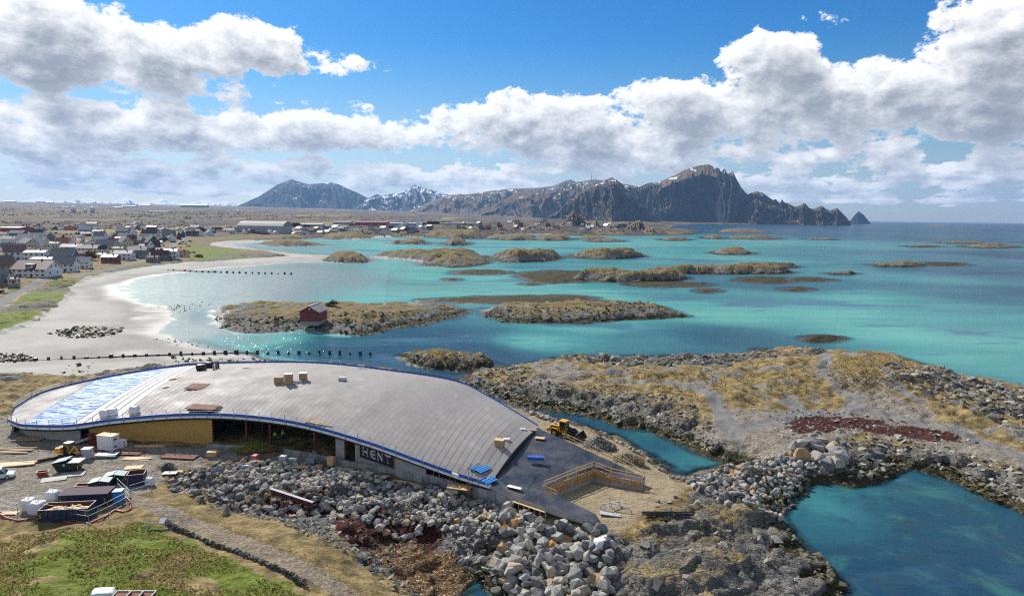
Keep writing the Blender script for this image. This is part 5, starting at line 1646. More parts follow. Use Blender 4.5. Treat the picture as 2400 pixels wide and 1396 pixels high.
def embankment(name, label, zones, n_parts=300):
    """zones: (px polygon, z, spacing, size lo, size hi)"""
    items = []
    for k, (px, z, sp, lo, hi) in enumerate(zones):
        x, y = in_zone(px, z, sp, 0.35, k + 3)
        gz_ = ground_z(x, y)
        for a, b, c in zip(x, y, gz_):
            s = random.uniform(lo, hi) * (1.25 if random.random() < 0.08 else 1)
            items.append((a, b, c + s * random.uniform(0.10, 0.48), s))
    items.sort(key=lambda i: -i[3] / math.hypot(i[0], i[1]))
    c0 = np.mean([i[:3] for i in items], 0)
    root = empty(name, label, "embankment", c0)
    for i in items[:n_parts]:
        o = link("boulder", random.choice(BIGM), root)
        o.location = (i[0] - c0[0], i[1] - c0[1], i[2] - c0[2])
        o.rotation_euler = (random.gauss(0, 0.4), random.gauss(0, 0.4), random.uniform(0, 6.28))
        s = i[3] * 0.62; o.scale = (s * random.uniform(0.85, 1.3), s * random.uniform(0.8, 1.05), s * random.uniform(0.75, 1.0))
    rest = items[n_parts:]
    if rest:
        p = np.array([r_[:3] for r_ in rest]) - c0; sz = np.array([r_[3] for r_ in rest]) * 0.62
        sq = np.stack([np.random.default_rng(1).uniform(0.85, 1.3, len(p)), np.random.default_rng(2).uniform(.8, 1.05, len(p)), np.random.default_rng(3).uniform(.75, 1, len(p))], 1)
        v, f, t = merged(BIG, p, sz, rand_rot(len(p)), sq)
        link("boulder_fill", mesh_np("boulder_fill", v, f, M_boulder, False, {'tone': t}), root, kind='stuff')
    return root


embankment("boulder_revetment", "wide slope of grey quarried boulders in front of the museum wall",
           [([(560, 1092), (700, 1094), (800, 1106), (900, 1128), (1000, 1148), (1100, 1170), (1200, 1196), (1260, 1225), (1150, 1250), (1050, 1232), (900, 1200), (760, 1172), (640, 1160), (520, 1150), (500, 1110)], 3.2, 0.88, 0.65, 1.15),
            ([(395, 1118), (500, 1098), (560, 1100), (540, 1150), (470, 1170), (400, 1150)], 4.0, 1.1, 0.5, 1.2),
            ([(480, 1172), (640, 1165), (760, 1180), (900, 1205), (1000, 1232), (900, 1236), (760, 1236), (640, 1222), (560, 1215)], 2.0, 1.5, 0.55, 1.35),
            ([(880, 1250), (1000, 1245), (1000, 1258), (870, 1262)], 1.5, 1.2, 0.9, 1.2)])
embankment("boulder_point", "mound of the largest pale boulders at the water below the black roof nose",
           [([(1185, 1205), (1250, 1222), (1320, 1246), (1425, 1262), (1440, 1290), (1440, 1340), (1420, 1385), (1380, 1440), (1200, 1440), (1150, 1380), (1160, 1300), (1170, 1250)], 2.8, 1.3, 1.1, 1.8)])
embankment("rock_breakwater", "pale rubble breakwater between the channel and the dark pool",
           [([(1600, 1120), (1660, 1098), (1730, 1080), (1800, 1065), (1900, 1052), (1915, 1075), (1900, 1115), (1870, 1140), (1820, 1195), (1740, 1190), (1690, 1170), (1640, 1160)], 2.8, 1.05, 0.65, 1.3),
            ([(1560, 1085), (1600, 1115), (1580, 1125), (1530, 1080), (1400, 1012), (1405, 1004), (1480, 1038)], 2.5, 1.6, 0.6, 1.1)], 260)
embankment("stone_heap", "small heap of pale stones behind the wheel loader", [([(1238, 958), (1262, 950), (1310, 972), (1305, 986), (1260, 975)], 3.5, 0.9, 0.6, 1.2)], 60)


embankment("rock_outcrop", "cluster of upright grey rocks where the breakwater meets the peninsula", [([(1850, 1060), (1875, 1040), (1920, 1036), (1990, 1060), (2000, 1085), (1940, 1085), (1880, 1078)], 2.6, 2.3, 1.8, 3.4)], 40)


def scatter(name, label, zones, protos, m, sink=0.2, squash=(0.85, 1.3, 0.5, 0.9), parent=None, kind='stuff'):
    P3 = []; S = []
    for k, (px, z, sp, lo, hi) in enumerate(zones):
        x, y = in_zone(px, z, sp, 0.8, k + 30)
        g_ = ground_z(x, y)
        ok = g_ > (-0.35 if m is not M_rubble else 0.55)
        r_ = np.random.default_rng(k)
        s = lo + (hi - lo) * r_.random(len(x)) ** 2
        P3.append(np.stack([x, y, g_ + s * sink * 0.4], 1)[ok]); S.append(s[ok])
    p = np.concatenate(P3); s = np.concatenate(S) * 0.62
    r_ = np.random.default_rng(5)
    sq = np.stack([r_.uniform(squash[0], squash[1], len(p)), r_.uniform(.8, 1.05, len(p)), r_.uniform(squash[2], squash[3], len(p))], 1)
    v, f, t = merged(protos, p, s, rand_rot(len(p)), sq)
    return link(name, mesh_np(name, v, f, m, False, {'tone': t}), parent, kind=kind, label=label)


scatter("shore_rubble", "loose grey stones along the rocky shores of the peninsula",
        [([(1110, 905), (1200, 890), (1300, 905), (1420, 920), (1600, 945), (1650, 985), (1700, 1040), (1720, 1075), (1600, 1040), (1500, 1000), (1300, 962), (1150, 935)], 1.8, 1.35, 0.45, 1.5),
         ([(1120, 868), (1240, 862), (1260, 880), (1180, 900), (1120, 895)], 2.4, 1.6, 0.5, 1.6),
         ([(1300, 838), (1500, 832), (1780, 832), (1930, 826), (1940, 838), (1700, 850), (1400, 858)], 1.5, 1.7, 0.6, 2.0),
         ([(2100, 870), (2200, 878), (2420, 912), (2420, 1010), (2300, 990), (2200, 950), (2130, 915), (2060, 900)], 3.0, 1.7, 0.6, 2.4),
         ([(1900, 1050), (1960, 1040), (2100, 1030), (2250, 1060), (2430, 1120), (2430, 1225), (2280, 1150), (2130, 1095), (2000, 1130), (1930, 1125)], 1.8, 1.2, 0.4, 1.6),
         ([(1800, 970), (1960, 962), (2100, 985), (2300, 1040), (2100, 1045), (1880, 1050), (1820, 1020)], 2.4, 1.6, 0.4, 1.2),
         ([(1450, 1180), (1600, 1160), (1700, 1190), (1820, 1210), (1960, 1360), (1980, 1420), (1450, 1420), (1440, 1280)], 4.0, 3.2, 0.5, 1.8),
         ([(400, 1150), (560, 1165), (640, 1180), (760, 1240), (900, 1290), (960, 1350), (1000, 1396), (960, 1396), (840, 1320), (700, 1262), (540, 1225)], 2.8, 0.75, 0.25, 0.9),
         ([(395, 1118), (560, 1092), (700, 1094), (800, 1106), (900, 1128), (1000, 1148), (1200, 1196), (1260, 1225), (1150, 1250), (900, 1210), (640, 1175), (470, 1170), (400, 1150)], 3.0, 0.62, 0.25, 0.7),
         ([(1050, 1260), (1180, 1260), (1160, 1340), (1130, 1360), (1060, 1310)], 1.4, 0.8, 0.5, 1.4)], SMALL, M_rubble)
M_weed = mat('seaweed_clump', (0.095, 0.076, 0.028), 0.6, var=0.25, vscale=2.0, bump=0.6, bscale=4, coords='Generated')
scatter("seaweed_belt", "dark olive seaweed on the tidal rocks", [([(1080, 890), (1110, 915), (1200, 948), (1400, 975), (1540, 1012), (1700, 1078), (1725, 1088), (1690, 1060), (1540, 995), (1300, 945), (1150, 915)], 0.4, 0.9, 0.6, 1.6),
        ([(1940, 1110), (2090, 1085), (2140, 1080), (2250, 1110), (2400, 1175), (2400, 1205), (2200, 1120), (2120, 1100), (2060, 1128)], 0.5, 0.85, 0.6, 1.7),
        ([(1800, 1190), (1850, 1235), (1960, 1350), (1990, 1400), (1950, 1400), (1840, 1260), (1790, 1210)], 0.5, 0.8, 0.6, 1.5), ([(1140, 1330), (1200, 1396), (1160, 1396), (1120, 1360)], .4, .8, .5, 1.2)], SMALL, M_weed, -0.1, (1.0, 1.6, 0.3, 0.5))
M_redw = mat('red_wrack', (0.040, 0.014, 0.011), 0.7, var=0.3, vscale=2.0, bump=0.6, bscale=4, coords='Generated')
scatter("red_wrack", "heaps of dark red dried seaweed", [(RED2_PX, 1.6, 0.5, 0.2, 0.7), (RED1_PX, 2.4, 1.0, 0.25, 0.7)], SMALL, M_redw, -0.1, (1.0, 1.7, 0.25, 0.5))
M_isr = stone_material('islet_rock', [(0, (0.03, 0.03, 0.028)), (0.6, (0.085, 0.082, 0.075)), (1, (0.20, 0.19, 0.165))])
scatter("islet_rocks", "broken dark rock along the edges of the nearer islets",
        [([(497, 737), (520, 764), (600, 778), (745, 770), (860, 786), (1010, 755), (1097, 728), (1070, 730), (930, 745), (760, 752), (600, 755), (530, 742)], 0.8, 2.4, 0.5, 2.0),
         ([(1128, 733), (1170, 753), (1250, 758), (1400, 756), (1588, 740), (1580, 722), (1500, 714), (1440, 720), (1300, 735), (1200, 732)], 0.8, 2.4, 0.5, 2.0),
         ([(944, 834), (1010, 864), (1090, 869), (1165, 853), (1120, 840), (1010, 845)], 0.8, 2.2, 0.5, 1.8)], SMALL, M_isr)

# ------------------------------------------------------------------ grass tufts
def tufts(name, label, zones, m, n_bl=5):
    V = []; F = []; T = []; o = 0
    for k, (px, z, sp, lo, hi, thr) in enumerate(zones):
        x, y = in_zone(px, z, sp, 1.0, k + 60)
        if thr is not None:
            ok = fbm(x / 7.0, y / 7.0, 3, 44 + k) > thr; x, y = x[ok], y[ok]
        g_ = ground_z(x, y)
        for a, b, c in zip(x, y, g_):
            if c < 0.6: continue
            s = random.uniform(lo, hi); tn = random.random(); lean = random.gauss(-0.3, 0.3)
            for j in range(n_bl):
                an = random.uniform(0, 6.28); w = s * 0.22; r_ = s * 0.38
                ex, ey = math.cos(an), math.sin(an)
                V += [(a + ex * r_ * .25 - ey * w, b + ey * r_ * .25 + ex * w, c - .05), (a + ex * r_ * .25 + ey * w, b + ey * r_ * .25 - ex * w, c - .05), (a + ex * r_ * 1.5 + lean * s * .5, b + ey * r_ * 1.5, c + s * random.uniform(.35, .75))]
                F.append((o, o + 1, o + 2)); T += [tn] * 3; o += 3
    return link(name, mesh_np(name, V, np.array(F), m, False, {'tone': np.array(T)}), kind='stuff', label=label)


def grass_mat(name, stops):
    m = bpy.data.materials.new(name); m.use_nodes = True
    q = NT(m.node_tree); b = q.n['Principled BSDF']
    nn = q.node('ShaderNodeNewGeometry').outputs['Normal']
    up = q.vmath('NORMALIZE', q.vmath('ADD', q.vmath('SCALE', nn, scale=0.5), (0.0, 0.0, 1.0)))
    c = q.ramp(q.attr('tone'), stops)
    df = q.node('ShaderNodeBsdfDiffuse'); tl = q.node('ShaderNodeBsdfTranslucent'); mx = q.node('ShaderNodeMixShader'); mx.inputs[0].default_value = 0.5
    for s_ in (df, tl): q.put(s_.inputs['Color'], c)
    q.put(df.inputs['Normal'], up)
    q.l.new(df.outputs[0], mx.inputs[1]); q.l.new(tl.outputs[0], mx.inputs[2]); q.l.new(mx.outputs[0], q.n['Material Output'].inputs[0]); q.n.remove(b)
    return m


M_dry = grass_mat('dry_grass', [(0.0, (0.26, 0.18, 0.07)), (0.4, (0.44, 0.31, 0.12)), (0.8, (0.56, 0.42, 0.20)), (1.0, (0.28, 0.25, 0.08))])
M_grn = grass_mat('green_grass', [(0.0, (0.05, 0.068, 0.012)), (0.5, (0.12, 0.155, 0.024)), (0.85, (0.21, 0.24, 0.045)), (1.0, (0.26, 0.22, 0.08))])
tufts("dry_grass", "tawny tussock grass on the peninsula and the foreground slope",
      [([(-60, 1230), (200, 1220), (330, 1190), (420, 1240), (640, 1345), (780, 1396), (780, 1420), (-60, 1420)], 6.5, 0.36, 0.14, 0.36, -0.05),
       ([(400, 1170), (560, 1225), (760, 1300), (960, 1396), (900, 1396), (720, 1310), (560, 1245), (420, 1185)], 5.2, 0.4, 0.12, 0.3, None),
       ([(1330, 870), (1600, 850), (1900, 850), (1920, 870), (1880, 930), (1700, 950), (1600, 930), (1400, 920), (1300, 905)], 3.6, 0.9, 0.35, 0.8, -0.05), ([(1950, 835), (2100, 830), (2180, 870), (2120, 900), (1990, 900), (1940, 880)], 5.5, 0.9, 0.35, 0.8, None), ([(1930, 880), (2050, 895), (2080, 925), (1970, 915)], 3.6, 0.9, .35, .8, None),
       ([(1120, 865), (1230, 862), (1250, 885), (1140, 895)], 3.2, 0.9, 0.35, 0.8, 0.0), ([(960, 830), (1060, 822), (1120, 840), (1040, 848)], 3.2, 0.9, .35, .8, None),
       ([(1480, 1215), (1600, 1180), (1700, 1215), (1640, 1260), (1500, 1262)], 4.6, 0.5, 0.2, 0.5, 0.05)], M_dry)
tufts("green_grass", "bright green grass on the foreground slope", [(GREEN_PX[0], 6.5, 0.34, 0.12, 0.32, -0.3)], M_grn)

# ------------------------------------------------------------------ things on the building site
def colr(name, c, rough=0.5, metal=0.0, dirt=0.2, var=0.08): return mat(name, c, rough, metal, var=var, dirt=dirt)


M_navy = colr('navy_paint', (0.022, 0.032, 0.075), 0.5); M_green = colr('dark_green_paint', (0.015, 0.035, 0.028), 0.45); M_lid = colr('grey_green_lid', (0.28, 0.36, 0.34), 0.4)
M_red = colr('red_paint', (0.32, 0.025, 0.025), 0.5); M_yel = colr('yellow_paint', (0.62, 0.33, 0.02), 0.45); M_hi = colr('warning_yellow', (0.75, 0.55, 0.02), 0.5, 0, 0)
M_tyre = colr('rubber', (0.02, 0.02, 0.02), 0.85); M_glass = mat('dark_glass', (0.02, 0.03, 0.035), 0.08, spec=0.8); M_lgrey = colr('light_grey', (0.48, 0.49, 0.5), 0.6)
M_orange = colr('orange_plastic', (0.75, 0.12, 0.02), 0.5); M_bluep = colr('bright_blue_plastic', (0.02, 0.22, 0.55), 0.45); M_plate = colr('muddy_steel_plate', (0.30, 0.28, 0.25), 0.7, dirt=0.5)
M_tarp = mat('purple_brown_cover', (0.15, 0.11, 0.125), 0.9, spec=0.15, var=0.2, vscale=0.6, dirt=0.3); M_purl = colr('pale_panel', (0.55, 0.55, 0.5), 0.6)


def thing(name, label, cat, px, py, rz=0.0, z=None, group=None):
    p = G(px, py) if z is None else P(px, py, z)
    return empty(name, label, cat, p, rz, group)


def skip(px, py, rz, L, W, H, body, label, lid=None, taper=0.86, load=None, name="waste_skip", z=None, ribs=True, inner=M_rust):
    t = thing(name, label, "skip", px, py, rz, z)
    b = MB(); k = taper
    # hollow tub: outer shell, inner shell and rim
    o = [(-L / 2 * k, -W / 2 * .97, 0), (L / 2 * k, -W / 2 * .97, 0), (L / 2 * k, W / 2 * .97, 0), (-L / 2 * k, W / 2 * .97, 0)]
    u = [(-L / 2, -W / 2, H), (L / 2, -W / 2, H), (L / 2, W / 2, H), (-L / 2, W / 2, H)]
    ui = [(x * (1 - .16 / L), y * (1 - .16 / W), H) for x, y, _ in u]; oi = [(x * .96, y * .94, 0.12) for x, y, _ in o]
    b.add(o + u + ui, [(3, 2, 1, 0)] + [(i, (i + 1) % 4, 4 + (i + 1) % 4, 4 + i) for i in range(4)] + [(4 + i, 4 + (i + 1) % 4, 8 + (i + 1) % 4, 8 + i) for i in range(4)])
    b.build("tub", body, t)
    part("inner_lining", inner, t, lambda b: b.add(ui + oi, [(i, 4 + i, 4 + (i + 1) % 4, (i + 1) % 4) for i in range(4)] + [(4, 5, 6, 7)]))
    if ribs:
        n = max(3, int(L / 0.75))
        for i in range(n):
            f = (i + 0.5) / n * 2 - 1
            for s in (-1, 1):
                part("side_rib", body, t, lambda b: b.bar((f * L / 2 * k, s * W / 2 * .99, .05), (f * L / 2, s * (W / 2 + .04), H - .05), 0.09, 0.10))
    for sx in (-1, 1):
        part("warning_stripe", M_hi, t, lambda b: [b.bar((sx * L / 2 * .93, -W / 2 - .06, H * (.35 + .2 * j)), (sx * L / 2 * .86, -W / 2 - .06, H * (.5 + .2 * j)), .03, .10) for j in (0, 1)])
    if lid: 
        for s in (-1, 1):
            part("lid", lid, t, lambda b: b.add([(s * L * .02, -W / 2, H + .30), (s * L / 2, -W / 2 - .05, H + .03), (s * L / 2, W / 2 + .05, H + .03), (s * L * .02, W / 2, H + .30), (s * L * .02, -W / 2, H + .22), (s * L / 2, -W / 2 - .05, H - .03), (s * L / 2, W / 2 + .05, H - .03), (s * L * .02, W / 2, H + .22)],
                 [(0, 1, 2, 3), (7, 6, 5, 4), (0, 4, 5, 1), (1, 5, 6, 2), (2, 6, 7, 3), (3, 7, 4, 0)]))
    if load:
        for i in range(load):
            a, c = random.uniform(-L * .36, L * .36), random.uniform(-W * .3, W * .3); an = random.uniform(0, 3.14); l = random.uniform(.4, 1.1)
            z_ = H * .62 + random.uniform(0, .3)
            part("scrap_plank", random.choice((M_wood, M_ply, M_wood)), t, lambda b: b.bar((a - math.cos(an) * l, c - math.sin(an) * l * .6, z_), (a + math.cos(an) * l, c + math.sin(an) * l * .6, z_ + random.uniform(-.15, .3)), random.uniform(.1, .3), 0.05))
        part("scrap_heap", M_ply, t, lambda b: b.box((0, 0, .1), (L * .85, W * .85, H * .58), 0, .9))
    return t


def lumpy(name, label, cat, px, py, sx, sy, sz, m, rz=0, z=None, loops=True, group=None, pos=None):
    """woven bulk bag: swollen sides, crumpled top, lifting loops"""
    t = empty(name, label, cat, pos if pos is not None else (G(px, py) if z is None else P(px, py, z)), rz, group)
    bm = bmesh.new(); bmesh.ops.create_cube(bm, size=1); bmesh.ops.subdivide_edges(bm, edges=bm.edges[:], cuts=4, use_grid_fill=True)
    sd_ = random.random() * 50
    for v in bm.verts:
        x, y, zz = v.co; k = 1 + 0.16 * math.cos(zz * 3.0)
        n = float(fbm(np.array([x * 2.2 + sd_]), np.array([y * 2.2 + zz * 2.5]), 3, 3)[0])
        r_ = math.hypot(x, y); kk = 1 - 0.18 * max(0, r_ - .5)
        v.co = Vector((x * sx * k * kk * (1 + .16 * n), y * sy * k * kk * (1 + .16 * n), (zz + .5) * sz * (1 + .12 * n)))
    me = bpy.data.meshes.new("bag"); bm.to_mesh(me); bm.free(); me.polygons.foreach_set('use_smooth', [True] * len(me.polygons)); me.materials.append(m)
    link("bag", me, t)
    if loops:
        for a, c in ((-1, -1), (1, -1), (1, 1), (-1, 1)):
            part("lifting_loop", m, t, lambda b: b.tube([(a * sx * .34, c * sy * .34, sz * .95), (a * sx * .36, c * sy * .36, sz * 1.25), (a * sx * .22, c * sy * .36, sz * 1.25), (a * sx * .2, c * sy * .34, sz * .95)], .03, 5))
    return t


def boards(name, label, cat, px, py, rz, L, W, n, m, th=0.06, z=None, cross=False, pos=None, jit=0.06, spread=0.0):
    """a stack of boards or sheets, every board its own part"""
    t = empty(name, label, cat, pos if pos is not None else (G(px, py) if z is None else P(px, py, z)), rz)
    for i in range(n):
        ox, oy = random.gauss(0, jit) * L * .3, random.gauss(0, jit) * W + spread * (i - (n - 1) / 2)
        zz = 0.08 + (i * th * 1.03 if not spread else random.uniform(0, th))
        part("board", m, t, lambda b: b.box((ox, oy, zz), (L, W, th), random.gauss(0, jit)))
    if cross:
        for s in (-.4, .4): part("bearer", M_wood2, t, lambda b: b.box((s * L, 0, 0), (.1, W * 1.05, .09)))
    return t


skip(160, 1212, R(8), 6.2, 2.5, 1.75, M_navy, "long navy open container full of scrap timber behind the mesh fence", load=60, taper=1.0)
cv = skip(206, 1180, R(8), 6.4, 2.5, 1.9, M_navy, "navy container closed by a flat purple-brown cover", taper=1.0)
part("flat_cover", M_tarp, cv, lambda b: b.box((0, 0, 1.9), (6.6, 2.8, .09)), bevel=.02)
skip(237, 1143, R(14), 2.9, 1.9, 1.2, M_green, "green lidded skip nearest the navy containers", M_lid)
skip(272, 1130, R(14), 3.0, 1.9, 1.35, M_green, "green lidded skip between the other lidded skip and the rusty open one", M_lid)
skip(322, 1133, R(18), 2.4, 2.2, 1.9, M_navy, "navy open skip with a rust-red inside at the yard edge", None, .92)
gs = skip(163, 1100, R(6), 4.2, 2.2, 1.5, M_green, "dark green tapered skip with a pale half-open lid beside the steel plates", None, .62)
part("open_lid", M_lid, gs, lambda b: b.add([(-2.2, -1.1, 1.5), (0.1, -1.1, 2.0), (0.1, 1.1, 2.0), (-2.2, 1.1, 1.5), (-2.2, -1.1, 1.42), (0.1, -1.1, 1.92), (0.1, 1.1, 1.92), (-2.2, 1.1, 1.42)], [(0, 1, 2, 3), (7, 6, 5, 4), (0, 4, 5, 1), (1, 5, 6, 2), (2, 6, 7, 3), (3, 7, 4, 0)]))
part("closed_lid", M_lid, gs, lambda b: b.box((1.05, 0, 1.5), (1.9, 2.2, .08)))
part("number_plate", M_white, gs, lambda b: b.box((-.2, -1.14, 1.05), (.32, .02, .3)))
skip(101, 1114, R(20), 1.6, 1.0, .75, M_red, "small red tipping skip beside the steel plates", None, .6, ribs=False)
skip(197, 1145, R(10), 2.2, 1.2, .7, M_red, "red skip half hidden behind the purple-brown cover", None, .8, ribs=False)
for i, (a, c, r_) in enumerate(((128, 1122, .35), (172, 1112, .35))):
    boards("steel_plate", ("muddy steel plate lying in front of the green tapered skip", "second muddy steel plate nearer the yard rubble")[i], "steel plate", a, c, R(16), 3.4, 1.9, 1, M_plate, .05)
lumpy("bulk_bag", "fat white bulk bag left of the navy container, front one", "bulk bag", 89, 1204, 1.5, 1.3, 1.7, M_wbag)
lumpy("bulk_bag", "white bulk bag behind the front one left of the navy container", "bulk bag", 70, 1196, 1.4, 1.2, 1.7, M_wbag)
lumpy("bulk_bag", "white bulk bag at the far corner of the navy container", "bulk bag", 124, 1172, 1.5, 1.1, 1.4, M_wbag)
lumpy("bulk_bag", "small white bulk bag at the foot of the boulder slope", "bulk bag", 352, 1136, 1.0, 0.9, 1.2, M_wbag)
b_ = thing("blue_cabin", "small bright blue site box at the end of the navy containers", "box", 279, 1176, R(10))
part("body", M_bluep, b_, lambda b: b.box((0, 0, 0), (1.2, 1.2, 1.7)), bevel=.04); part("lid", M_bluep, b_, lambda b: b.box((0, 0, 1.7), (1.3, 1.3, .12)), bevel=.03)


def fence_panel(pa, pb, label, h=1.9, ga=None, gb=None):
    A_ = Vector(G(*pa)); B_ = Vector(G(*pb)); L = math.hypot(B_.x - A_.x, B_.y - A_.y)
    t = empty("mesh_fence_panel", label, "fence", A_, math.atan2(B_.y - A_.y, B_.x - A_.x)); dz = B_.z - A_.z
    for x in (0.0, L): part("post", M_steel, t, lambda b: b.cyl((x, 0, dz * x / L - .1), (x, 0, dz * x / L + h), .035, 6))
    for z in (.25, 1.15, h - .03): part("rail", M_steel, t, lambda b: b.cyl((0, 0, z), (L, 0, z + dz), .028, 6))
    def wires(b):
        for i in range(1, int(L / .35)): b.cyl((i * .35, 0, .25 + dz * i * .35 / L), (i * .35, 0, h + dz * i * .35 / L), .006, 3, cap=False)
    part("mesh_wires", M_steel, t, wires)
    part("foot_block", M_conc2, t, lambda b: b.box((0, 0, -.05), (.25, .7, .16)))


fence_panel((103, 1211), (154, 1220), "mesh fence panel along the front of the scrap container, left half")
fence_panel((154, 1220), (208, 1228), "mesh fence panel along the front of the scrap container, right half")
fence_panel((208, 1228), (254, 1206), "mesh fence panel round the near corner of the navy container")
fence_panel((254, 1206), (306, 1178), "mesh fence panel beside the bright blue box")
fence_panel((306, 1178), (276, 1148), "mesh fence panel behind the bright blue box")
fence_panel((0, 1200), (42, 1210), "mesh fence panel at the left picture edge beside the red hose")
fence_panel((306, 1166), (355, 1150), "mesh fence panel towards the small white bulk bag")
fl = empty("fallen_fence_panel", "fallen mesh fence panel with a white sign lying on the grass slope", "fence", G(375, 1240), R(14))
fl.rotation_euler = (R(32), R(4), R(14))
for x in (-1.5, 1.5): part("post", M_steel, fl, lambda b: b.cyl((x, -.2, .3), (x, 2.6, .3), .05, 6))
for y in (-.15, .6, 1.1, 1.8, 2.5): part("rail", M_steel, fl, lambda b: b.cyl((-1.5, y, .3), (1.5, y, .3), .045, 6))
part("sign", M_white, fl, lambda b: b.box((.1, 1.1, .34), (.7, .8, .03)))
part("hose", M_steel, fl, lambda b: b.cyl((1.2, 2.2, .35), (1.2, 2.2, .4), .16, 10))
hp = [Vector(G(a, c)) + Vector((0, 0, .12)) for a, c in ((-40, 1204), (0, 1206), (20, 1216), (45, 1221), (70, 1217), (98, 1212), (130, 1219), (170, 1226), (212, 1226), (245, 1212), (270, 1196), (290, 1200), (306, 1194), (307, 1178), (296, 1168))]
part("drain_hose", mat('red_hose', (0.42, 0.06, 0.035), 0.5), None, lambda b: b.tube(hp, .11, 7), label="red drain hose snaking round the navy containers", cat="hose")

# stacked goods by the chipboard wall
def crate(label, px, py, rz, sx, sy, sz, m, name="wrapped_pallet", z=None, pos=None, lidm=None, mark=True):
    t = empty(name, label, "pallet" if name == "wrapped_pallet" else "crate", pos if pos is not None else (G(px, py) if z is None else P(px, py, z)), rz)
    part("pallet_base", M_wood2, t, lambda b: [b.box((0, y * sy * .4, 0), (sx, .1, .12)) for y in (-1, 0, 1)])
    part("pack", m, t, lambda b: b.box((0, 0, .12), (sx, sy, sz)), bevel=.05)
    if lidm: part("top_sheet", lidm, t, lambda b: b.box((-.05, .05, sz + .12), (sx * 1.06, sy * 1.06, .06)))
    if mark: part("printed_mark", M_red, t, lambda b: [b.box((sx * .5 + .01, -sy * .1, .12 + sz * f), (.02, sy * .35, sz * .12)) for f in (.2, .7)])
    return t


crate("tall white wrapped pallet with red marks against the chipboard wall", 255, 1053, R(-12), 3.2, 1.7, 2.6, M_white, lidm=M_wood)
crate("smaller white wrapped pallet beside the tall one", 286, 1048, R(-12), 1.2, 1.2, 1.3, M_white)
crate("strapped white bucket pallet behind the green tapered skip", 206, 1073, R(5), 1.4, 1.3, 1.6, M_lgrey, lidm=M_white, mark=False)
boards("sheet_stack", "stack of pale green sheets on black bearers", "stack", 250, 1070, R(10), 3.4, 1.5, 5, M_lid, .09, cross=True)
boards("rusty_mesh_stack", "rust-red reinforcement mats behind the bucket pallet", "rebar mats", 222, 1052, R(-3), 4.6, 2.2, 3, M_rust, .05)
boards("rusty_mesh_stack", "rust-red reinforcement mats below the tall white pallet", "rebar mats", 300, 1062, R(-3), 5.0, 1.8, 3, M_rust, .05)
boards("rusty_mesh_stack", "rust-red reinforcement mats in front of the chipboard wall end", "rebar mats", 421, 1072, R(-5), 6.0, 1.8, 3, M_rust, .06)
boards("rusty_mesh_stack", "tilted rust-red reinforcement mats in front of the open hall", "rebar mats", 606, 1058, R(24), 6.4, 2.0, 4, M_rust, .06)
boards("plank_stack", "low stack of long planks near the rebar mats", "planks", 322, 1075, R(2), 4.6, .3, 5, M_wood, .05, spread=.28)
boards("plywood_sheet", "single plywood sheet lying on the yard gravel", "plywood", 315, 1095, R(12), 2.6, 1.5, 2, M_ply, .04)
boards("plywood_sheet", "plywood sheet at the top of the boulder slope", "plywood", 432, 1107, R(10), 2.6, 1.2, 2, M_ply, .04)
boards("plywood_sheet", "plywood sheet beside the mesh fence at the left edge", "plywood", 22, 1203, R(8), 2.2, 1.0, 1, M_ply, .04)
boards("timber_beam_stack", "long stack of fresh timber beams at the left yard edge", "timber", 30, 1090, R(14), 6.6, .35, 6, M_wood, .16, spread=.3)
boards("timber_beam_stack", "mixed planks and pipes heaped at the far left of the yard", "timber", 30, 1058, R(4), 6.0, .25, 7, M_wood2, .12, jit=.12, spread=.4)
boards("plank_stack", "planks stacked under the chipboard wall", "planks", 352, 1046, R(0), 5.4, .3, 4, M_wood, .06, spread=.25)
lp = boards("leaning_plywood", "curved plywood sheet leaning beside the yellow digger", "plywood", 118, 1075, R(38), 3.8, 1.5, 1, M_ply, .04)
lp.rotation_euler = (R(-28), 0, R(38))
boards("black_plate_stack", "dark plates on a pallet near the boulder slope", "stack", 400, 1112, R(6), 2.2, 1.2, 4, M_green, .08, cross=True)
boards("cardboard_stack", "stack of brown flat boxes beside the concrete plinth", "stack", 498, 1068, R(4), 1.6, 1.2, 5, M_ply, .16)
boards("timber_trestle_stack", "timber frame pieces by the left concrete wall", "timber", 68, 1030, R(6), 5.0, .2, 5, M_wood2, .14, jit=.05, spread=.5)
rk = thing("rebar_cage", "bundle of dark red reinforcement cages by the chipboard wall", "rebar", 218, 1042, R(0))
part("bars", mat('cage_red', (0.20, 0.02, 0.025), 0.7), rk, lambda b: [b.bar((random.uniform(-1, 1), random.uniform(-.5, .5), 0), (random.uniform(-1, 1), random.uniform(-.5, .5), 2.2), .05) for _ in range(40)] + [b.bar((-1, y, z), (1, y, z), .05) for y in (-.5, .5) for z in (.3, .9, 1.5, 2.1)])
rp = thing("access_ramp", "timber ramp leading into the doorway of the left concrete wall", "ramp", 190, 1038, R(35)); 
part("deck", M_lgrey, rp, lambda b: b.bar((-1.8, 0, .1), (1.8, 0, .9), 1.5, .08)); part("stringer", M_wood2, rp, lambda b: [b.bar((-1.8, s, .0), (1.8, s, .8), .1, .15) for s in (-.6, .6)])


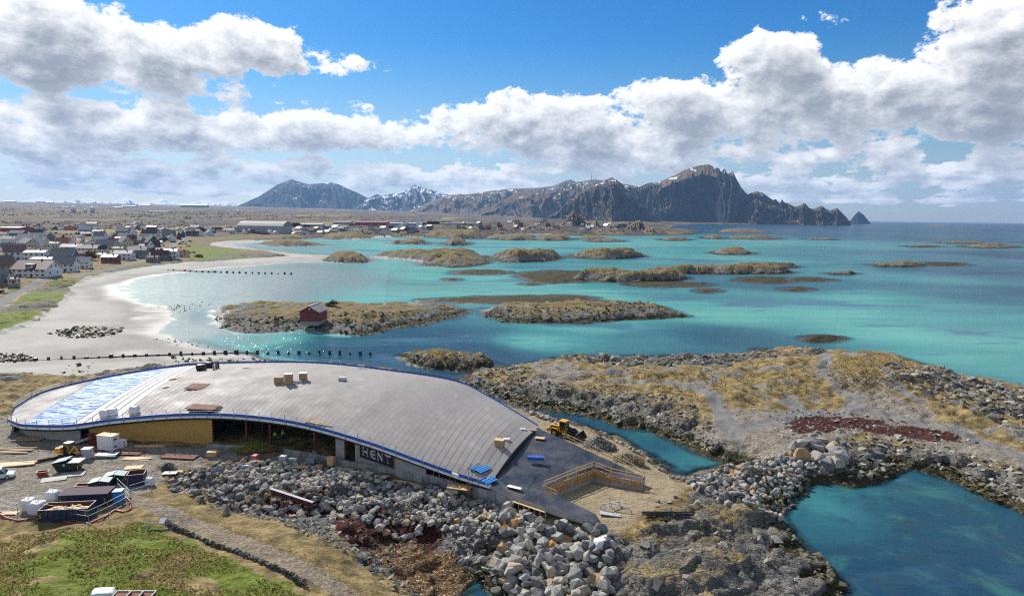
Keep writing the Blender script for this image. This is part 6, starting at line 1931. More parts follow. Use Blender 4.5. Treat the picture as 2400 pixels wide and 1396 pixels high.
def box_frame(label, px, py, m, s=(1.2, 1.0, 1.1), rz=R(-8), name="liquid_tank"):
    t = thing(name, label, "tank", px, py, rz)
    part("tank", m, t, lambda b: b.box((0, 0, .15), (s[0] * .94, s[1] * .94, s[2])), bevel=.06)
    part("cage", M_steel, t, lambda b: [b.bar((x * s[0] / 2, y * s[1] / 2, .1), (x * s[0] / 2, y * s[1] / 2, s[2] + .2), .05) for x in (-1, -.5, 0, .5, 1) for y in (-1, 1)] + [b.bar((-s[0] / 2, y * s[1] / 2, z), (s[0] / 2, y * s[1] / 2, z), .04) for y in (-1, 1) for z in (.3, .7, s[2] + .15)])
    part("pallet_foot", M_black, t, lambda b: b.box((0, 0, 0), (s[0], s[1], .13)))


box_frame("pale caged tank by the plinth, leftmost of three", 664, 1084, M_lgrey)
box_frame("pale caged tank by the plinth, middle of three", 688, 1086, M_lid, (1.5, 1.0, .9))
box_frame("dark caged crate by the plinth, rightmost of three", 730, 1086, M_steel, (1.4, 1.0, .9))
box_frame("orange tank standing before the open hall", 598, 1082, M_orange, (.9, .9, 1.1))
crate("plywood box against the plinth beneath the concrete wall", 776, 1090, R(-14), 1.1, .9, 1.4, M_ply, "plywood_box", mark=False)
crate("low timber crate on top of the boulders", 748, 1100, R(-6), 1.3, .8, .7, M_wood2, "timber_crate", mark=False)
boards("plank_stack", "flat planks on the boulders below the caged tanks", "planks", 700, 1094, R(-4), 3.6, .35, 4, M_ply, .05, spread=.3)
boards("plank_stack", "loose boards on the boulders under the banner wall", "planks", 805, 1100, R(-18), 3.6, .3, 4, M_wood, .05, spread=.3)
boards("plank_stack", "short split boards on the boulders below the banner", "planks", 895, 1117, R(-24), 1.8, .4, 5, M_wood, .06, jit=.2, spread=.2)
boards("plank_stack", "thin laths leaning on the plinth before the dark opening", "planks", 950, 1131, R(-24), 4.4, .1, 6, M_wood, .05, jit=.06, spread=.13)
boards("plank_stack", "long lath lying on the boulders near the scaffold", "planks", 1120, 1178, R(-14), 5.2, .12, 3, M_wood, .05, jit=.15, spread=.35)
boards("pallet_stack", "pallet of blue film rolls at the boulder edge", "pallet", 590, 1092, R(3), 3.0, 1.2, 2, mat('pale_blue', (0.2, 0.33, 0.5), .5), .12, cross=True)
boards("plywood_sheet", "small plywood sheet on the boulders in front of the open hall", "plywood", 592, 1103, R(4), 1.9, 1.0, 2, M_ply, .05)

def steel_beam():
    A_, B_ = Vector(G(634, 1168)) + Vector((0, 0, 1.0)), Vector(G(733, 1196)) + Vector((0, 0, .7)); L = (B_ - A_).length
    t = empty("steel_beam", "dark red steel beam lying across the boulders", "beam", A_, math.atan2(B_.y - A_.y, B_.x - A_.x)); t.rotation_euler.y = -math.asin((B_.z - A_.z) / L)
    for z, m in ((0, M_redst), (.62, M_lgrey)): part("flange", m, t, lambda b: b.box((L / 2, 0, z), (L, .5, .05)))
    part("web", M_redst, t, lambda b: b.box((L / 2, 0, .05), (L, .06, .57)))
    part("stiffener", M_redst, t, lambda b: [b.box((L * f, -.12, .05), (.05, .2, .57)) for f in (.1, .3, .5, .7, .9)])


steel_beam()


def scaffold():
    o = Vector(G(1076, 1160)); o.z = 2.6
    t = empty("scaffold_tower", "rusty scaffold tower with a plywood platform against the low wall", "scaffold", o, R(-16)); W, D, H = 3.6, 1.5, 3.9
    for x in (-1, 1):
        for y in (-1, 1): part("standard", M_rust, t, lambda b: b.cyl((x * W / 2, y * D / 2, 0), (x * W / 2, y * D / 2, H), .06, 6))
    for z in (1.2, 2.4): part("ledger", M_rust, t, lambda b: [b.cyl((-W / 2, y * D / 2, z), (W / 2, y * D / 2, z), .05, 6) for y in (-1, 1)] + [b.cyl((x * W / 2, -D / 2, z), (x * W / 2, D / 2, z), .05, 6) for x in (-1, 1)])
    part("platform", M_ply, t, lambda b: b.box((0, 0, 2.45), (W * 1.0, D * 1.1, .07))); part("lower_deck", M_wood2, t, lambda b: b.box((0, 0, .3), (W, D, .07)))
    part("ply_tray", M_form, t, lambda b: b.box((-.3, 0, 2.53), (1.3, .8, .12)))
    part("ladder", M_rust, t, lambda b: [b.bar((W / 2 + x, -D / 2 - .1, 0), (W / 2 + x, -D / 2 - .1, 3.2), .05) for x in (-.2, .25)] + [b.bar((W / 2 - .2, -D / 2 - .1, .3 * i), (W / 2 + .25, -D / 2 - .1, .3 * i), .04) for i in range(1, 11)])


scaffold()

# ------------------------------------------------------------------ things on the roof
_vv = []; _ff = []
for on in ("roof_deck", "membrane_nose"):
    me_ = bpy.data.objects[on].data; k_ = len(_vv)
    _vv += [v.co[:] for v in me_.vertices]; _ff += [tuple(i + k_ for i in p.vertices) for p in me_.polygons]
ROOF_BVH = mathutils.bvhtree.BVHTree.FromPolygons(_vv, _ff)


def RP(px, py, lift=0.12):
    h = ROOF_BVH.ray_cast(Vector((0, 0, CAM_H)), Vector(px_dir(px, py)).normalized())
    return (h[0] + Vector((0, 0, lift))) if h[0] is not None else Vector(P(px, py, 8))


def roof_boards(label, px, py, rz, L, W, n, m, name="roof_board_stack", cat="stack", tilt=(0, 0), **kw):
    t = boards(name, label, cat, 0, 0, rz, L, W, n, m, pos=RP(px, py), **kw)
    t.rotation_euler = (tilt[0], tilt[1], rz)
    return t


crate("tall brown timber crate in the middle of the roof", 0, 0, R(10), 1.5, 1.4, 2.0, M_wood2, "roof_crate", pos=RP(677, 901), lidm=M_white, mark=False)
crate("low brown timber crate left of the tall one on the roof", 0, 0, R(10), 1.7, 1.4, 1.2, M_wood2, "roof_crate", pos=RP(654, 899), mark=False)
crate("brown timber crate with white top right of the tall one on the roof", 0, 0, R(10), 1.5, 1.3, 1.5, M_wood2, "roof_crate", pos=RP(711, 893), lidm=M_white, mark=False)
crate("open timber crate of offcuts near the black membrane", 0, 0, R(-20), 1.5, 1.1, 1.0, M_wood2, "roof_crate", pos=RP(1171, 1047), lidm=M_wood, mark=False)
lumpy("white_film_roll", "crumpled white film beside the offcut crate on the roof", "film", 0, 0, 1.0, .7, .35, M_wbag, loops=False, pos=RP(1188, 1033))
boards("steel_rack", "pale steel frame next to the crates on the roof", "frame", 0, 0, R(8), 1.8, .12, 4, M_lgrey, .2, pos=RP(698, 898), spread=.3)
for i, (a, c) in enumerate(((472, 868), (490, 862))):
    lumpy("black_sack", ("lower black sack near the back edge of the roof", "upper black sack near the back edge of the roof")[i], "sack", 0, 0, 1.6, 1.3, 1.3, M_black, pos=RP(a, c), loops=False)
for i, (a, c) in enumerate(((501, 868), (507, 866), (512, 864))):
    t = empty("gas_bottle", ("dark gas bottle nearest the black sacks", "green gas bottle between two dark ones on the roof", "dark gas bottle farthest from the black sacks")[i], "gas bottle", RP(a, c))
    mm = (M_steel, M_green, M_black)[i]
    part("cylinder", mm, t, lambda b: b.cyl((0, 0, 0), (0, 0, 1.1), .22, 10)); part("shoulder", mm, t, lambda b: b.cyl((0, 0, 1.1), (0, 0, 1.35), .22, 10, .06))
roof_boards("square rust-red mat stack high on the roof", 463, 908, R(-8), 3.6, 3.2, 3, M_rust, "rusty_mesh_stack", "rebar mats", (R(3), 0))
roof_boards("rust-red mat stack beside the front roof edge above the chipboard wall", 478, 962, R(-14), 5.6, 2.6, 5, M_rust, "rusty_mesh_stack", "rebar mats", (R(2), 0), th=.12)
roof_boards("bundle of long planks at the front roof edge", 748, 992, R(-18), 5.4, .3, 6, M_wood2, "plank_stack", "planks", (0, R(6)), jit=.1, spread=.3)
roof_boards("small heap of boards on the left part of the roof", 412, 888, R(40), 2.6, .3, 4, M_wood, "plank_stack", "planks", spread=.25)
roof_boards("short white bundle on the left part of the roof", 392, 908, R(40), 1.6, .3, 3, M_lgrey, "pipe_bundle", "pipes", spread=.2)
roof_boards("single plywood sheet near the top right corner of the roof", 1266, 1029, R(-12), 1.7, 1.1, 2, M_ply, "plywood_sheet", "plywood")
roof_boards("tool and plank on the roof close to the channel edge", 1246, 1010, R(-14), 2.0, .25, 3, M_wood2, "plank_stack", "planks", spread=.2)
roof_boards("pale insulation sheet on the roof near the channel edge", 1222, 1007, R(-14), 1.7, .8, 1, M_lgrey, "insulation_sheet", "insulation")
roof_boards("torn white sheet on the black membrane", 1206, 1144, R(-24), 2.3, .7, 2, M_white, "white_sheet", "sheet", jit=.2)
roof_boards("board with a post near the back roof edge", 578, 864, R(0), 1.6, .5, 2, M_wood, "plank_stack", "planks")
roof_boards("white tool case trailing tape on the roof", 803, 893, R(-4), 1.5, .8, 4, M_lgrey, "tool_case", "case", th=.16)
for i, (a, c) in enumerate(((247, 984), (263, 981), (315, 976))):
    lumpy("bulk_bag", ("grey-white bulk bag on the roof edge, left of a pair", "white bulk bag on the roof edge, right of a pair", "white bulk bag standing alone on the front roof edge")[i], "bulk bag", 0, 0, 1.3, 1.1, 1.35, M_wbag, pos=RP(a, c - 6), loops=False)
for j, (a, c, n) in enumerate(((1123, 1100, 6), (1140, 1127, 5))):
    t = empty("blue_board_stack", ("upper stack of spare blue edge boards on the roof", "lower stack of spare blue edge boards on the roof")[j], "boards", RP(a, c), R(52))
    for i in range(n): part("blue_board", M_bluep, t, lambda b: b.box((random.uniform(-.15, .15), (i - n / 2) * .42, .05 + .07 * (i % 3)), (2.6, .34, .12), random.gauss(0, .04)))
    part("spare_rail", M_steel, t, lambda b: [b.bar((-1.4, .4 * k_ + .3, .4), (1.4, .4 * k_ + .3, .4), .05) for k_ in range(4)])
bt = empty("blue_panel_stand", "dark blue panel stand on the black membrane", "stand", RP(1256, 1083), R(-4))
part("panel", M_blue, bt, lambda b: b.bar((-1.4, .1, .85), (1.4, .1, .85), .9, .06)); part("front_board", M_blue, bt, lambda b: b.bar((-1.35, -.4, .6), (1.35, -.4, .6), .06, .4))
for s in (-.6, 0, .6): part("leg", M_steel, bt, lambda b: b.bar((s, -.3, 0), (s, -.3, .7), .06))
part("stripe", M_orange, bt, lambda b: b.bar((.1, -.35, .9), (.1, .55, .9), .06, .02))
gt = empty("roof_access_gate", "white timber access gate at the back roof edge", "gate", RP(847, 866), R(-6))
for x in (-.75, .75): part("post", M_wood, gt, lambda b: b.bar((x, 0, 0), (x, 0, 2.0), .1))
for z in (.35, .9): part("rail", M_white, gt, lambda b: b.bar((-.75, 0, z), (.75, 0, z), .08, .2))

# ------------------------------------------------------------------ ground round the nose
for i, (a, c, rz) in enumerate(((1433, 1190, .4), (1452, 1196, -.5))):
    t = thing("timber_sawhorse", ("weathered sawhorse lying on the sand near the nose, left one", "weathered sawhorse lying on the sand near the nose, right one")[i], "sawhorse", a, c, rz)
    part("beam", M_lgrey, t, lambda b: b.bar((-1.6, 0, .9), (1.6, 0, .75), .12))
    for x, y in ((-1.3, -.7), (-1.3, .7), (1.3, -.7), (1.3, .7)): part("leg", M_lgrey, t, lambda b: b.bar((x * .9, 0, .85), (x * 1.2, y, 0), .1))
boards("white_beam_stack", "stack of pale beams on the sand behind the nose tip", "beams", 1430, 1208, R(-18), 3.0, .25, 4, M_lgrey, .12, spread=.2)
pp_ = thing("pipe_bundle", "bundle of long black pipes on the rocky grass", "pipes", 1562, 1210, R(-2))
for i in range(7):
    a = random.uniform(-.08, .08); part("pipe", M_black, pp_, lambda b: b.cyl((-3.4 + random.uniform(-.4, .4), (i - 3) * .18 - a * 3, .35 + .15 * (i % 2)), (3.4 + random.uniform(-.4, .4), (i - 3) * .18 + a * 3, .45 + .15 * (i % 2)), .09, 8))
lumpy("white_tarpaulin", "crumpled white tarpaulin caught on the largest boulders", "tarpaulin", 1412, 1282, 1.9, 1.0, 1.2, M_wbag, R(30), 3.6, loops=False)
def pile(px, py, r_, h, m, label, name="gravel_pile", n=700):
    p = G(px, py); V = []; pts = []; sz = []
    for _ in range(n):
        a = random.uniform(0, 6.28); q_ = math.sqrt(random.random()); pts.append((p[0] + math.cos(a) * q_ * r_, p[1] + math.sin(a) * q_ * r_ * .8, p[2] + h * (1 - q_) + random.uniform(-.1, .05))); sz.append(random.uniform(.12, .34))
    v, f, t = merged(SMALL, np.array(pts), np.array(sz), rand_rot(n), np.ones((n, 3)))
    # a solid core keeps it from showing through
    k = len(v); ring = [(p[0] + math.cos(a) * r_ * 1.02, p[1] + math.sin(a) * r_ * .82, p[2] - .3) for a in np.linspace(0, 6.28, 17)[:-1]]
    v = np.concatenate([v, ring, [(p[0], p[1], p[2] + h * .96)]]); f = np.concatenate([f, [(k + i, k + (i + 1) % 16, k + 16) for i in range(16)]]); t = np.concatenate([t, np.full(17, .2)])
    link(name, mesh_np(name, v, f, m, False, {'tone': t}), kind='stuff', label=label)


pile(1402, 1046, 3.4, 2.1, M_rubble, "cone of grey gravel in front of the loader bucket")
pile(1470, 1078, 3.0, 1.2, mat('brown_sandheap', (0.22, 0.17, 0.10), .9, var=.2), "low brown heap of sand near the channel", "sand_pile", 500)
pile(590, 1046, 4.0, .8, mat('moss_bank', (0.16, 0.17, 0.015), .9, var=.25), "mossy yellow-green bank inside the open hall", "moss_bank", 500)

# ------------------------------------------------------------------ machines
def wheel(t, x, y, r_, w, hub):
    o = part("wheel", M_tyre, t, lambda b: b.cyl((x, y - w / 2, r_), (x, y + w / 2, r_), r_, 20), bevel=.06)
    part("rim", hub, o, lambda b: [b.cyl((x, y + s * (w / 2 - .03), r_), (x, y + s * (w / 2 + .04), r_), r_ * .5, 14) for s in (-1, 1)])
    part("tread", M_tyre, o, lambda b: [b.bar((x + math.cos(a) * r_, y - w / 2, r_ + math.sin(a) * r_), (x + math.cos(a + .12) * r_, y + w / 2, r_ + math.sin(a + .12) * r_), .09, .09) for a in np.linspace(0, 6.28, 17)[:-1]])


def loader():
    t = thing("wheel_loader", "yellow wheel loader with raised dark bucket by the channel", "loader", 1322, 1022, R(-33))
    for x in (-1.5, 1.6):
        for y in (-1.05, 1.05): wheel(t, x, y, .78, .6, M_yel)
    part("rear_body", M_yel, t, lambda b: b.profile([(-2.9, .9), (-2.9, 1.6), (-2.5, 2.15), (-.7, 2.2), (-.5, 1.2), (-.5, .8)], -.85, .85), bevel=.06)
    part("counterweight", M_yel, t, lambda b: b.profile([(-3.3, .8), (-3.35, 1.4), (-2.85, 1.5), (-2.85, .7)], -1.1, 1.1), bevel=.06)
    part("engine_grille", M_black, t, lambda b: [b.box((-1.7, y, 1.55), (1.3, .05, .4)) for y in (-.87, .87)])
    for y in (-1.05, 1.05): part("mudguard", M_yel, t, lambda b: b.profile([(-2.4, 1.35), (-2.1, 1.75), (-.9, 1.75), (-.6, 1.35), (-.75, 1.3), (-1.0, 1.62), (-2.0, 1.62), (-2.25, 1.3)], y - .35, y + .35))
    part("front_frame", M_yel, t, lambda b: b.profile([(-.4, .7), (-.4, 1.3), (.5, 1.6), (2.0, 1.3), (2.0, .7)], -.5, .5), bevel=.05)
    c = part("cab", M_glass, t, lambda b: b.profile([(-.6, 1.5), (-.7, 2.2), (-.65, 3.05), (.55, 3.05), (.75, 2.2), (.6, 1.5)], -.7, .7), bevel=.05)
    part("cab_roof", M_yel, c, lambda b: b.box((-.08, 0, 3.05), (1.6, 1.65, .16)), bevel=.05)
    for x in (-.66, .62):
        for y in (-.7, .7): part("cab_pillar", M_yel, c, lambda b: b.bar((x * 1.05, y, 1.5), (x, y, 3.06), .1))
    part("exhaust", M_black, t, lambda b: b.cyl((-1.2, .4, 2.1), (-1.2, .4, 3.0), .08, 8)); part("air_intake", M_lgrey, t, lambda b: b.cyl((-2.0, 0, 2.15), (-2.0, 0, 2.45), .3, 10))
    for y in (-.55, .55): part("lift_arm", M_black, t, lambda b: [b.bar((.7, y, 1.8), (2.4, y, 1.35), .18, .38), b.bar((2.4, y, 1.35), (3.2, y, .7), .18, .3)])
    part("tilt_link", M_black, t, lambda b: [b.bar((.8, 0, 1.7), (2.2, 0, 1.9), .16, .2), b.bar((2.2, 0, 1.9), (3.0, 0, 1.0), .14, .2)])
    part("bucket", mat('worn_bucket', (0.10, 0.08, 0.075), .6, .4, var=.2), t, lambda b: b.profile([(3.0, .25), (2.85, .8), (3.1, 1.35), (3.45, 1.5), (3.4, 1.38), (3.12, 1.2), (3.02, .8), (3.2, .36), (4.3, .3), (4.3, .22)], -1.5, 1.5))
    for y in (-1.5, 1.42): part("bucket_cheek", MATS['worn_bucket'], t, lambda b: b.profile([(3.0, .25), (2.9, .8), (3.1, 1.35), (3.45, 1.5), (4.25, .28)], y, y + .08))
    for y in (-.95, .95): part("mirror", M_black, t, lambda b: b.box((.8, y, 2.55), (.08, .2, .35)))
    for y in (-.6, .6): part("headlight", M_white, t, lambda b: b.box((1.0, y, 1.75), (.15, .22, .2)))


loader()


def digger():
    t = thing("small_digger", "small yellow digger with an open cab beside the green skip", "digger", 158, 1071, R(-15))
    for y in (-.7, .7): part("track", M_tyre, t, lambda b: b.profile([(-1.2, .1), (-1.3, .35), (-1.1, .6), (1.1, .6), (1.3, .35), (1.2, .1)], y - .2, y + .2), bevel=.05)
    part("turntable", M_black, t, lambda b: b.cyl((0, 0, .5), (0, 0, .8), .6, 14))
    part("counterweight", M_yel, t, lambda b: b.profile([(-1.8, .8), (-1.9, 1.2), (-1.75, 1.75), (-.6, 1.8), (-.4, .8)], -.85, .85), bevel=.08)
    part("vent_grille", M_black, t, lambda b: [b.box((-1.4 + .35 * i, 0, 1.78), (.2, 1.1, .06)) for i in range(3)])
    c = part("cab", M_glass, t, lambda b: b.profile([(-.4, .8), (-.45, 2.5), (.7, 2.5), (1.0, 1.7), (.95, .8)], -.2, .85), bevel=.04)
    part("cab_roof", M_yel, c, lambda b: b.box((.15, .33, 2.5), (1.3, 1.2, .1)), bevel=.03)
    for x in (-.42, .8): part("cab_pillar", M_green, c, lambda b: [b.bar((x * 1.15, y, .8), (x, y, 2.5), .08) for y in (-.2, .85)])
    part("boom", M_yel, t, lambda b: [b.bar((.9, -.4, .9), (2.2, -.4, 2.3), .22, .3), b.bar((2.2, -.4, 2.3), (3.0, -.4, 1.2), .2, .25)]); part("bucket", M_rust, t, lambda b: b.profile([(2.8, .5), (2.75, 1.1), (3.1, 1.2), (3.4, .6)], -.75, -.05))


digger()


def vehicle(name, label, cat, loc, rz, L, W, H, col, kind='car', wheels=True):
    """car body from a side outline, greenhouse, glass, wheels, lamps"""
    t = empty(name, label, cat, loc, rz); nose = .24 if kind == 'van' else .28
    low = H * .52
    part("body", col, t, lambda b: b.profile([(-L / 2, .28), (-L / 2 - .02, low * .8), (-L / 2 + .08, low), (L / 2 - L * nose, low), (L / 2 - .15, low * .82), (L / 2, low * .62), (L / 2 - .03, .28)], -W / 2, W / 2), bevel=.07)
    xs = [(-L / 2 + .12, low), (-L / 2 + (.18 if kind == 'van' else .55), H), (L * .5 - L * nose - (.55 if kind == 'van' else .75), H), (L / 2 - L * nose + .15, low)]
    g_ = part("cabin", col, t, lambda b: b.profile(xs, -W / 2 * .88, W / 2 * .88), bevel=.07)
    ins = [(x * .93 + .0, z - .06 if z > low else z + .06) for x, z in xs]
    for s in (-1, 1): part("side_window", M_glass, g_, lambda b: b.profile(ins, s * W / 2 * .885 - .015, s * W / 2 * .885 + .015))
    part("windscreen", M_glass, g_, lambda b: b.add([(xs[3][0] - .02, -W * .4, low + .06), (xs[3][0] - .02, W * .4, low + .06), (xs[2][0] + .06, W * .37, H - .06), (xs[2][0] + .06, -W * .37, H - .06)], [(0, 1, 2, 3)]))
    for x in (-L * .31, L * .31):
        for y in (-1, 1):
            w_ = part("wheel", M_tyre, t, lambda b: b.cyl((x, y * (W / 2 - .12), .31), (x, y * (W / 2 + .02), .31), .31, 14))
            part("rim", M_lgrey, w_, lambda b: b.cyl((x, y * (W / 2 - .0), .31), (x, y * (W / 2 + .03), .31), .19, 10))
    for y in (-1, 1):
        part("headlight", M_white, t, lambda b: b.box((L / 2 - .06, y * W * .36, low * .68), (.1, .3, .14)))
        part("tail_light", M_red, t, lambda b: b.box((-L / 2 + .02, y * W * .4, low * .7), (.06, .16, .22)))
    return t


M_carw = mat('white_car_paint', (0.75, 0.77, 0.8), .25, spec=.6, var=.03); M_card = mat('dark_car_paint', (0.02, 0.025, 0.035), .25, spec=.6); M_cars = mat('silver_car_paint', (0.4, 0.45, 0.46), .3, .4); M_carr = mat('red_car_paint', (0.3, 0.02, 0.03), .3)
vehicle("parked_car", "white car at the left edge of the building yard", "car", G(-6, 1122), R(28), 4.5, 1.8, 1.75, M_carw, 'van')


# ------------------------------------------------------------------ people
def person(label, px, py, face, jacket, helmet, lean=0.0, z=None):
    p = G(px, py) if z is None else P(px, py, z)
    t = empty("person", label, "person", p, face)
    J = [(0, 0, .95), (0, 0, 1.18), (0, 0, 1.40), (0, .02, 1.50), (0, .03, 1.60), (0, .03, 1.72), (.19, 0, 1.40), (.27, .06, 1.14), (.24, .24, .94), (-.19, 0, 1.40), (-.27, .04, 1.13), (-.26, .16, .90),
         (.10, 0, .90), (.12, .04, .50), (.13, -.02, .08), (.13, .14, .04), (-.10, 0, .90), (-.13, -.03, .50), (-.14, -.06, .08), (-.14, .10, .04), (.23, .30, .88), (-.26, .22, .84)]
    E = [(0, 1), (1, 2), (2, 3), (3, 4), (4, 5), (2, 6), (6, 7), (7, 8), (2, 9), (9, 10), (10, 11), (0, 12), (12, 13), (13, 14), (14, 15), (0, 16), (16, 17), (17, 18), (18, 19), (8, 20), (11, 21)]
    Rr = [.16, .17, .18, .075, .095, .09, .085, .065, .05, .085, .065, .05, .115, .085, .065, .05, .115, .085, .065, .05, .04, .04]
    me = bpy.data.meshes.new("body"); me.from_pydata(J, E, []); o = link("body", me, t)
    md = o.modifiers.new("skin", 'SKIN'); o.modifiers.new("sub", 'SUBSURF').levels = 2; o.modifiers["sub"].render_levels = 2
    for v, r_ in zip(me.skin_vertices[0].data, Rr): v.radius = (r_, r_ * .82)
    me.skin_vertices[0].data[0].use_root = True
    bm_ = bpy.data.materials.get("worker_clothes") or bpy.data.materials.new("worker_clothes"); bm_.use_nodes = True
    q = NT(bm_.node_tree)
    if len(q.n) < 4:
        tc = q.node('ShaderNodeTexCoord'); x, y, z_ = q.sep(tc.outputs['Object'])
        c = q.mix(q.math('GREATER_THAN', z_, .93), (0.012, 0.012, 0.016), (0.36, 0.62, 0.01)); c = q.mix(q.math('LESS_THAN', q.math('ABSOLUTE', q.math('SUBTRACT', z_, 1.08)), .035), c, (0.62, 0.64, 0.6))
        c = q.mix(q.math('GREATER_THAN', z_, 1.50), c, (0.5, 0.3, 0.22)); q.put(q.n['Principled BSDF'].inputs['Base Color'], c); q.n['Principled BSDF'].inputs['Roughness'].default_value = .8
    me.materials.append(bm_)
    part("helmet", helmet, t, lambda b: [b.cyl((0, .03, 1.66), (0, .03, 1.74), .125, 12, .115), b.cyl((0, .03, 1.74), (0, .03, 1.82), .115, 12, .05), b.box((0, .15, 1.655), (.16, .12, .025))], smooth=True)
    for x_ in (.13, -.14): part("boot", M_black, t, lambda b: b.box((x_, .02, 0), (.11, .28, .10)))
    return t


person("worker in yellow-green jacket and dark helmet inside the open hall", 645, 1031, R(170), None, M_black)
person("worker in yellow-green jacket and white helmet inside the open hall", 663, 1028, R(200), None, M_white)
# trays and a wrapped bundle at the bottom edge
lumpy("wrapped_bundle", "white wrapped bundle at the bottom edge of the grass slope", "bundle", 243, 1398, 1.9, 1.2, .7, M_wbag, R(10), loops=False)
for i in range(3):
    t = thing("planter_tray", ("dark planter tray nearest the white bundle", "dark planter tray in the middle of three", "dark planter tray farthest from the white bundle")[i], "tray", 285 + 29 * i, 1401, R(2))
    part("frame", M_lgrey, t, lambda b: [b.bar((-.7, s * .6, .45), (.7, s * .6, .45), .07) for s in (-1, 1)] + [b.bar((s * .7, -.6, .45), (s * .7, .6, .45), .07) for s in (-1, 1)])
    part("tray", M_rust, t, lambda b: b.box((0, 0, 0), (1.36, 1.16, .36)))

# dry-stone wall below the track
def stone_wall():
    A_ = [P(a, c, z) for a, c, z in ((385, 1208, 5.0), (408, 1221, 5.05), (450, 1240, 5.1), (500, 1262, 5.15), (560, 1282, 5.3), (610, 1300, 5.4), (660, 1322, 5.4), (720, 1350, 5.6))]
    c0 = A_[0]; pts = []; sz = []
    for p, q_ in zip(A_[:-1], A_[1:]):
        n = int(math.dist(p, q_) / .30)
        for i in range(n):
            for r_ in range(3):
                f = (i + random.random()) / n
                pts.append((p[0] + (q_[0] - p[0]) * f - c0[0] - .05 * r_ + random.gauss(0, .1), p[1] + (q_[1] - p[1]) * f - c0[1] - .5 + .12 * r_, p[2] + (q_[2] - p[2]) * f - c0[2] - .95 + .30 * r_)); sz.append(random.uniform(.22, .42))
    t = empty("dry_stone_wall", "dark dry-stone wall holding up the grassy track", "wall", c0)
    n = len(pts); v, f, tn = merged(SMALL, np.array(pts), np.array(sz), rand_rot(n), np.ones((n, 3)))
    link("wall_stones", mesh_np("wall_stones", v, f, stone_material('wall_stone', [(0, (0.05, 0.05, 0.045)), (1, (0.16, 0.155, 0.14))]), False, {'tone': tn}), t, kind='stuff')


stone_wall()

# ------------------------------------------------------------------ houses
WALL = {'W': ('white_boarding', (0.66, 0.67, 0.68), 'white'), 'C': ('cream_boarding', (0.50, 0.46, 0.36), 'cream'), 'G': ('grey_boarding', (0.17, 0.18, 0.19), 'grey'), 'B': ('black_brown_boarding', (0.045, 0.038, 0.035), 'dark brown'),
        'R': ('red_boarding', (0.17, 0.022, 0.02), 'red'), 'U': ('blue_boarding', (0.03, 0.10, 0.30), 'blue'), 'S': ('slate_blue_boarding', (0.11, 0.14, 0.17), 'slate grey'), 'O': ('ochre_boarding', (0.30, 0.17, 0.07), 'ochre')}
ROOF = {'d': ('dark_roof', (0.06, 0.062, 0.068), 'dark'), 'g': ('grey_roof', (0.19, 0.185, 0.18), 'grey'), 'r': ('dark_red_roof', (0.10, 0.028, 0.025), 'dark red'), 'o': ('orange_roof', (0.36, 0.10, 0.045), 'orange'), 'b': ('brown_roof', (0.15, 0.10, 0.085), 'brown'),
        'l': ('pale_roof', (0.50, 0.47, 0.42), 'pale'), 'n': ('navy_roof', (0.02, 0.03, 0.07), 'navy')}
MW = {k: mat(v[0], v[1], 0.6, var=0.05, vscale=0.4) for k, v in WALL.items()}
MR = {k: mat(v[0], v[1], 0.42 if k == 'l' else 0.6, var=0.08, vscale=0.5) for k, v in ROOF.items()}
M_pane = mat('window_pane', (0.03, 0.04, 0.05), 0.1, spec=0.8); M_found = mat('foundation', (0.28, 0.28, 0.28), 0.9); M_chim = mat('chimney_brick', (0.06, 0.05, 0.05), 0.9)


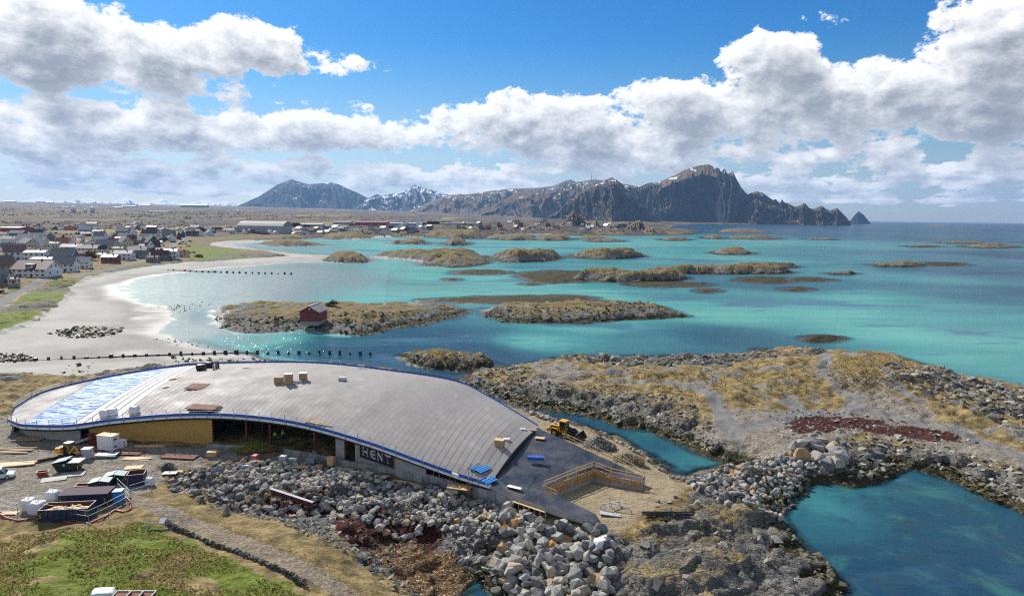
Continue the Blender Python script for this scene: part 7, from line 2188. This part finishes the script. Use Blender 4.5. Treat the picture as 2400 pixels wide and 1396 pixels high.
def house(loc, rz, L, W, H, RH, wc, rc, label, group=None, detail=2, name="house", dormer=False):
    t = empty(name, label, "house", loc, rz, group)
    wm, rm = MW[wc], MR[rc]; tw = MW['W'] if wc != 'W' else MW['G']
    part("wall", wm, t, lambda b: b.add([(-L / 2, -W / 2, .3), (L / 2, -W / 2, .3), (L / 2, W / 2, .3), (-L / 2, W / 2, .3), (-L / 2, -W / 2, H), (L / 2, -W / 2, H), (L / 2, W / 2, H), (-L / 2, W / 2, H), (-L / 2, 0, H + RH), (L / 2, 0, H + RH)],
         [(0, 1, 5, 4), (2, 3, 7, 6), (1, 2, 6, 9, 5), (3, 0, 4, 8, 7)]))
    o = .35 * L / 10; ov = .06 * W; th = .22
    def rf(b):
        for s in (-1, 1):
            e = (s * (W / 2 + ov), H - RH * ov / (W / 2)); a = [(-L / 2 - o, e[0], e[1]), (L / 2 + o, e[0], e[1]), (L / 2 + o, 0, H + RH), (-L / 2 - o, 0, H + RH)]
            b.add(a + [(x, y, z + th) for x, y, z in a], [(0, 1, 2, 3), (4, 5, 6, 7), (0, 1, 5, 4), (1, 2, 6, 5), (2, 3, 7, 6), (3, 0, 4, 7)])
    r_ = part("roof", rm, t, rf)
    if detail >= 1:
        part("chimney", M_chim, r_, lambda b: b.box((L * .15, W * .05, H + RH * .6), (.8, .8, RH * .4 + 1.1)))
        part("foundation", M_found, t, lambda b: b.box((0, 0, -1.2), (L * .99, W * .99, 1.52)))
    if detail >= 2:
        fl = 2 if H > 4.2 else 1
        for s, n, ln in ((-1, max(2, int(L / 3.4)), L),):
            for f in range(fl):
                for i in range(n):
                    x = (i + .5) / n * L - L / 2; z = .3 + (H - .3) * (f + .30) / fl; h_ = (H / fl) * .42
                    w = part("window", tw, t, lambda b: b.box((x, -W / 2 - .02, z), (min(1.5, L / n * .55), .08, h_))); part("pane", M_pane, w, lambda b: b.box((x, -W / 2 - .05, z + .1), (min(1.3, L / n * .48), .07, h_ - .2)))
        for sx in (-1, 1):
            for (y, z) in ((-W * .22, H * .35), (W * .22, H * .35), (-W * .14, H + RH * .18), (W * .14, H + RH * .18)):
                w = part("window", tw, t, lambda b: b.box((sx * (L / 2 + .02), y, z), (.08, 1.3, 1.4))); part("pane", M_pane, w, lambda b: b.box((sx * (L / 2 + .05), y, z + .1), (.07, 1.1, 1.2)))
        for sx, s in ((-1, -1), (-1, 1), (1, -1), (1, 1)): part("bargeboard", tw if wc != 'W' else MW['W'], t, lambda b: b.bar((sx * (L / 2 + o), s * (W / 2 + ov), H - RH * ov / (W / 2) + .1), (sx * (L / 2 + o), 0, H + RH + .1), .1, .35))
        part("door", M_chim, t, lambda b: b.box((L * .08, -W / 2 - .03, .3), (1.1, .06, 2.1)))
    if dormer:
        d = part("dormer", wm, t, lambda b: b.box((0, -W * .30, H), (L * .18, W * .35, RH * .62)))
        part("dormer_roof", rm, d, lambda b: b.box((0, -W * .31, H + RH * .62), (L * .23, W * .42, .2))); part("dormer_window", M_pane, d, lambda b: [b.box((s * L * .04, -W * .30 - W * .18, H + RH * .2), (L * .06, .1, RH * .32)) for s in (-1, 1)])
    return t


# x centre, base y, width px, wall px, roof px, turn, wall, roof, where
HOUSES = [(70, 649, 86, 17, 15, 3, 'W', 'r', 'beside the shore road, with a dormer', 1.0), (146, 637, 52, 17, 13, 12, 'W', 'g', 'next to the dormered house on the road', .9), (190, 629, 36, 14, 9, 14, 'W', 'l', 'with a shining roof on the shore road', .9), (143, 613, 54, 13, 13, 8, 'S', 'g', 'behind the shining-roofed house', .8),
          (28, 611, 52, 19, 13, 38, 'W', 'b', 'tall, at the left picture edge', .8), (104, 598, 34, 15, 14, -48, 'C', 'n', 'with a steep gable in the second row', .9), (80, 611, 50, 17, 4, 10, 'W', 'n', 'with a nearly flat roof', .8), (98, 620, 54, 11, 4, 8, 'W', 'g', 'low, with a flat roof, behind the dormered house', .6),
          (4, 640, 40, 20, 16, 60, 'O', 'b', 'at the left edge beside the dormered house', 1.2), (0, 664, 26, 20, 12, 70, 'S', 'g', 'closest to the left edge below the road', 1.0), (30, 665, 22, 10, 2, 8, 'C', 'b', 'tiny shed on the grass below the road', .8), (22, 657, 18, 10, 3, 5, 'C', 'g', 'garage beside the closest house', .8),
          (62, 575, 50, 14, 9, 4, 'W', 'l', 'wide, with a glaring roof', .7), (60, 581, 58, 11, 9, -35, 'C', 'g', 'long grey-roofed, below the glaring roof', .7), (116, 563, 26, 9, 7, -60, 'G', 'd', 'dark gable in the third row', .9), (145, 578, 30, 11, 7, 20, 'C', 'o', 'with a small orange roof', .8), (167, 573, 24, 9, 7, -50, 'W', 'd', 'narrow gable behind the orange roof', .9),
          (185, 579, 30, 9, 6, -40, 'W', 'o', 'second one with an orange roof', .8), (215, 579, 22, 11, 8, -60, 'W', 'd', 'steep gable in the middle of the village', .9), (164, 592, 48, 12, 5, 5, 'C', 'g', 'long low one in the second row', .7), (204, 594, 48, 11, 6, 12, 'W', 'b', 'with a red-brown roof in the second row', .7), (198, 604, 36, 9, 5, 8, 'G', 'r', 'small, behind the bare bush', .7), (240, 598, 22, 13, 6, 8, 'C', 'n', 'with a balcony, second row', .9),
          (255, 616, 38, 12, 5, 6, 'R', 'l', 'small red one on the shore road', .8), (286, 609, 44, 13, 6, 8, 'W', 'g', 'L-shaped white one right of the small red house', .8), (318, 603, 44, 15, 7, 14, 'S', 'g', 'slate-grey with two blue-white windows', .8), (352, 585, 40, 16, 13, -50, 'B', 'd', 'tall dark gabled near the bend of the road', 1.0), (352, 590, 18, 13, 8, -55, 'W', 'g', 'narrow white gable in front of the tall dark one', 1.0),
          (372, 610, 40, 12, 8, 20, 'S', 'r', 'long grey wing on the seaward side of the road', .8), (398, 608, 34, 17, 4, 10, 'W', 'l', 'white block on the seaward side of the road', .7), (424, 603, 30, 8, 6, 6, 'C', 'o', 'orange-roofed cottage last on the seaward side', .8), (355, 614, 28, 9, 4, 10, 'G', 'r', 'small grey hut nearest the beach', .7), (246, 584, 48, 10, 9, 3, 'C', 'g', 'long cream one with a big grey roof', .7), (288, 581, 38, 12, 12, -42, 'C', 'g', 'cream gable with a large grey roof', 1.0),
          (310, 552, 22, 6, 6, -50, 'W', 'd', 'small white gable in the back row', .9), (286, 550, 30, 8, 7, 3, 'G', 'l', 'glaring-roofed in the back row', .7), (306, 566, 22, 6, 7, 5, 'G', 'r', 'red-roofed in the middle rows', .8), (349, 554, 38, 7, 7, 8, 'W', 'd', 'wide white one in the back row', .7), (394, 554, 28, 7, 6, 10, 'G', 'g', 'grey hip house near the bend', .7), (401, 566, 22, 8, 7, -50, 'W', 'd', 'white gable by the road bend', 1.0), (418, 561, 12, 9, 7, -55, 'R', 'd', 'narrow bright red by the road', 1.1), (427, 556, 12, 8, 7, -55, 'U', 'g', 'narrow blue next to the narrow red', 1.1),
          (448, 554, 28, 6, 5, 10, 'G', 'r', 'behind the narrow blue one', .7), (463, 552, 26, 7, 6, -45, 'W', 'd', 'white pair along the far road', .9), (488, 552, 22, 6, 6, -45, 'W', 'g', 'last before the tawny field', .9), (15, 590, 30, 12, 6, 10, 'C', 'g', 'half hidden at the left edge', .7), (38, 556, 34, 9, 5, 5, 'G', 'g', 'flat grey hall in the back row', .7), (85, 553, 30, 8, 6, 12, 'W', 'd', 'dark-roofed in the back row', .7), (165, 545, 32, 6, 6, 5, 'W', 'o', 'wide pink-orange roof at the back', .6), (198, 546, 30, 7, 6, 6, 'G', 'l', 'bright roof at the back edge', .6), (228, 549, 26, 6, 3, 5, 'W', 'l', 'low and bright at the back edge', .6),
          (232, 562, 26, 9, 8, 5, 'W', 'g', 'grey-roofed, middle rows', .8), (262, 561, 26, 6, 7, -40, 'O', 'd', 'ochre gable, middle rows', .9), (125, 582, 24, 10, 3, 6, 'C', 'l', 'small flat-roofed porch house', .7), (70, 594, 22, 8, 4, 5, 'W', 'l', 'with a bright flat canopy', .7), (20, 571, 36, 10, 5, 8, 'W', 'l', 'with a violet-white roof at the left', .7), (330, 571, 26, 7, 6, -40, 'G', 'd', 'grey gable behind the tall dark one', .8), (378, 566, 20, 7, 6, -40, 'G', 'r', 'small one behind the road bend', .8), (275, 590, 26, 7, 3, 5, 'C', 'd', 'flat carport building', .7)]
for (x, yb, wp, hp_, rp_, a, wc, rc, where, ratio) in HOUSES:
    p = G(x, yb, 5.0); mpp = p[1] / FPX; L = wp * mpp * .9
    if abs(a) > 30: L *= .92
    W = L * (ratio if ratio else .75) * .8
    lb = f"{WALL[wc][2]} house with {ROOF[rc][2]} roof, {where}"
    lb = ' '.join(lb.split()[:16])
    house((p[0], p[1] + W * .4, p[2] - .2), R(a), L, W, hp_ * mpp * 1.12 + .3, max(rp_ * mpp * 1.15, .5), wc, rc, lb, detail=2 if yb > 575 else 1, dormer=(x == 70), name="garden_shed" if 'shed' in where else "house")

# the far rows: too small to tell their windows apart
def far_row(n, x0, x1, y0, y1, cols, roofs, label, group, wp=(12, 20), seed=1):
    r_ = random.Random(seed); made = []; seen_ = {}
    k = 0
    while len(made) < n and k < n * 30:
        k += 1
        x, y = r_.uniform(x0, x1), r_.uniform(y0, y1)
        if any(abs(x - a) < 9 and abs(y - b) < 3.0 for a, b in made): continue
        p = P(x, y, 5.0); gz_ = float(ground_z(p[0], p[1])[0])
        if gz_ < 1.2: continue
        made.append((x, y)); mpp = p[1] / FPX; L = r_.uniform(*wp) * mpp
        wc, rc = r_.choice(cols), r_.choice(roofs); f_ = (x - x0) / (x1 - x0); colp = ('left end', 'left of middle', 'in the middle', 'right of middle', 'right end')[min(4, int(f_ * 5))]; rowp = ('back row', 'middle row', 'front row')[min(2, int((y - y0) / (y1 - y0) * 3))]
        hb = house((p[0], p[1], gz_ - .3), R(r_.choice((5, -40, 15, 60, -55))), L, L * r_.uniform(.55, .75), r_.uniform(4, 6.5) * mpp, r_.uniform(3, 5) * mpp, wc, rc, f"{WALL[wc][2]} {ROOF[rc][2]}-roofed {label}, {rowp}, {colp}", group, detail=1); seen_.setdefault(hb['label'], []).append((x, hb))
    for lb_, hs_ in seen_.items():
        if len(hs_) > 1:
            for (x_, o_), w_ in zip(sorted(hs_, key=lambda e: e[0]), {2: ('left of two', 'right of two'), 3: ('left of three', 'middle of three', 'right of three')}.get(len(hs_), [])): o_['label'] = f"{lb_}, {w_}"


far_row(34, 455, 770, 541, 550, 'WWWCGRW', 'ddggrb', "house behind the inner bay", "houses behind the inner bay", seed=3)
far_row(26, 770, 1010, 538, 546, 'WWCGRW', 'ddgrlg', "house below the red factory", "houses below the red factory", seed=4)
far_row(24, 1060, 1300, 528, 543, 'WWCCGR', 'dgrolg', "house above the far beach", "houses above the far beach", (8, 14), seed=5)
far_row(22, 1290, 1490, 533, 543, 'WWCGW', 'dgrrl', "house under the crags", "houses of the fishing village", (8, 13), seed=6)
far_row(52, 0, 400, 551, 602, 'WWWWCWRW', 'dggrrobl', "house between village rows", "houses between the village rows", (14, 24), seed=9)
far_row(16, 100, 460, 534, 546, 'WCGR', 'dgrl', "house behind the village", "houses along the back edge of the village", (14, 24), seed=7)


def hall(x, yb, wp, h, m, roof, label, arch=False, rz=3, W=None, gable=None):
    p = P(x, yb, 6.0); g_ = float(ground_z(p[0], p[1])[0]); mpp = p[1] / FPX; L = wp * mpp; H = h * mpp; W = W or L * .45
    t = empty("industrial_hall", label, "hall", (p[0], p[1] + W / 2, g_ - .5), R(rz))
    part("wall", m, t, lambda b: b.box((0, 0, 0), (L, W, H * (.62 if arch else .8))))
    def rf(b):
        n = 9; k = H * (.62 if arch else .8); top = H - k
        pts = [(-W / 2 * 1.02 + W * 1.02 * i / (n - 1), k + top * (math.sin(math.pi * i / (n - 1)) if arch else 1 - abs(2 * i / (n - 1) - 1))) for i in range(n)]
        V = [(x_ * L / 2 * 1.01, y_, z_) for x_ in (-1, 1) for y_, z_ in pts]
        b.add(V, [(i, i + 1, n + i + 1, n + i) for i in range(n - 1)] + [tuple(range(n)), tuple(range(n, 2 * n))[::-1]])
    part("roof", roof, t, rf)
    part("gate", M_found, t, lambda b: [b.box((L * f, -W / 2 - .1, 0), (L * .06, .2, H * .4)) for f in (-.3, 0, .3)])


M_hgrey = mat('hall_cladding', (0.33, 0.35, 0.37), .5); M_hred = mat('hall_red', (0.30, 0.03, 0.035), .5); M_hblue = mat('hall_blue', (0.20, 0.36, 0.60), .5); M_hroof = mat('hall_roof', (0.22, 0.225, 0.22), .7)
hall(612, 545, 112, 28, M_hgrey, M_hroof, "very long grey hall with a rounded roof behind the houses", True, -6)
hall(868, 533, 74, 10, M_hred, M_hred, "long red factory building on the far shore", W=60)
hall(945, 533, 82, 8, M_hblue, MR['l'], "low blue and white hall right of the red factory", W=60)
hall(1075, 533, 90, 5, M_hgrey, MR['g'], "long low grey quay building behind the grass hill", W=40)
hall(800, 532, 40, 8, M_hgrey, MR['g'], "grey hall left of the red factory", W=50)
hall(728, 535, 50, 8, M_hgrey, MR['l'], "hall with a pale roof behind the inner bay houses", W=50)
hall(18, 545, 50, 12, M_hred, M_hroof, "dark red hall at the left edge behind the village", W=40)
cb = P(966, 534, 6); ct = empty("conveyor_tower", "slanting white conveyor rising over the far quay", "conveyor", (cb[0], cb[1] - 60, 5))
part("gallery", M_white, ct, lambda b: b.bar((-35, 0, 4), (25, 0, 34), 7, 7)); part("tower", M_white, ct, lambda b: b.box((27, 0, 0), (9, 9, 38)))
for i, (x, y, w, h) in enumerate(((24, 497, 22, 4), (95, 497, 16, 3), (118, 498, 12, 4), (300, 504, 34, 4), (275, 506, 20, 3), (455, 505, 60, 7), (338, 502, 26, 3), (370, 513, 44, 4), (1045, 523, 20, 4), (150, 505, 20, 3))):
    hall(x, y, w, h, (M_white, M_hgrey)[i % 2], (MR['l'], MR['g'])[i % 2], ("long low airfield building, far left", "low airfield building near the white domes", "short bright airfield building before the white domes", "flat airfield hangar on the moor", "pale low shed on the airfield", "long dark hangar on the moor", "pale building strip on the moor", "bright low terminal by the runway", "pale building beside the dark wood", "grey airfield shed below the domes")[i], W=60)
for i, (x, y, r_) in enumerate(((172, 494, 5), (217, 495, 5), (148, 495, 3), (199, 491, 3), (559, 499, 4))):
    p = P(x, y + r_, 0); D_ = 3800; dr = px_dir(x, y); dr = dr / math.hypot(dr[0], dr[1]); g_ = float(ground_z(dr[0] * D_, dr[1] * D_)[0]); rr = r_ * D_ / FPX
    t = empty("radar_dome", ("large white radar dome, left of the big pair", "large white radar dome, right of the big pair", "small white radar dome left of the pair", "small white radar dome between the pair", "white radar dome alone on the moor before the blue mountain")[i], "radar dome", (dr[0] * D_, dr[1] * D_, g_))
    bm = bmesh.new(); bmesh.ops.create_icosphere(bm, subdivisions=3, radius=rr); me = bpy.data.meshes.new("dome"); bm.to_mesh(me); bm.free(); me.materials.append(M_white); o = link("dome", me, t); o.location = (0, 0, rr * 1.6)
    part("pedestal", M_hgrey, t, lambda b: b.cyl((0, 0, -3), (0, 0, rr), rr * .7, 10))
dr = px_dir(1387, 404); dr = dr / math.hypot(dr[0], dr[1]); Dm = 8700
t = empty("radio_mast", "thin red radio mast on top of the brown plateau mountain", "mast", (dr[0] * Dm, dr[1] * Dm, CAM_H + dr[2] * Dm - 110))
part("lattice", M_hred, t, lambda b: b.cyl((0, 0, 0), (0, 0, 110), 4, 6, 1.5)); part("base_hut", M_hgrey, t, lambda b: b.box((0, 0, -5), (60, 20, 14)))
for i, (x, y, rz, m, lb) in enumerate(((326, 600, 100, M_cars, "silver-green van parked at the shore road"), (330, 604, 10, M_carw, "white car behind the dark one at the shore road"), (333, 606, 8, M_card, "dark car parked at the shore road"), (37, 650, 5, M_carr, "red car beside the dormered house"), (4, 687, 10, M_card, "dark car on the asphalt at the left edge"))):
    q_ = G(x, y, 4); vehicle("parked_car", lb, "car", q_, R(rz), 5.4, 2.3, 2.4 if i == 0 else 1.8, m, 'van' if i == 0 else 'car')

# ------------------------------------------------------------------ boathouse on the islet
def boathouse():
    p = G(725, 748, 3); mpp = p[1] / FPX; W = 46 * mpp; H = 24 * mpp; RH = 12 * mpp; D = W * 1.25
    t = empty("boathouse", "dark red timber boathouse with grey roof on the grassy islet", "boathouse", (p[0], p[1], p[2] - .9), R(-4))
    part("wall", MW['R'], t, lambda b: b.add([(x, y, z) for y in (0, D) for x, z in ((-W / 2, 0), (W / 2, 0), (W / 2, H), (0, H + RH), (-W / 2, H))], [(0, 1, 2, 3, 4), (9, 8, 7, 6, 5), (1, 6, 7, 2), (0, 4, 9, 5)]))
    def rf(b, s):
        e = [(s * (W / 2 + .5), -.6, H - .45), (0, -.6, H + RH), (0, D + .5, H + RH), (s * (W / 2 + .5), D + .5, H - .45)]
        b.add(e + [(x, y, z + .2) for x, y, z in e], [(0, 1, 2, 3), (4, 5, 6, 7), (0, 1, 5, 4), (1, 2, 6, 5), (2, 3, 7, 6), (3, 0, 4, 7)])
    for s in (-1, 1): part("roof_slope", mat('weathered_sheet_roof', (0.22, 0.21, 0.19), .6, var=.2, vscale=.4), t, lambda b: rf(b, s))
    part("ridge_cap", M_lgrey, t, lambda b: b.box((0, D / 2, H + RH + .1), (.5, D + 1, .2)))
    n = 16
    for i in range(n): part("wall_board", MW['R'], t, lambda b: b.box((-W / 2 + W * (i + .5) / n, -.04, .1), (W / n * .9, .06, H * .88)))
    for s in (-1, 1): part("double_door", MW['R'], t, lambda b: b.box((s * W * .19, -.12, .2), (W * .36, .08, H * .80)))
    part("gable_rail", MW['R'], t, lambda b: b.box((0, -.12, H * .93), (W * .98, .1, .25))); part("gable_window", M_white, t, lambda b: b.box((0, -.1, H + RH * .35), (.5, .08, .5)))
    part("stone_footing", M_conc2, t, lambda b: b.box((0, D / 2, -1.6), (W * .98, D, 1.62)))
    j = empty("ruined_jetty", "ruined timber jetty posts below the boathouse", "jetty", G(727, 772, .5))
    for a, c, h in ((-2.2, 1, 2.0), (-1, 0, 3.0), (.2, .5, 3.2), (1.6, -.5, 2.2), (2.6, 1, 2.6), (-2, -2, 1.6)): part("post", M_wood2, j, lambda b: b.bar((a, c, -1), (a + .1, c, h), .22))
    part("crossbeam", M_wood2, j, lambda b: [b.bar((-2.2, 1, 1.5), (.2, .5, 1.6), .2), b.bar((1.6, -.5, 1.4), (2.6, 1, 1.5), .2), b.bar((-1.5, -2, .6), (2.4, -2, .6), .35)])


boathouse()
bc = empty("beacon_post", "small beacon post on the islet beside the channel mouth", "beacon", G(1047, 824, 3)); part("post", M_lgrey, bc, lambda b: b.bar((0, 0, -.3), (0, 0, 2.2), .15)); part("cap", M_lgrey, bc, lambda b: b.box((0, 0, 2.2), (.4, .4, .12)))


# ------------------------------------------------------------------ bushes
def bush(px, py, w, h, m, label, n=420, name="bush", lean=0.0, z0=4):
    p = G(px, py, z0); t = empty(name, label, "bush", p)
    V = []; F = []; T = []
    for i in range(n):
        a = random.uniform(0, 6.28); e = random.uniform(-.2, 1.4); r_ = random.uniform(.4, 1.0)
        c = Vector((math.cos(a) * math.cos(e) * w / 2 * r_ + lean * h * max(e, 0) * .5, math.sin(a) * math.cos(e) * w / 2 * r_, h * (.3 + .65 * math.sin(max(e, 0)) * r_))); s = w * random.uniform(.03, .07)
        for k in range(3): V.append(tuple(c + Vector((random.gauss(0, s), random.gauss(0, s), random.gauss(0, s)))))
        F.append((3 * i, 3 * i + 1, 3 * i + 2)); T += [random.random()] * 3
    link("foliage", mesh_np("foliage", V, np.array(F), m, False, {'tone': np.array(T)}), t)
    part("stem", M_wood2, t, lambda b: [b.cyl((0, 0, -.3), (math.cos(k * 1.3) * w * .3, math.sin(k * 1.3) * w * .3, h * .7), w * .02, 5, w * .008) for k in range(5)])


M_twig = grass_mat('bare_twigs', [(0, (0.09, 0.065, 0.045)), (1, (0.22, 0.16, 0.11))]); M_leaf = grass_mat('bush_leaves', [(0, (0.03, 0.05, 0.012)), (1, (0.10, 0.15, 0.03))])
bush(784, 716, 4.5, 2.8, M_twig, "wind-bent bare bush right of the boathouse", lean=-.4); bush(770, 716, 3.5, 1.4, M_leaf, "low green bush next to the boathouse"); bush(610, 712, 3.5, 1.5, M_twig, "small bare bush on the left end of the boathouse islet")
bush(212, 609, 14, 9, M_twig, "large bare bush in front of the small red-roofed house"); bush(316, 577, 10, 7, M_twig, "reddish bare bush in the middle of the village"); bush(385, 566, 12, 7, M_twig, "bare bush near the bend of the road"); bush(130, 573, 8, 6, M_twig, "bare tree beside the orange-roofed house")
bush(370, 576, 9, 6, M_twig, "bare bush behind the tall dark house"); bush(466, 603, 9, 3, M_twig, "low bush on the seaward meadow"); bush(60, 604, 8, 6, M_twig, "bare bush beside the tall white house at the left edge")


def wood(label, zones, m, h=(5, 9)):
    pts = []; sz = []
    for px, y0, y1, n in zones:
        for _ in range(n):
            x, y = random.uniform(*px), random.uniform(y0, y1); p = P(x, y, 7); g_ = float(ground_z(p[0], p[1])[0])
            for k in range(3): pts.append((p[0] + random.gauss(0, 3), p[1] + random.gauss(0, 3), g_ + random.uniform(0, .18) * h[1])); sz.append(random.uniform(*h) * (.38))
    v, f, t = merged(SMALL, np.array(pts), np.array(sz), rand_rot(len(pts)), np.tile([1.5, 1, .75], (len(pts), 1)))
    link("woodland", mesh_np("woodland", v, f, m, False, {'tone': t}), kind='stuff', label=label)


wood("dark evergreen wood behind the far quay", [((1005, 1055), 527, 531, 160), ((940, 1010), 529, 532, 60), ((660, 700), 530, 535, 70), ((700, 720), 531, 535, 20)], grass_mat('evergreen', [(0, (0.012, 0.02, 0.012)), (1, (0.035, 0.05, 0.03))]), (7, 14))
wood("brown leafless thickets among the far houses", [((450, 1000), 533, 548, 260), ((1050, 1500), 528, 544, 200), ((0, 460), 527, 541, 260), ((100, 460), 545, 590, 60)], M_twig, (3, 7))
wood("dark scrub across the moor", [((0, 640), 503, 518, 500), ((300, 1000), 510, 524, 420)], grass_mat('moor_scrub', [(0, (0.035, 0.03, 0.022)), (1, (0.09, 0.07, 0.045))]), (4, 8))


# ------------------------------------------------------------------ outfall pipes with their weights
def outfall(px, label, n, r_, mc, z=.35, pipe_to=1.0):
    pts = [Vector(P(a, c, z)) for a, c in px]
    t = empty("outfall_pipe", label, "pipe", pts[0]); o = Matrix.Translation(-pts[0]); ln = np.concatenate([[0], np.cumsum([(b - a).length for a, b in zip(pts[:-1], pts[1:])])])
    at_ = lambda f: Vector([np.interp(f * ln[-1], ln, [p[k] for p in pts]) for k in range(3)])
    x = part("pipe", M_black, None, lambda b: b.tube([at_(f * pipe_to) for f in np.linspace(0, 1, 30)], r_, 6)); x.parent = t; x.matrix_parent_inverse = o
    for i in range(n):
        p = at_((i + .5) / n)
        x = part("weight_collar", mc, None, lambda b: b.box((p.x, p.y, p.z - 1.0), (1.0 * r_ / .22 * random.uniform(.6, 1.15), 1.2 * r_ / .22 * random.uniform(.6, 1.1), random.uniform(1.2, 2.1)), random.uniform(-.4, .4), random.uniform(.6, .9)), bevel=.06); x.parent = t; x.matrix_parent_inverse = o


outfall([(-20, 848), (60, 846), (150, 841), (300, 834), (420, 830), (560, 826), (700, 826), (880, 828)], "dark outfall pipe with concrete weights across the near sand flat", 34, .22, M_black, .45, .66)
outfall([(375, 632), (450, 635), (560, 638), (690, 641)], "dark outfall pipe with weights across the middle bay", 22, .3, M_black, .5, .45)
lr = [(230, 745, 300, 790), (120, 770, 260, 795)]
scatter("beach_weed", "dark clumps of rock and weed on the sand flats", [([(110, 786), (190, 766), (290, 768), (270, 786), (180, 796)], .4, 1.6, .6, 2.2), ([(360, 720), (480, 705), (500, 712), (420, 730)], .2, 2.2, .3, 1.0), ([(350, 790), (560, 800), (560, 815), (380, 808)], .2, 2.6, .3, 1.0), ([(130, 860), (220, 850), (230, 880), (140, 885)], .4, 3.0, .4, 1.6), ([(400, 838), (640, 842), (640, 852), (400, 848)], .2, 2.4, .5, 1.8), ([(0, 832), (60, 832), (90, 845), (0, 850)], .6, 1.2, .6, 1.8)], SMALL, M_weed, .3)
build_haze()
